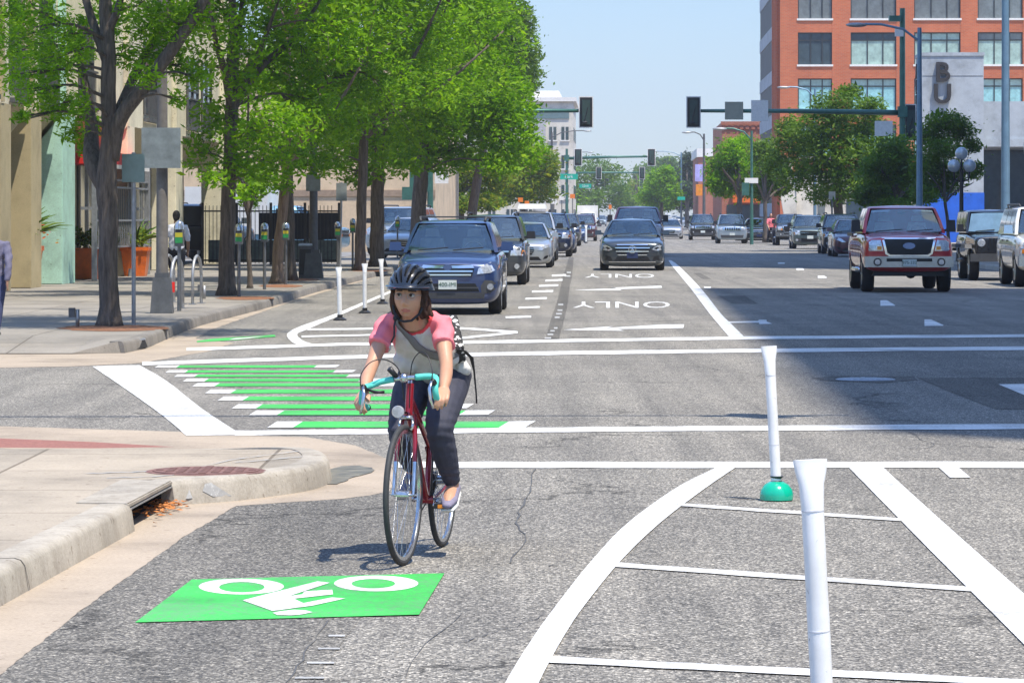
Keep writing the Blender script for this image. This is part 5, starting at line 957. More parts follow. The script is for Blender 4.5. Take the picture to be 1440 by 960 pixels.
another(pick, 'dark_red', P_MAR, 'tall maroon pickup truck right behind the steel grey saloon', 897, 361, GTR, 'pickup_truck', 1.08)
another(sed, 'silver', P_SILV, 'silver sedan half hidden behind the saloon, in the middle lane', 943, 336, GTR, 'car', .97)
another(jeep, 'pale_blue_silver', P_BLACK, 'black suv with a chrome seven slot grille left of the pale blue one', 988, 337.5, GTR, 'car')
another(salo, 'steel_grey', P_BLACK, 'black sedan driving just right of the pale blue suv', 1067, 341, GTR, 'car', 1.05)
another(suv, 'charcoal', P_WHITE, 'white suv mostly hidden behind the pale blue suv', 1013, 324, GTR, 'car', 1.05)
rl = another(pick, 'dark_red', P_GREY, 'dark grey pickup parked left of the grey teal suv', 1113, 345, GRP, 'pickup_truck', .93)
another(suv, 'charcoal', P_TEAL, 'grey teal suv parked in front of the dark grey pickup', 1138, 350, GRP)
another(suv, 'charcoal', P_BLACK, 'black suv at the kerb just left of the red pickup', 1184, 357, GRP, sc=1.03)
another(sed, 'silver', P_MAR, 'maroon sedan tucked between the black suv and the red pickup', 1203, 361, GRP, sc=1.05)
for i, (px, py, src, old, pm_, lab) in enumerate([
    (965, 317, sed, 'silver', P_SILV, 'small far silver sedan in the second oncoming lane'), (981, 314, sed, 'silver', P_TEAL, 'far teal sedan next to the small silver one'), (1009, 318, jeep, 'pale_blue_silver', P_BLACK, 'far black van like suv above the white suv'),
    (949, 312, suv, 'charcoal', P_WHITE, 'tiny white suv far down the street near the spruce'), (934, 311, sed, 'silver', P_REDM, 'tiny red car far down the street under the round tree'), (845, 318, suv, 'charcoal', P_LBLUE, 'far pale blue suv beyond the white box truck'),
    (853, 313, sed, 'silver', P_BLUE, 'tiny blue sedan at the far left lane end'), (992, 311, suv, 'charcoal', P_GREY, 'tiny charcoal suv farthest in the right lanes'), (857, 310, suv, 'charcoal', P_SILV, 'tiny silver suv farthest in the left lane'), (940, 309, truk, 'white', P_WHITE, 'tiny white box truck at the vanishing end of the street'),
    (975, 321, suv, 'charcoal', P_WHITE, 'small white suv between the far silver and teal sedans'), (998, 315, sed, 'silver', P_LBLUE, 'small pale blue sedan behind the black van like suv'), (955, 314, sed, 'silver', P_WHITE, 'tiny white sedan just left of the small silver one'), (968, 311, sed, 'silver', P_STEEL, 'tiny steel grey sedan in the farthest right lane'),
    (925, 315, sed, 'silver', P_WHITE, 'tiny white sedan right of the maroon pickup roof'), (921, 311, suv, 'charcoal', P_NAVY, 'tiny dark blue suv behind that white sedan'), (1022, 325, sed, 'silver', P_SILV, 'silver sedan peeping out over the pale blue suv hood'), (838, 318, sed, 'silver', P_REDM, 'small red sedan beyond the white box truck'), (848, 311, suv, 'charcoal', P_GREY, 'tiny grey suv at the far end of the left row')]):
    another(src, old, pm_, lab, px, py, 'far traffic', 'car')
# cars on the lot behind the fence
def lot(src, old, pm_, label, px, d, rz, sc=1.0):
    c = copy_tree(src, None, {'car_paint_' + old: pm_}); c.name = 'parked_car'; c['label'] = label; c['group'] = 'cars on the parking lot'
    c.location = ((px-CX)/F*d, d, .155); c.rotation_euler = (0, 0, rz); c.scale = (sc,)*3
lot(bigs, 'white', P_BLACK, 'black suv on the lot behind the second tree, seen from behind', 322, 122, R(165))
lot(truk, 'white', paint('sky_blue', (.16, .36, .55), .2), 'pale blue and white van parked behind the tree trunks on the lot', 486, 132, R(80), .95)
lot(sed, 'silver', P_SILV, 'silver car on the lot nearest the navy wagon', 561, 128, R(-12))
lot(suv, 'charcoal', P_LBLUE, 'pale blue suv on the lot left of the silver car', 545, 138, R(-12), 1.1)
lot(suv, 'charcoal', P_WHITE, 'white suv on the lot seen past the jogger', 288, 128, R(70))
# ------------------------------------------------------------------ trees
def leaves(rng, clumps, n, size, asp=.36, droop=.35, ex=.6):
    """clumps: (centre, (rx,ry,rz)); returns verts, faces of n diamond leaves"""
    vol = np.array([c[1][0]*c[1][1]*c[1][2] for c in clumps])**ex; pr = vol/vol.sum()
    idx = rng.choice(len(clumps), n, p=pr)
    C = np.array([c[0] for c in clumps])[idx]; Rr = np.array([c[1] for c in clumps])[idx]
    d = rng.normal(size=(n, 3)); d /= np.linalg.norm(d, axis=1)[:, None]
    rad = rng.random(n)**.42; 
    lump = 1 + .28*np.sin(d[:, 0]*5+idx*1.7)*np.sin(d[:, 1]*4+idx)*np.sin(d[:, 2]*6+idx*.6)
    P = C + d*Rr*(rad*lump)[:, None]
    # gather the leaves into sprays
    m = max(1, n//26); sp = rng.integers(0, m, n); hubs = P[:m]; keep = idx[:m][sp] == idx
    P = np.where(keep[:, None] & (rng.random(n) < .8)[:, None], hubs[sp] + (rng.normal(size=(n, 3))*size*np.array([1.9, 1.9, 1.0])), P)
    a = rng.normal(size=(n, 3)); a[:, 2] = a[:, 2]*.5 - droop; a /= np.linalg.norm(a, axis=1)[:, None]
    nr = rng.normal(size=(n, 3))*.75 + np.array([0, 0, .8]); b = np.cross(a, nr); b /= np.linalg.norm(b, axis=1)[:, None]+1e-6
    s = size*rng.lognormal(-.05, .33, n)[:, None]
    V = np.stack([P - a*s*.5, P + b*s*asp*.5, P + a*s*.5, P - b*s*asp*.5], 1).reshape(-1, 3)
    return V
def leafmesh(name, V):
    n = len(V)//4; me = bpy.data.meshes.new(name); me.vertices.add(n*4); me.vertices.foreach_set('co', V.astype(np.float32).ravel())
    me.loops.add(n*4); me.loops.foreach_set('vertex_index', np.arange(n*4, dtype=np.int32)); me.polygons.add(n)
    me.polygons.foreach_set('loop_start', np.arange(0, n*4, 4, dtype=np.int32)); me.update(calc_edges=True); me.validate(); return me
def tree(label, base, trunk, limbs, clumps, n, size, leaf=None, bark=None, group=None, seed=1, twig=.02, name='street_tree', asp=.36):
    """trunk / limbs: lists of (x, y, z, r) in world space; clumps world space"""
    base = Vector(base); o = empty(name, base, label, 'tree', group); rng = np.random.default_rng(seed)
    mb = MB(); b = np.array(base)
    rl = lambda pts: [(p[0]-b[0], p[1]-b[1], p[2]-b[2]) for p in pts]
    rr = random.Random(seed)
    ends = []
    for k, L in enumerate([trunk] + limbs):
        c = curve(L, 6)
        if k == 0:
            z0 = L[0][2]
            c = [(p[0]+.012*math.sin(p[2]*5), p[1], p[2], p[3]*(1+.45*max(0, 1-(p[2]-z0)/.35)**2)*(1+rr.uniform(-.04, .04))) for p in c]
        mb.tube(rl(c), [p[3] for p in c], 10); ends += c[len(c)//3:]
    E = np.array([e[:3] for e in ends]); ER = np.array([e[3] for e in ends])
    for c, r_ in clumps:                                    # a twig from the nearest limb into every clump
        c = np.array(c); dd = np.linalg.norm(E-c, axis=1) + np.maximum(0, E[:, 2]-c[2])*1.0; j = int(dd.argmin()); p0 = E[j]
        r0 = max(.012, min(ER[j]*.6, twig*(1+dd[j]*.4))); mid = (p0+c)/2 + np.array([0, 0, .10*dd[j]])
        q = curve([(*p0, r0), (*mid, r0*.65), (*c, r0*.25)], 5); mb.tube(rl(q), [p[3] for p in q], 6)
        for t in range(3):
            e = c + rng.normal(size=3)*np.array(r_)*.55; mb.tube(rl([tuple(q[6][:3]), tuple((np.array(q[8][:3])+e)/2), tuple(e)]), [r0*.5, r0*.3, r0*.12], 5)
    mb.obj('trunk', bark or M_BARK, o, smooth=4)
    V = leaves(rng, clumps, n, size, asp, ex=.42 if name == 'street_tree' and n > 50000 else .6) - b
    link('crown', leafmesh('crown', V), leaf or M_LEAF, o); return o
def pxc(lst, d, dep=1.0, sp=1.2, seed=0):
    """clumps given as photo ellipses (px, py, rx, ry) round a depth d, spread in depth"""
    rr = random.Random(seed); out = []
    for px, py, rx, ry in lst:
        dd = d + rr.uniform(-sp, sp); s = dd/F; out.append((tuple(A(px, py, dd)), (rx*s, max(rx, ry)*s*dep, ry*s)))
    return out
def dome(c, R_, H, n, seed, fill=.34):
    """generic clumps filling an ellipsoid round c"""
    rr = random.Random(seed); out = []
    for k in range(n):
        while True:
            v = Vector((rr.uniform(-1, 1), rr.uniform(-1, 1), rr.uniform(-1, 1)))
            if .3 < v.length < 1: break
        s = R_*fill*rr.uniform(.7, 1.3); out.append(((c[0]+v.x*R_, c[1]+v.y*R_, c[2]+v.z*H), (s, s, s*.7)))
    return out
def W4(px, py, d, r): p = A(px, py, d); return (p.x, p.y, p.z, r)
GL = 'locust trees along the left sidewalk'
# the tree nearest the crossing, forked low
d = 50; b = G(153, 458, .15)
tr = [W4(153, 461, d, .150), W4(153, 400, d, .138), W4(152, 330, d, .136), W4(151, 260, d, .145), W4(153, 180, d, .115), W4(153, 100, d, .105), W4(150, 45, d, .10), W4(150, -60, d, .07), W4(160, -200, d+.3, .05)]
lm = [[W4(158, 225, d, .10), W4(168, 170, d-.1, .105), W4(200, 125, d-.2, .10), W4(245, 65, d-.3, .09), W4(290, -5, d-.4, .075), W4(340, -110, d-.6, .05)],
      [W4(150, 265, d+.1, .14), W4(130, 225, d+.3, .13), W4(128, 175, d+.6, .09), W4(118, 110, d+.9, .06), W4(95, 30, d+1.2, .04)],
      [W4(160, 170, d+.1, .07), W4(195, 95, d+.4, .07), W4(235, 20, d+.6, .06), W4(260, -100, d+.8, .04)],
      [W4(152, 90, d, .08), W4(130, 30, d+.1, .06), W4(110, -40, d+.2, .05), W4(80, -160, d, .03)], [W4(152, 45, d, .06), W4(168, 5, d-.2, .05), W4(190, -100, d-.5, .03)]]
cl = pxc([(20, 70, 40, 40), (60, 25, 50, 40), (95, 75, 36, 40), (48, 128, 40, 26), (88, 150, 26, 26), (118, 60, 30, 40), (62, 85, 34, 30), (100, 188, 22, 16), (190, 40, 40, 40), (230, 50, 40, 34), (255, 95, 22, 24), (205, 110, 26, 20), (215, 12, 60, 30), (278, 22, 30, 30), (120, 205, 14, 20), (133, 175, 16, 20), (10, 20, 40, 40), (180, 80, 22, 22), (280, 110, 20, 16), (250, 140, 14, 16), (30, 165, 16, 10), (40, 40, 60, 50), (70, 100, 40, 36), (25, 110, 34, 30), (240, 30, 60, 40), (150, 20, 40, 36), (90, 50, 40, 30), (220, 80, 40, 26), (70, 150, 40, 22), (112, 150, 18, 34)], d, .9, 1.2, 2)
cl += dome((-5.2, 50, 7.2), 3.0, 1.9, 34, 5)
tree('thick forked locust tree nearest the crossing with a rough grey trunk', b, tr, lm, cl, 62000, .095, group=GL, seed=11, twig=.018, asp=.3)
def ltree(label, px, by, d, w, fork, clp, n, size, seed, lean=0, bark=None, leaf=None, lims=None, topz=None, domeR=3.0, group=GL, sp=1.8, dn=26):
    b = A(px, by, d); b.z = .15; w2 = w/2*d/F
    tr = [(b.x, b.y, .1, w2*1.1), W4(px+lean*.3, by-(by-fork)*.4, d, w2*.95), W4(px+lean, fork, d, w2*.85), W4(px+lean*1.1, fork-(90 if dn else 25), d, w2*.6), W4(px+lean*1.2, fork-(240*50/d*1.3 if dn else 45), d, w2*.3)]
    lims = lims or ([(-60, -90), (70, -110), (-20, -150), (110, -70)] if dn else [(-20, -32), (24, -36), (-8, -48), (34, -20)])
    lm = [[W4(px+lean, fork+5, d, w2*.6), W4(px+lean+a*.45, fork+c*.55, d+(k-1.5)*.3, w2*.5), W4(px+lean+a, fork+c, d+(k-1.5)*.8, w2*.35), W4(px+lean+a*(1.6 if dn else 1.2), fork+c*(1.8 if dn else 1.2), d+(k-1.5)*1.2, w2*.15)] for k, (a, c) in enumerate(lims)]
    cl = pxc(clp, d, .9, sp, seed); n = int(n*(2.6 if dn else 2.0)); size *= .68
    zt = topz or (HC + (HY-0)/F*d + 2.0); x = A(px+lean, 0, d).x
    if dn: cl += dome((x, d, zt), domeR, 2.2, dn, seed)
    return tree(label, b, tr, lm, cl, n, size, leaf, bark, group, seed)
ltree('second locust tree from the crossing, slim trunk forking high behind a parking meter', 318, 417, 69, 22, 150, [(330, 60, 50, 50), (300, 20, 50, 40), (375, 40, 60, 50), (285, 95, 36, 40), (345, 120, 36, 26), (390, 110, 60, 40), (440, 70, 60, 50), (300, 165, 40, 30), (280, 215, 30, 34), (355, 190, 60, 30), (410, 175, 50, 36), (330, 235, 44, 26), (385, 230, 46, 24), (300, 250, 24, 18), (440, 140, 50, 40), (480, 40, 60, 60), (250, 30, 40, 36), (350, 270, 26, 16), (410, 215, 36, 22)], 16000, .20, 21, 8, lims=[(-22, -90), (40, -80), (12, -120), (90, -100)])
ltree('thin young locust tree with a pencil slim stem near the kerb', 351, 407, 76, 7, 300, [(350, 262, 30, 22), (338, 240, 26, 18), (372, 250, 28, 20), (352, 285, 16, 12)], 1600, .17, 22, -2, lims=[(-14, -30), (16, -35)], topz=6, domeR=1.2, dn=4)
ltree('pale barked locust tree leaning slightly left of two dark trunks', 389, 399, 81, 16, 240, [(400, 205, 60, 30), (350, 190, 50, 36), (440, 230, 40, 22), (400, 150, 70, 40), (470, 170, 60, 40), (395, 260, 24, 16)], 9000, .21, 23, 14, bark=M_BARK2, lims=[(30, -60), (-40, -80), (70, -90)], dn=14)
ltree('dark trunked locust tree just behind the pale barked one', 409, 393, 85, 14, 160, [(440, 90, 70, 60), (500, 60, 70, 60), (400, 70, 60, 60), (470, 130, 70, 44), (430, 20, 90, 50), (540, 120, 60, 50), (520, 20, 80, 50), (450, 180, 50, 30)], 15000, .23, 24, -6)
ltree('locust tree with a slender trunk beside the leaning sign pole', 506, 384, 100, 15, 190, [(490, 150, 60, 50), (550, 150, 60, 50), (510, 210, 60, 30), (460, 225, 36, 30), (560, 80, 80, 60), (600, 40, 80, 60), (480, 90, 60, 60), (500, 245, 30, 22), (590, 120, 60, 40)], 14000, .26, 25, 6)
ltree('locust tree with a thick dark trunk between two parking meters', 530, 376, 108, 20, 170, [(540, 190, 60, 40), (600, 170, 60, 44), (560, 230, 50, 22), (640, 90, 80, 60), (580, 60, 80, 60), (640, 20, 80, 50), (500, 190, 50, 40), (620, 130, 70, 40), (520, 250, 24, 16)], 15000, .27, 26, 2)
ltree('locust tree with a leaning trunk right behind the blue wagon', 586, 358, 124, 22, 190, [(600, 210, 50, 36), (640, 180, 60, 44), (680, 140, 60, 56), (700, 190, 56, 40), (650, 110, 80, 50), (690, 70, 60, 60), (660, 20, 80, 50), (610, 160, 60, 44), (560, 200, 44, 34), (720, 170, 46, 44), (740, 215, 36, 30), (630, 225, 40, 26), (700, 230, 40, 20), (685, 20, 50, 40), (715, 130, 40, 40), (670, 150, 50, 40)], 19000, .30, 27, 10, lims=[(-40, -80), (40, -90), (-10, -120)])
ltree('tall locust tree whose crown stands highest against the sky', 660, 340, 190, 14, 200, [(715, 30, 40, 44), (735, 70, 26, 44), (745, 110, 20, 34), (700, 70, 50, 60), (725, 150, 34, 30), (690, 10, 50, 40), (700, 130, 50, 50), (740, 30, 14, 26), (752, 78, 14, 14), (690, 60, 50, 60), (720, 100, 40, 40)], 11000, .34, 28, 20, leaf=M_LEAFD, topz=15, sp=3, dn=10, lims=[(-14, -60), (20, -75), (6, -95)])
ltree('bushy yellow green tree past the second parked car', 648, 322, 200, 10, 270, [(650, 235, 50, 30), (620, 260, 36, 26), (690, 250, 40, 30), (640, 285, 30, 16), (680, 285, 34, 14), (610, 225, 34, 30)], 6500, .36, 29, 0, leaf=M_LEAFY, dn=0, sp=2)
ltree('rounded light green tree beside the row of parked cars', 735, 318, 240, 9, 280, [(730, 225, 44, 28), (755, 240, 34, 30), (700, 240, 40, 30), (760, 268, 28, 20), (725, 265, 40, 22), (775, 235, 14, 26), (745, 215, 26, 14), (700, 278, 24, 14)], 7000, .40, 30, 0, leaf=M_LEAFY, dn=0, sp=3)
# right hand side
GR = 'locust trees along the right sidewalk'
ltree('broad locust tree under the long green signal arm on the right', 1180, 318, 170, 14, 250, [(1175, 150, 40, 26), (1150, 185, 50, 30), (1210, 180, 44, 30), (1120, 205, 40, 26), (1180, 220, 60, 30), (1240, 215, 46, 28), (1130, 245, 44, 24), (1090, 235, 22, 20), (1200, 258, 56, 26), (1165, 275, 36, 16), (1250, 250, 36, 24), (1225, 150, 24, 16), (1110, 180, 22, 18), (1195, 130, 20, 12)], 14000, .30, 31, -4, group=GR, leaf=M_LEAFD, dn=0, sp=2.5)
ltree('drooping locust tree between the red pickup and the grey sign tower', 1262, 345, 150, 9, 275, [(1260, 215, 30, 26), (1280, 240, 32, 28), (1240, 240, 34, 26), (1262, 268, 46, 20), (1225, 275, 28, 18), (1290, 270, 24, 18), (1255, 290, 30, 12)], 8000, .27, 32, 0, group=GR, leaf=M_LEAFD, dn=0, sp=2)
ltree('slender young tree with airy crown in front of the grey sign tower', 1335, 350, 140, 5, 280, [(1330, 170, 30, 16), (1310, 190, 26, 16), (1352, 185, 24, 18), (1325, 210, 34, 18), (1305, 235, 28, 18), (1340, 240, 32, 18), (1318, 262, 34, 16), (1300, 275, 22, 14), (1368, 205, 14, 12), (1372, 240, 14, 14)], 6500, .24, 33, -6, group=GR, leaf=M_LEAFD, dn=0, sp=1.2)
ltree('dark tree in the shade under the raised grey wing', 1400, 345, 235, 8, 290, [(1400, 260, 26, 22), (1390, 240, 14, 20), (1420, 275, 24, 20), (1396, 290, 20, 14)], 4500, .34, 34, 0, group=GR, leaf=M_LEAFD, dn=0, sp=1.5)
ltree('light green locust tree in front of the low brick shopfront', 1040, 318, 225, 8, 275, [(1030, 215, 24, 22), (1012, 240, 22, 22), (1045, 235, 26, 24), (1020, 265, 22, 14), (1062, 240, 22, 24), (1055, 265, 22, 14), (1005, 255, 14, 14), (1045, 200, 14, 12)], 7000, .34, 35, 0, group=GR, dn=0, sp=2)
ltree('narrow locust tree at the kerb by the signal post, right of the light green one', 1076, 320, 215, 6, 280, [(1075, 215, 22, 20), (1085, 245, 24, 20), (1068, 270, 16, 12), (1095, 265, 16, 12)], 4000, .34, 36, 0, group=GR, leaf=M_LEAFD, dn=0, sp=1.5)
# far trees closing the street
GF = 'trees closing the far end of the street'
for i, (lab, px, by, d, cl, lf) in enumerate([
    ('wide dark tree mass behind the street name signs', 840, 305, 520, [(835, 240, 34, 22), (810, 260, 26, 26), (860, 255, 30, 26), (835, 280, 40, 18), (880, 285, 22, 14), (800, 285, 20, 14), (870, 270, 20, 20)], M_LEAFD),
    ('full round green tree at the far end below the second signal', 930, 305, 430, [(930, 255, 22, 20), (915, 275, 18, 16), (945, 275, 18, 18), (930, 287, 22, 12), (938, 242, 12, 10)], M_LEAF),
    ('yellowing tree peeping between the two far tree crowns', 895, 306, 640, [(895, 268, 20, 16), (905, 285, 18, 14), (885, 288, 14, 10), (910, 258, 12, 12)], M_LEAFY),
    ('tall blue green spruce standing at the far right of the street', 966, 306, 470, [(966, 228, 11, 14), (964, 248, 16, 14), (968, 268, 18, 14), (962, 285, 18, 12), (976, 245, 10, 12)], M_LEAFB),
    ('far tree with a pale crown behind the full round one', 920, 306, 760, [(925, 235, 18, 14), (905, 245, 16, 14), (940, 230, 14, 10), (950, 250, 14, 20), (915, 262, 20, 16)], M_LEAFD),
    ('small far tree left of the white truck roof', 790, 306, 460, [(785, 272, 20, 18), (770, 288, 18, 12), (800, 292, 14, 10)], M_LEAF)]):
    ltree(lab, px, by, d, 6, 290, cl, 5200, .62*d/480, 50+i, 0, leaf=lf, dn=0, sp=5, group=GF, lims=[(-6, -20), (7, -25)])
# low planting pits at the tree feet
for px, py, rx, ry in ((160, 461, 76, 4.5), (345, 419, 40, 2.6), (395, 402, 30, 2.2), (420, 393, 28, 1.8), (520, 380, 30, 1.6)):
    pxsheet('mulch_bed', [(px+rx*math.cos(a*PI/12)*(1+.12*math.sin(a*2.3)), py+ry*math.sin(a*PI/12)) for a in range(24)], .1505, M_SOIL)
# ------------------------------------------------------------------ buildings
M_CREAM = concrete('cream_render', (.78, .72, .54)); M_CREAMSH = concrete('shaded_cream_render', (.46, .38, .22)); M_MINT = concrete('mint_render', (.46, .72, .60)); M_BEIGE = concrete('beige_wall', (.62, .48, .33))
M_BRICK = brickmat('orange_brick', (.50, .115, .04), (.57, .15, .055), (.44, .22, .14), .9); M_BRICK2 = brickmat('red_brick', (.36, .10, .055), (.42, .13, .075), (.38, .25, .2), .9)
M_GCONC = concrete('grey_panel_concrete', (.40, .44, .48)); M_STONE = concrete('pale_stone', (.66, .62, .54)); M_BLUEP = mat('bright_blue_paint', (.012, .11, .56), .6, 0, .18, 1.2)
M_OFRAME = mat('bronze_window_frame', (.05, .055, .055), .4, .4, .15, 6); M_WG1 = glassmat('pale_green_window', (.36, .50, .44), .1); M_WG2 = glassmat('teal_curtain_window', (.30, .58, .60), .12); M_WG3 = glassmat('dark_window', (.05, .075, .085), .06); M_WG4 = glassmat('grey_window', (.16, .18, .18), .08)
M_SILL = mat('white_sill', (.76, .74, .70), .7, 0, .1, 8); M_RED = mat('red_awning', (.68, .02, .012), .6, 0, .08, 5); M_ORANGE = mat('orange_glazed_pot', (.85, .17, .02), .35, 0, .22, 5)
def bld(name, t, y, label, cat='building', group=None, z=0.0):
    return empty(name, ST(t, y, z), label, cat, group, YAW)
def bx(mb, *q): x0, x1, y0, y1, z0, z1 = q; return mb.box((x0, y0, z0), (x1, y1, z1))
def prof(mb, pts, y0, y1):            # (x, z) outline extruded along y
    mb.poly([(x, y0, z) for x, z in pts], y1-y0, (0, 1, 0)); return mb
rb = random.Random(41)

# cream apartment block with sloped soffits on the left, origin at its street face
B = bld('apartment_building', -12.5, 60, 'cream apartment block with sloped shade-toned soffits and one mint column', z=.15)
mb = MB(); bx(mb, -12, -.12, 0, 27.5, 3.86, 12); bx(mb, -12, -.12, 27.51, 56, 3.86, 12); mb.obj('upper_wall', M_CREAM, B)
prof(MB(), [(-.13, 3.85), (-.80, 3.05), (-.80, 3.85)], 0, 56).obj('soffit', M_CREAMSH, B)
bx(MB(), -12, -1.6, 0, 56, 0, 3.84).obj('ground_floor_wall', M_CREAMSH, B)  # soffit, ground floor and first piers carry their shade as a tan colour
for k, (y0, y1, m) in enumerate(((7.4, 8.6, M_CREAMSH), (12.2, 13.5, M_CREAMSH), (16.0, 17.4, M_CREAMSH), (20.3, 22.2, M_MINT), (31, 32.4, M_CREAM), (41, 42.6, M_CREAM), (53.2, 55.9, M_CREAM))):
    p = prof(MB(), [(0, 0), (0, 3.84), (-.70, 3.02), (-.70, 0)], y0, y1).obj('pier', m, B, bev=.015)
    if m is not M_MINT: prof(MB(), [(.015, 3.84), (.015, 4.0), (-.06, 4.0), (-.80, 3.13), (-.80, 2.9), (-.72, 2.98)], y0-.09, y0-.002).obj('slanted_edge', M_CREAM, B)
    if m is M_MINT: p['label'] = 'mint green column with a slanted top'
    f = bx(MB(), -.115, .02, y0+.1, y0+.45, 3.87, 12).obj('fin', m, B)
for (y0, y1) in ((9.3, 12.0), (13.9, 15.8), (17.8, 20.0)):
    w = bx(MB(), -.125, -.10, y0, y1, 4.15, 6.4).obj('balcony_door', M_WG3, B); mb = MB()
    bx(mb, -.10, .05, y0, y1, 3.9, 4.0); bx(mb, 0, .04, y0, y1, 5.0, 5.05)
    for j in range(int((y1-y0)/.14)): bx(mb, .01, .03, y0+j*.14, y0+j*.14+.02, 4.0, 5.0)
    mb.obj('balcony_rail', M_GREY, B)
for (y0, y1) in ((23.5, 25.5), (35, 37.5), (44.5, 47), (48.2, 50.5)):
    w = bx(MB(), -.125, -.09, y0, y1, 4.25, 6.2).obj('window', M_WG3, B); mb = MB()
    bx(mb, -.09, -.05, y0-.08, y0, 4.2, 6.25); bx(mb, -.09, -.05, y1, y1+.08, 4.2, 6.25); bx(mb, -.09, -.05, (y0+y1)/2-.04, (y0+y1)/2+.04, 4.25, 6.2); bx(mb, -.09, -.05, y0, y1, 5.2, 5.26)
    bx(mb, -.09, .06, y0-.15, y1+.15, 4.05, 4.15); bx(mb, .0, .05, y0-.1, y1+.1, 4.95, 5.0)
    for j in range(int((y1-y0)/.2)): bx(mb, .015, .035, y0+j*.2, y0+j*.2+.025, 4.15, 4.95)
    mb.obj('window_frame', M_GREY, w)
for (y0, y1) in ((23, 29.5), (33, 40), (43.5, 52)):
    w = bx(MB(), -1.59, -1.55, y0, y1, .4, 2.9).obj('window', M_WG4, B); mb = MB()
    for j in range(6): yy = y0+(y1-y0)*j/5; bx(mb, -1.55, -1.5, yy-.05, yy+.05, .4, 2.9)
    bx(mb, -1.55, -1.5, y0, y1, 1.7, 1.78); mb.obj('window_frame', M_STONE, w)
aw = bld('awning', -12.42, 84.5, 'bright red awning strip over the shopfront behind the forked tree', 'awning', z=2.85)
bx(MB(), -.8, .35, 0, 7.5, .08, .36).obj('fabric', M_RED, aw, bev=.02); bx(MB(), .3, .352, 0, 7.5, -.02, .078).obj('white_edge', M_SILL, aw)
ms = bld('metal_screen', -12.4, 84.5, 'pale steel screen of posts and rails in front of the cream block', 'screen', z=.15); 
for y in (0, 3.2, 6.4, 9.6): bx(MB(), -.06, .06, y, y+.12, 0, 2.9).obj('post', M_GALV, ms, bev=.01)
mb = MB()
for z in (.75, 1.40, 2.22, 2.4): bx(mb, -.03, .03, .13, 9.59, z, z+.05)
for y in np.arange(.4, 9.4, .32): bx(mb, -.012, .012, y, y+.018, .81, 2.21)
mb.obj('rail', M_GALV, ms)
def plant(parent, z, r, n, m, spike=False, seed=1, size=.12):
    rng = np.random.default_rng(seed)
    if spike:
        mb = MB(); rr = random.Random(seed)
        for k in range(n):
            a = rr.random()*2*PI; e = rr.uniform(.35, 1.2); L = r*rr.uniform(.8, 1.3); c = [(0, 0, z)]
            for u in (.4, .75, 1): c.append((math.cos(a)*L*u*math.cos(e), math.sin(a)*L*u*math.cos(e), z+L*u*math.sin(e)-L*.5*u*u*.7))
            mb.tube(c, [.018, .03, .02, .004], 4, flat=.25)
        return mb.obj('foliage', m, parent)
    return link('foliage', leafmesh('foliage', leaves(rng, [((0, 0, z), (r, r, r*.7)), ((r*.4, .1, z+r*.3), (r*.6,)*3), ((-r*.4, -.1, z+r*.2), (r*.6,)*3)], n, size, .5)), m, parent)
M_FLOW = leafmat('magenta_flowers', [(.55, .03, .12), (.62, .12, .04), (.5, .35, .03), (.08, .16, .02)], .3)
for px, py, sc, lab, kind in ((30, 403, 1.08, 'tapered orange pot with red flowers and a spiky palm left of the mint column', 0), (123, 392, .92, 'square orange planter with a leafy bush right of the mint column', 1), (191, 388, .90, 'orange planter behind the pale steel screen', 2)):
    g = G(px, py, .15); o = empty('planter', g, lab, 'planter', 'orange planters', YAW); mb = MB(); h = .82*sc; w = .40*sc
    for q in ((0, .70, h*.0), (h*.86, 1.0, 0)): pass
    mb.box((-w*.72, -w*.72, 0), (w*.72, w*.72, h*.88), (1.3, 1.3)); mb.box((-w, -w, h*.88), (w, w, h)); mb.obj('pot', M_ORANGE, o, bev=.02)
    plant(o, h+.18, .38*sc, 420, (M_FLOW, M_LEAFY, M_LEAFY)[kind], seed=60+kind)
    if kind != 1: plant(o, h+.1, 1.0*sc, 40, M_LEAFD, True, 70+kind)
# beige wall building beyond the lot
B = bld('beige_building', -34, 168, 'plain beige rendered building beyond the parking lot'); bx(MB(), 0, 25.5, 0, 25, 0, 9.5).obj('wall', M_BEIGE, B); bx(MB(), -.1, 25.6, -.1, 25.1, 9.5, 9.8).obj('parapet', M_SILL, B)
for k in range(4): w = bx(MB(), 2+k*6, 4+k*6, -.04, .02, 5.4, 7.2).obj('window', M_WG3, B); bx(MB(), 1.9+k*6, 4.1+k*6, -.10, -.041, 5.25, 5.4).obj('sill', M_SILL, w)
bx(MB(), 0, 25.5, -.06, -.002, 2.6, 2.9).obj('trim_band', mat('brown_band', (.30, .22, .16), .8), B)
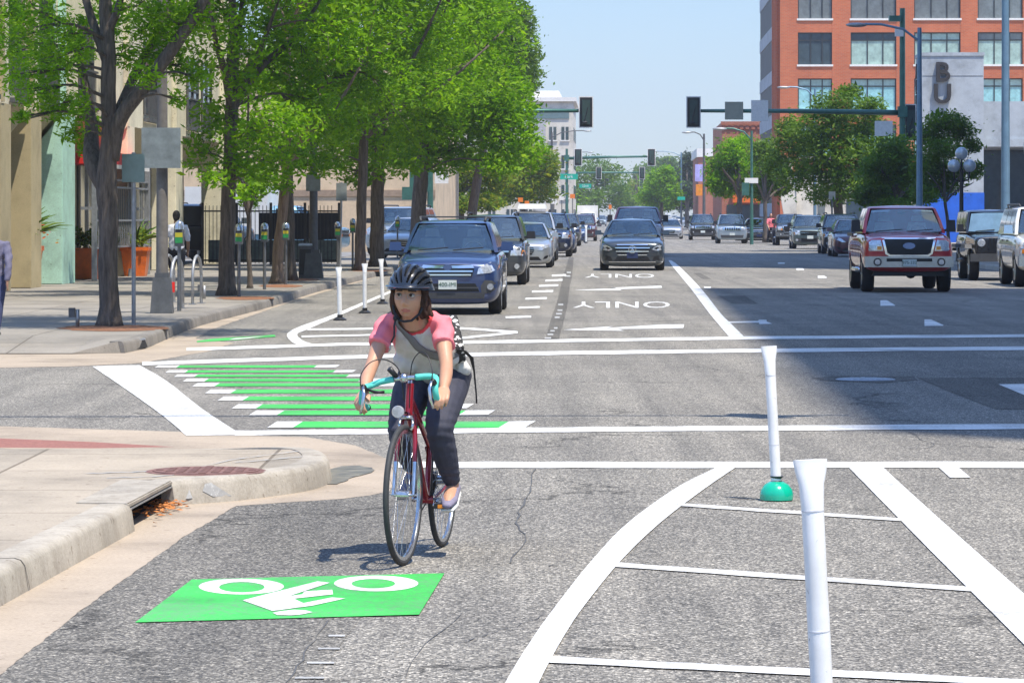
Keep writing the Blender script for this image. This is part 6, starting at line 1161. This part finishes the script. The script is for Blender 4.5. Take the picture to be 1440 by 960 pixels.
# white corner building far left
B = bld('white_apartment_block', -18.5, 350, 'tall pale stone block with bay windows far behind the left trees'); W_ = 14.0
x1 = A(806, 0, 350).x - ST(-18.5, 350).x
bx(MB(), x1-14, x1, 0, 24, 0, 12.9).obj('wall', M_STONE, B); bx(MB(), x1-14.3, x1+.3, -.3, 24.3, 12.9, 13.3).obj('cornice', M_SILL, B); bx(MB(), x1-13, x1-1.4, 1, 20, 13.3, 14.0).obj('attic', M_SILL, B)
bx(MB(), x1-14, x1-.4, -.10, -.002, 11.2, 12.1).obj('dark_frieze', mat('slate_frieze', (.12, .19, .20), .6), B); bx(MB(), x1-3.7, x1-2.7, -.25, -.003, 0, 11.1).obj('grey_bay', mat('grey_cladding', (.42, .42, .43), .7), B)
for z in (9.1, 6.3, 3.4, 1.0):
    for xx in (-.8, -2.0, -4.4, -6.2, -8, -10): w = bx(MB(), x1+xx-.35, x1+xx+.35, -.06, -.004, z, z+1.3).obj('window', M_WG3, B); bx(MB(), x1+xx-.04, x1+xx+.04, -.10, -.061, z, z+1.3).obj('mullion', M_SILL, w); bx(MB(), x1+xx-.45, x1+xx+.45, -.12, -.005, z-.12, z-.002).obj('sill', M_SILL, w)
    for yy in (3, 8, 13, 18): bx(MB(), x1+.002, x1+.06, yy, yy+1.2, z, z+1.3).obj('window', M_WG3, B)
# big orange brick office building
Y = 280; gx = lambda px: (px-CX)/F*Y; gz = lambda py: HC-(py-HY)/F*Y; x0 = gx(1097)
B = empty('brick_office_building', (x0, Y, 0), 'big orange brick office building with wide grid windows', 'building', None, YAW)
lx = lambda px: gx(px)-x0
FH = 3.62; sills = [gz(91)+FH*k for k in range(-4, 4)]; top = 24.5
bx(MB(), .02, 40, .27, 37, 0, top).obj('wall', M_BRICK, B)
cols = [(1122, 1170), (1196, 1260), (1285, 1350), (1374, 1437), (1462, 1526), (1550, 1614)]
edges = [1097] + [v for c in cols for v in c] + [1640]
for i in range(0, len(edges), 2): bx(MB(), lx(edges[i]), lx(edges[i+1]), 0, .268, 0, top).obj('pier', M_BRICK, B)
for (a, c) in cols:
    for s in sills:
        bx(MB(), lx(a)+.003, lx(c)-.003, .02, .267, s+2.52, s+FH-.16 if s+FH < top else top).obj('spandrel', M_BRICK, B)
        if s+2.5 > gz(330):
            m = rb.choice([M_WG1, M_WG1, M_WG4, M_WG3]) if s > gz(140) else M_WG2
            w = bx(MB(), lx(a), lx(c), .22, .262, s, s+2.51).obj('window', m, B); mb = MB(); ww = lx(c)-lx(a)
            bx(mb, lx(a), lx(c), .16, .219, s+1.86, s+1.95)
            for u in (.0, .36, .70, .975): bx(mb, lx(a)+ww*u, lx(a)+ww*u+.08, .15, .2185, s, s+2.51)
            bx(mb, lx(a)+.081, lx(c)-.001, .155, .218, s+2.43, s+2.51); mb.obj('window_frame', M_OFRAME, w)
            bx(MB(), lx(a)+.08, lx(c)-.09, .205, .2195, s+1.951, s+2.429).obj('transom_pane', rb.choice([M_WG1, M_WG4, M_WG3]), w)
            bx(MB(), lx(a)-.08, lx(c)+.08, -.06, .218, s-.158, s-.002).obj('sill', M_SILL, w)
for k, s in enumerate(sills):                                   # street side: grey spandrels and ribbon windows between brick fins
    bx(MB(), -.12, .018, 9.5, 36.9, s-1.1, s).obj('grey_spandrel', M_GCONC, B); bx(MB(), -.06, .016, 9.5, 36.9, s+.002, s+FH-1.102).obj('ribbon_window', mat('matt_dark_glazing', (.05, .055, .065), .55, 0, .3, .6, spec=.2), B)
for y in (1.2, 3.6, 6.0, 8.4): bx(MB(), -.25, .017, y, y+.9, 0, top).obj('brick_fin', M_BRICK, B)
# low red brick block and shopfronts in the distance
Y2 = 330; B = empty('brick_shop_building', ((1010-CX)/F*Y2, Y2, 0), 'lower red brick block with a stepped parapet beside the big office', 'building', None, YAW); gx2 = lambda px: (px-1010)/F*Y2; gz2 = lambda py: HC-(py-HY)/F*Y2
bx(MB(), gx2(1015), gx2(1090), 0, 30, 0, gz2(172)).obj('wall', M_BRICK2, B); mb = MB()
for k in range(9): bx(mb, gx2(1015)+k*.55, gx2(1015)+k*.55+.34, -.12, -.003, gz2(182), gz2(176))
bx(mb, gx2(1015)-.1, gx2(1090)+.1, -.2, -.122, gz2(175), gz2(171)); mb.obj('parapet_trim', M_BRICK2, B)
for px in (1020, 1036, 1052): w = bx(MB(), gx2(px), gx2(px+9), -.05, -.002, gz2(250), gz2(225)).obj('window', M_WG3, B); bx(MB(), gx2(px)-.1, gx2(px+9)+.1, -.12, -.051, gz2(252.5), gz2(250)).obj('sill', M_SILL, w)
bx(MB(), gx2(1030), gx2(1075), -.6, -.01, gz2(285), gz2(262)).obj('shop_sign', mat('orange_sign', (.75, .16, .02), .5), B)
bx(MB(), gx2(1022), gx2(1075), -.09, -.004, gz2(320), gz2(288)).obj('shopfront', M_WG3, B)
Y3 = 420; B = empty('white_roof_shed', ((975-CX)/F*Y3, Y3, 0), 'far red building with a white roof panel behind the spruce', 'building', None, YAW)
bx(MB(), 0.6, 4, 0, 30, 0, 8.6).obj('wall', M_BRICK2, B); bx(MB(), .4, 4.2, -.2, 30.2, 8.6, 9.6).obj('roof_panel', M_SILL, B)
# grey sign tower with letters and the raised wing
Yt = 205; tx = lambda px: (px-CX)/F*Yt; tz = lambda py: HC-(py-HY)/F*Yt
B = empty('sign_tower', (tx(1296), Yt, 0), 'grey concrete tower with big dark letters and a bright blue base', 'building', None, YAW); q = lambda px: tx(px)-tx(1296)
bx(MB(), 0, q(1383), 0, 4, tz(271), tz(79)).obj('shaft', M_GCONC, B, bev=.03); bx(MB(), -.03, q(1383)+.03, -.03, 4.03, 0, tz(271)-.003).obj('blue_base', M_BLUEP, B); bx(MB(), -.05, q(1383)+.05, -.05, 4.05, tz(79)+.002, tz(74)).obj('cap', M_GCONC, B)
bx(MB(), .05, q(1383)-.05, -.012, -.002, tz(107.5), tz(106.8)).obj('panel_joint', M_GREY, B)
for ch, cy in (('B', 103), ('U', 133.5)):
    me = text_mesh(ch, 1.55, .12, .035); xs = [v.co.x for v in me.vertices]; 
    xform(me, Matrix.Translation((q(1325), -.126, tz(cy))) @ Matrix.Rotation(R(90), 4, 'X') @ Matrix.Scale(1.0, 4)); link('letter', me, mat('dark_letter_metal', (.035, .032, .032), .6, .1, .3, 3), B)
for k, ch in enumerate('ABUR'):
    me = text_mesh(ch, 1.25, .08); xform(me, Matrix.Translation((-.09, 2.0, tz(100+22*k))) @ Matrix.Rotation(R(-90), 4, 'Z') @ Matrix.Rotation(R(90), 4, 'X')); link('letter', me, MATS['dark_letter_metal'], B)
B = empty('raised_concrete_wing', (tx(1386), Yt+1, 0), 'raised grey concrete wing over a dark void right of the sign tower', 'building', None, YAW); q = lambda px: tx(px)-tx(1386)
bx(MB(), 0, 30, 0, 12, tz(195), tz(142)).obj('parapet_wall', M_GCONC, B); bx(MB(), 0, 30, -.15, 11, tz(206), tz(195)-.003).obj('slab_edge', M_GCONC, B); bx(MB(), 0, 30, 10.5, 11, 0, tz(206)-.003).obj('back_wall', M_WG3, B)
for xx in (5.5, 12, 20): bx(MB(), xx, xx+.5, .4, .9, 0, tz(206)-.004).obj('column', M_GCONC, B)
st = empty('staircase', (tx(1432), Yt-6, 0), 'pale metal outdoor stair at the right photo edge', 'staircase', None, YAW); mb = MB()
for k in range(16): bx(mb, .15+k*.0, 1.6, -k*.28+4.2, -k*.28+4.46, 5.9-k*.34-.05, 5.9-k*.34)
mb.obj('tread', M_GCONC, st)
for sx in (0, 1.62):
    mb = MB(); mb.tube([(sx+.05, 4.5, 5.9), (sx+.05, 0, .4)], .12, 6, flat=.4); mb.obj('stringer', M_STONE, st)
    mb = MB(); mb.tube([(sx+.05, 4.5, 6.9), (sx+.05, 0, 1.4)], .05, 6); mb.tube([(sx+.05, 4.5, 6.5), (sx+.05, 0, 1.0)], .03, 6)
    for k in range(8): mb.tube([(sx+.05, 4.5-k*.62, 5.9-k*.757), (sx+.05, 4.5-k*.62, 6.9-k*.757)], .03, 6)
    mb.obj('handrail', M_STONE, st)
# pale concrete building with a slanted buttress behind the right trees
Yc = 245; cx_ = lambda px: (px-CX)/F*Yc; cz = lambda py: HC-(py-HY)/F*Yc
B = empty('pale_concrete_hall', (cx_(1120), Yc, 0), 'pale concrete hall with a slanted buttress behind the right trees', 'building', None, YAW); q = lambda px: cx_(px)-cx_(1120)
bx(MB(), 0, q(1292), 0, 15, 0, cz(245)).obj('wall', M_STONE, B); prof(MB(), [(q(1088), cz(222)), (q(1112), cz(222)), (q(1124), 0), (q(1108), 0)], -.6, .0).obj('buttress', M_STONE, B); bx(MB(), q(1150), q(1160), -.05, -.003, 0, 2.6).obj('door', M_WG4, B); bx(MB(), q(1190), q(1280), -.06, -.003, .9, 2.8).obj('window', M_WG3, B)
# the towers to the right of the picture that throw the shade over the road
def tower(t0, t1, y0, y1, h, label):
    o = bld('office_tower', t0, y0, label); w = t1-t0; L = y1-y0
    bx(MB(), 0, w, 0, L, 0, h).obj('wall', M_GCONC, o)
    mb = MB()
    for z in np.arange(4, h-2, 3.6): bx(mb, -.05, -.003, .6, L-.6, z, z+1.9)
    mb.obj('ribbon_window', M_WG3, o)
tower(20.5, 46, 7.3, 62.3, 72, 'tall grey office tower right of the crossing, throwing the wide shade'); tower(21.0, 44, 97, 138, 79, 'second grey tower farther down the right side, throwing the far shade band')
# iron fence round the lot
fe = empty('iron_fence', (A(283, 0, 111.5).x, 111.5, .15), 'black iron fence with dark screening along the parking lot', 'fence', None, 0); Lf = A(476, 0, 111.5).x - fe.location.x; mb = MB()
for k in range(int(Lf/.12)): bx(mb, k*.12, k*.12+.02, 0, .02, .05, 1.86)
mb.obj('picket', M_BLACK, fe); mb = MB(); bx(mb, 0, Lf, .021, .05, .12, .17); bx(mb, 0, Lf, .021, .05, 1.66, 1.71)
mb.obj('rail', M_BLACK, fe)
for k in range(5): bx(MB(), k*Lf/4.02, k*Lf/4.02+.08, -.03, .06, 0, 1.95).obj('post', M_BLACK, fe)
mb = MB(); bx(mb, Lf*.42, Lf, .055, .07, .80, 1.64); mb.obj('dark_screen', mat('screen_cloth', (.018, .02, .026), .8, 0, .3, 3), fe); mb = MB(); bx(mb, Lf*.05, Lf, .055, .075, .08, .78); mb.obj('lower_panel', mat('grey_green_panel', (.10, .13, .125), .6, .1, .3, 8), fe)

# ------------------------------------------------------------------ street furniture
def at(px, py, z=.15): return G(px, py, z)
def pole_to(o, r0, r1, h, m, name='pole', n=12, lean=(0, 0)): return MB().tube([(0, 0, 0), (lean[0]*h, lean[1]*h, h)], [r0, r1], n).obj(name, m, o, R(40))
def lamp_post(px, py, label, h, r, m, arm=2.0, ang=PI, base=None, name='street_lamp', group='street lamps', d=None, z=.15):
    g = A(px, py, d) if d else at(px, py); g.z = z; o = empty(name, g, label, 'street lamp', group); pole_to(o, r, r*.6, h, m)
    if base: MB().box((-base[0], -base[0], 0), (base[0], base[0], base[1]), (.78, .78)).box((-base[0]*.62, -base[0]*.62, base[1]), (base[0]*.62, base[0]*.62, base[1]+.08)).obj('base', M_GREY, o, bev=.02)
    c, s = math.cos(ang), math.sin(ang)
    MB().tube([(0, 0, h-.5), (c*arm*.3, s*arm*.3, h-.05), (c*arm*.7, s*arm*.7, h+.12), (c*arm, s*arm, h+.13)], .045, 8).obj('arm', m, o, R(50))
    MB().ball((c*(arm+.3), s*(arm+.3), h+.10), (.40, .17, .085), 12).obj('lamp_head', M_GALV, o, R(60)); return o
def sign_back(o, w, h, z, m, name='sign_panel', x=0, y=-.05, ribs=True):
    mb = MB().box((x-w/2, y-.012, z-h/2), (x+w/2, y+.0, z+h/2)); p = mb.obj(name, m, o, bev=.003)
    if ribs:
        for zz in (z-h*.28, z+h*.28): MB().box((x-w*.42, y+.002, zz-.02), (x+w*.42, y+.02, zz+.02)).obj('bracket', M_GALV, p)
    return p
M_SBACK = mat('sign_back_aluminium', (.24, .27, .27), .5, .35, .3, 4)
l1 = lamp_post(228, 440, 'weathered grey lamp post with a heavy box base beside the forked tree', 9.0, .100, M_POLE, 2.2, R(20), (.175, .56))
sign_back(l1, .62, .64, 2.62, M_SBACK, y=-.17)
l2 = lamp_post(441, 391, 'grey lamp post with a flared base beside the utility cabinet', 9.0, .11, M_GREY, 2.2, R(20), (.24, .62)); sign_back(l2, .36, .40, 2.35, M_SBACK, y=-.17)
def sign_post(px, py, label, top, pw, ph, m=M_SBACK, lean=0, r=.03, pm=M_GALV, group='sign posts seen from behind'):
    o = empty('sign_post', at(px, py), label, 'sign', group); pole_to(o, r, r, top, pm, lean=(lean, 0)); sign_back(o, pw, ph, top-ph/2-.02, m, x=lean*top); return o
sign_post(188, 457, 'grey green sign back on a slim post right of the forked tree', 2.44, .32, .40, mat('green_grey_sign_back', (.20, .27, .24), .5, .3, .15, 5))
sign_post(478, 388, 'slim steel sign post leaning a little by the second delineator', 2.40, .27, .46, lean=.018)
M_MTR = mat('meter_grey', (.16, .165, .17), .4, .5, .2, 12); M_DOME = mat('meter_dome', (.42, .46, .5), .12, .7, .15, 12, coat=1); M_YB = mat('yellow_band', (.50, .44, .03), .5, 0, .05); M_GB = mat('green_band', (.02, .26, .07), .5, 0, .05)
mt = None
for i, (px, py, hp, lab) in enumerate([(252, 437, 1.05, 'big parking meter with a yellow and green face in front of the jogger'), (336, 417, 1.0, 'parking meter with a yellow and green face right of the second tree'), (372, 407, 1.0, 'parking meter between the pencil slim tree and the pale trunk'), (402, 400, 1.0, 'parking meter on a greenish pole right of the pale trunk'), (475, 388, 1.0, 'parking meter just behind the leaning sign post'), (496, 379, 1.05, 'parking meter touching the slender trunk right of the sign post'), (527, 372, 1.1, 'parking meter standing in front of a thick dark trunk'), (559, 364, 1.1, 'bright headed parking meter left of the silver lot car'), (583, 359, 1.1, 'bright headed parking meter nearest the navy wagon')]):
    if mt is None:
        mt = empty('parking_meter', (0, 0, 0), lab, 'parking meter'); pole_to(mt, .035, .03, 1.0, M_MTR)
        hd = MB().box((-.075, -.06, 1.0), (.075, .06, 1.26), (1.12, 1.1)).obj('head', M_MTR, mt, bev=.02); MB().lathe([(.085, 1.26), (.085, 1.31), (.065, 1.37), (.02, 1.40)], n=16).obj('dome', M_DOME, mt, R(60))
        MB().box((-.06, -.075, 1.14), (.06, -.062, 1.21)).obj('yellow_label', M_YB, hd); MB().box((-.06, -.075, 1.05), (.06, -.062, 1.137)).obj('green_label', M_GB, hd); MB().box((-.05, -.072, 1.225), (.05, -.066, 1.255)).obj('display', M_BLACK, hd)
        o = mt
    else: o = copy_tree(mt)
    o['label'] = lab; o['group'] = 'parking meters along the kerb'; o.location = at(px, py); o.scale = (1.0, 1.0, hp)
def hoop(px, py, label, w, h, rz, m=M_GALV, band=None):
    o = empty('bike_rack', at(px, py), label, 'bike rack', 'hoop bike racks', rz); c = [(-w, 0, 0), (-w, 0, h-w)] + [(-w*math.cos(a*PI/8), 0, h-w+w*math.sin(a*PI/8)) for a in range(1, 8)] + [(w, 0, h-w), (w, 0, 0)]
    MB().tube(c, .027, 10).obj('hoop', m, o, 4); MB().box((-w-.07, -.06, 0), (-w+.07, .06, .012)).box((w-.07, -.06, 0), (w+.07, .06, .012)).obj('foot_plate', m, o)
    if band: MB().tube([(-w, 0, h-w-.22), (-w, 0, h-w-.05)], .06, 10).obj('red_band', M_RED, o)
hoop(277, 427, 'shiny steel hoop bike rack standing alone left of the second tree', .36, .84, R(83)); hoop(249, 434, 'steel hoop bike rack at the jogger meter with a red band', .36, .86, R(80), band=1); hoop(237, 425, 'steel hoop bike rack half hidden by the weathered lamp post', .36, .84, R(80))
for px, py, lab in ((106, 459, 'short grey stub light left of the forked tree'), (285, 420, 'short grey stub light between the hoop rack and the second tree')):
    o = empty('path_light', at(px, py), lab, 'path light', 'stub lights'); MB().tube([(.03, 0, 0), (.03, 0, .24)], .028, 10).obj('post', M_GALV, o, 4); MB().box((-.09, -.05, .13), (-.005, .05, .26)).obj('head', M_GREY, o, bev=.012)
o = empty('utility_cabinet', at(430, 391), 'dark grey utility cabinet with a slanted lid by the second lamp post', 'cabinet'); MB().box((-.17, -.15, 0), (.17, .15, .80)).obj('body', M_GREY, o, bev=.015); MB().box((-.18, -.16, .803), (.18, .16, .86), (.9, .7)).obj('lid', M_GALV, o, bev=.01); MB().box((-.14, -.158, .08), (.14, -.151, .72)).obj('door', M_BLACK, o)
# flexible lane posts
M_POST = specked('white_post_plastic', (.84, .84, .82), (.45, .44, .42)); M_GBASE = mat('emerald_base', (.0, .42, .25), .18, 0, .1, 9, coat=.8); M_SCUF = mat('scuffed_band', (.62, .62, .63), .5, 0, .25, 30)
def flexpost(loc, label, h, lean, w, base, group='flexible lane posts'):
    o = empty('lane_post', loc, label, 'lane post', group); a = w/2; ld, lb = lean
    P = lambda u: (ld*u, lb*u, .07+u*(h-.07))
    us = [0, .1, .30, .55, .80, .90, .95, .985, 1.0]; rs = [(a, a), (a, a), (a*1.02, a*.98), (a, a), (a*1.02, a), (a*1.15, a*.75), (a*1.42, a*.45), (a*1.52, a*.32), (a*1.52, a*.30)]
    MB().tube([P(u) for u in us], rs, 20).obj('post', M_POST, o, R(50))
    for u, e in ((.30, 1.02), (.79, 1.04)): MB().tube([P(u), P(u+.005)], a*e, 20).obj('band', M_SCUF, o, R(50))
    if base: MB().lathe([(.100, 0), (.102, .03), (.095, .06), (.072, .09), (.04, .108)], n=28).obj('base', M_GBASE, o, R(60)); MB().lathe([(a*1.6, .095), (a*.8, .118), (a*1.3, .14)], n=14).obj('spring_joint', M_BLACK, o, R(50))
    else: MB().lathe([(.11, 0), (.11, .012), (.05, .05)], n=20).obj('base', M_BLACK, o, R(50)); MB().lathe([(a*1.2, .04), (a*1.25, .09)], n=14).obj('spring_joint', M_BLACK, o, R(50))
    return o
g = A(1157, 0, 11.8); g.z = .006; flexpost(g, 'white lane post with a flared flat head closest to the camera', .885, (-.042, 0), .074, False)
flexpost(G(1092, 702, .006), 'leaning white lane post on a glossy emerald green base', .915, (-.045, .01), .062, True)
for px, py, d, lab, lean in ((478, 450, 0, 'white lane post at the head of the island, left of the cyclist', -.02), (513, 440, 0, 'middle white lane post of three left of the cyclist', .0), (538, 427, 0, 'farthest white lane post of three, right above the helmet strap line', -.03)):
    flexpost(G(px, py, .006), lab, .86, (lean, 0), .072, False)
for px, py, lab in ((806, 343, 'far white lane post beside the maroon suv'), (815, 341, 'second far white lane post beside the maroon suv'), (824, 342, 'third far white lane post nearest the saloon'), (833, 330, 'farthest white lane post by the white truck')): flexpost(G(px, py, .006), lab, 1.1, (0, 0), .13, False)
# traffic signals (seen from behind, the street is one way)
def signal_back(o, x, y, z, w=.52, h=1.33, name='signal_head'):
    p = MB().box((x-w/2, y-.02, z-h/2), (x+w/2, y+.0, z+h/2)).obj(name, M_BLACK, o, bev=.006)
    MB().box((x-w/2-.045, y-.012, z-h/2-.045), (x+w/2+.045, y-.002+.0, z+h/2+.045)).obj('pale_border', M_SILL, p)
    MB().box((x-.17, y-.16, z-.53), (x+.17, y-.021, z+.53)).obj('housing', mat('signal_dark_green', (.03, .06, .05), .5), p, bev=.02); MB().tube([(x+.08, y-.21, z+.2), (x-.05, y-.22, z-.25), (x-.06, y-.22, z-.42)], .022, 6).ball((x-.06, y-.22, z-.46), (.13, .03, .06), 8).obj('bracket', M_BLACK, p)
    for k in (-1, 0, 1): MB().tube([(x, y+.0, z+k*.36), (x, y+.22, z+k*.36)], .15, 12).obj('visor', M_BLACK, p, R(50))
    return p
def mast(px, d, label, top, arm_to, arm_z, sigs, r=.14, rise=.0, group='mast arm traffic signals'):
    g = A(px, 0, d); g.z = .0; o = empty('traffic_signal', g, label, 'traffic signal', group); pole_to(o, r, r*.75, top, M_DGREEN); MB().box((-.28, -.28, 0), (.28, .28, .18)).obj('base', M_DGREEN, o, bev=.03)
    xe = A(arm_to, 0, d).x - g.x; MB().tube([(0, 0, arm_z-.05), (xe*.5, 0, arm_z+rise*.7), (xe, 0, arm_z+rise)], [.12, .10, .07], 12).obj('mast_arm', M_DGREEN, o, 4); MB().box((-.2, -.2, arm_z-.25), (.2, .2, arm_z+.22)).obj('collar', M_DGREEN, o, bev=.03)
    for s in sigs: signal_back(o, A(s, 0, d).x-g.x, -.14, arm_z+rise-.06, .54*d/155*155/d, 1.28)
    return o
zz = lambda py, d: HC-(py-HY)/F*d
m1 = mast(605, 155, 'green mast arm signal reaching in from the left trees over the parked cars', 7.2, 834, zz(156, 155), [824]); 
sign_back(m1, .9, 1.7, zz(268, 155)+.8, M_DGREEN, 'cabinet_panel', -.45, -.10, False); sign_back(m1, .6, .5, zz(250, 155), M_SILL, 'sign_panel', .5, -.15)
p = MB().box((-.62-.6, -.35, zz(281, 155)), (-.62+.12, .0, zz(263, 155))).obj('pedestrian_signal', M_DGREEN, m1, bev=.03)
m2 = mast(1269, 155, 'green mast arm signal reaching left from the right sidewalk with two sign backs', zz(12, 155), 966, zz(157, 155), [975], .155, .03)
for px, w, h, m in ((1032, .80, .78, mat('olive_sign_back', (.34, .34, .27), .5, .3, .1, 3)), (1068, .74, .92, M_SILL)): sign_back(m2, w, h, zz(156, 155), m, x=A(px, 0, 155).x-m2.location.x, y=-.12)
sign_back(m2, .78, .66, zz(181, 155), M_SILL, x=A(1242, 0, 155).x-m2.location.x, y=-.2); signal_back(m2, A(1281, 0, 155).x-m2.location.x, .1, zz(172, 155), .4, 1.5)
MB().box((-.62, -.5, zz(31, 155)), (.0-.1, -.1, zz(23, 155))).obj('camera_box', M_DGREEN, m2, bev=.03); MB().box((-.35, -.3, zz(52, 155)), (.02, -.16, zz(40, 155))).obj('white_box', M_SILL, m2, bev=.02)
m3 = mast(797, 283, 'second green mast arm down the street, from the left with two signals', 7.0, 920, zz(222, 283), [813, 916], .13, .1, ); m4 = mast(781, 400, 'third thin mast arm farther down the street', 7.2, 905, zz(243, 400), [842, 903], .13, .02)
m5 = mast(805, 520, 'fourth faint mast arm with a white panel, farthest down the street', 7.2, 880, zz(257, 520), [853, 902], .13, .0); sign_back(m5, 1.4, .55, zz(257, 520), M_SILL, x=A(875, 0, 520).x-m5.location.x, y=-.2)
M_SGREEN = mat('street_sign_green', (.0, .36, .25), .4, 0, .06, 4)
for o, px, py, d, txt, w, h in ((m3, 800, 248.5, 283, 'Park', 1.42, .45), (m4, 823, 261.5, 400, '22nd', 1.35, .46)):
    x = A(px, 0, d).x-o.location.x; p = MB().box((x-w/2, -.16, zz(py, d)-h/2), (x+w/2, -.13, zz(py, d)+h/2)).obj('street_name_sign', M_SGREEN, o, bev=.006); link('sign_text', xform(text_mesh(txt, .36, .003), Matrix.Translation((x, -.165, zz(py, d))) @ Matrix.Rotation(R(90), 4, 'X')), M_WTXT, p)
# the near mast arm, out of the picture above, whose shadow crosses the street
o = empty('traffic_signal', (-9.6, 28.2, .02), 'near green mast arm signal above the crossing left of the camera', 'traffic signal', 'mast arm traffic signals'); pole_to(o, .15, .11, 7, M_DGREEN)
MB().tube([(0, 0, 5.9), (7, .1, 6.1), (14.0, .3, 6.15)], [.07, .06, .04], 10).obj('mast_arm', M_DGREEN, o, 4); signal_back(o, 13.2, .2, 6.1, .9, .5)
# lamps and poles on the right
lamp_post(1293, 0, 'pale blue lamp post with a long arm left of the sign tower', zz(45, 130), .13, M_LBLUE, 2.0, PI, d=130)
lamp_post(1414, 0, 'tall pale blue lamp post rising past the raised wing', 13, .135, M_LBLUE, 2.4, PI, d=100)
lamp_post(1146, 0, 'lamp post with its cobra head peeping over the broad right tree', zz(129, 215), .11, M_LBLUE, 1.6, PI, d=215)
lamp_post(1057, 0, 'green lamp post with a white sign at the light green tree', zz(188, 190), .10, M_DGREEN, 1.4, PI, d=190); lamp_post(990, 0, 'dark lamp post with a purple banner far down on the right', zz(191, 270), .13, M_GREY, 1.0, PI, d=270)
lamp_post(958, 0, 'faint lamp post by the spruce far down on the right', zz(216, 430), .14, M_LBLUE, 3.0, PI, d=430); lamp_post(776, 0, 'lamp post in front of the pale stone block', zz(188, 330), .16, M_GREY, 3.0, R(0), d=330); lamp_post(799, 0, 'second far lamp post left of the street name signs', zz(217, 460), .14, M_GREY, 2.6, R(0), d=460)
lamps = {o_['label'][:24]: o_ for o_ in bpy.data.objects if o_.parent is None and o_.get('category') == 'street lamp'}
a = lamps['green lamp post with a w']; sign_back(a, .72, .28, zz(258, 190), M_SILL, x=-.02, y=-.12); MB().box((-.52, -.2, zz(279, 190)), (-.14, .1, zz(261, 190))).obj('pedestrian_signal', M_DGREEN, a, bev=.03)
a = lamps['dark lamp post with a pu']; MB().box((-.68, -.02, zz(258, 270)), (-.10, .0, zz(234, 270))).obj('banner', mat('purple_banner', (.42, .38, .72), .6, 0, .3, 2), a); MB().box((-.62, -.1, zz(278, 270)), (-.12, .1, zz(262, 270))).obj('signal_box', mat('orange_signal', (.75, .25, .03), .5), a, bev=.03)
# globe lamp
g = A(1352, 0, 120); g.z = .15; o = empty('globe_lamp', g, 'dark lamp post with three clear globes beside the slender young tree', 'street lamp'); pole_to(o, .09, .06, 3.1, M_BLACK); MB().lathe([(.2, 0), (.18, .3), (.1, .5)], n=14).obj('base', M_BLACK, o, R(40))
M_GLOBE = mat('clear_globe', (.42, .48, .53), .06, .2, .25, 4, coat=1)
for k, (dx, z) in enumerate(((0, 3.64), (-.26, 3.22), (.26, 3.22))):
    MB().ball((dx, -.05*k, z), .215, 18).obj('globe', M_GLOBE, o, 4); MB().tube([(0, 0, z-.55), (dx*.9, -.03*k, z-.45), (dx, -.05*k, z-.20)], .03, 8).obj('arm', M_BLACK, o, 4)
# small far signs and street clutter
def small(name, px, py, d, w, h, m, label, cat, pole=True, group=None):
    g = A(px, py, d); o = empty(name, (g.x, d, 0), label, cat, group); 
    if pole: pole_to(o, .04, .04, g.z+h/2, M_GREY)
    MB().box((-w/2, -.06, g.z-h/2), (w/2, -.03, g.z+h/2)).obj('panel', m, o, bev=.01); return o
M_OR = mat('orange_flag', (.8, .2, .02), .6, 0, .15, 5)
for px, py, d, w, h, m, lab in ((732, 281, 215, .3, .26, M_OR, 'small orange sign under the light green trees'), (741, 285, 225, .28, .22, M_OR, 'second small orange sign just right of the first'), (779, 280, 300, .5, .8, M_SILL, 'white sign panel under the trees left of the street name signs'), (790, 277, 330, .4, .6, M_SILL, 'smaller white sign panel beside the far lamp post'), (805, 276, 330, .45, .4, M_OR, 'amber warning sign below the street name signs'), (858, 291, 300, .25, .35, M_OR, 'orange work sign left of the maroon pickup roof'), (958, 279, 420, .9, .4, M_SGREEN, 'small green name sign far on the right'), (1170, 275, 160, .3, .36, M_SBACK, 'grey sign back at the foot of the broad right tree')):
    small('sign_post', px, py, d, w, h, m, lab, 'sign')
# ------------------------------------------------------------------ the air
hz = MB().box((-640, -120, -1.1), (640, 2620, 92)).mesh('haze'); m = bpy.data.materials.new('haze_air'); m.use_nodes = True; nt = m.node_tree; nt.nodes.remove(nt.nodes['Principled BSDF'])
pv = nn(nt, 'ShaderNodeVolumePrincipled'); pv.inputs['Density'].default_value = .00027; pv.inputs['Color'].default_value = (.86, .90, 1, 1); pv.inputs['Anisotropy'].default_value = .2; nt.links.new(pv.outputs[0], nt.nodes['Material Output'].inputs['Volume'])
o = link('haze', hz, m); o['kind'] = 'stuff'; S.cycles.volume_step_rate = 4; S.cycles.volume_bounces = 0
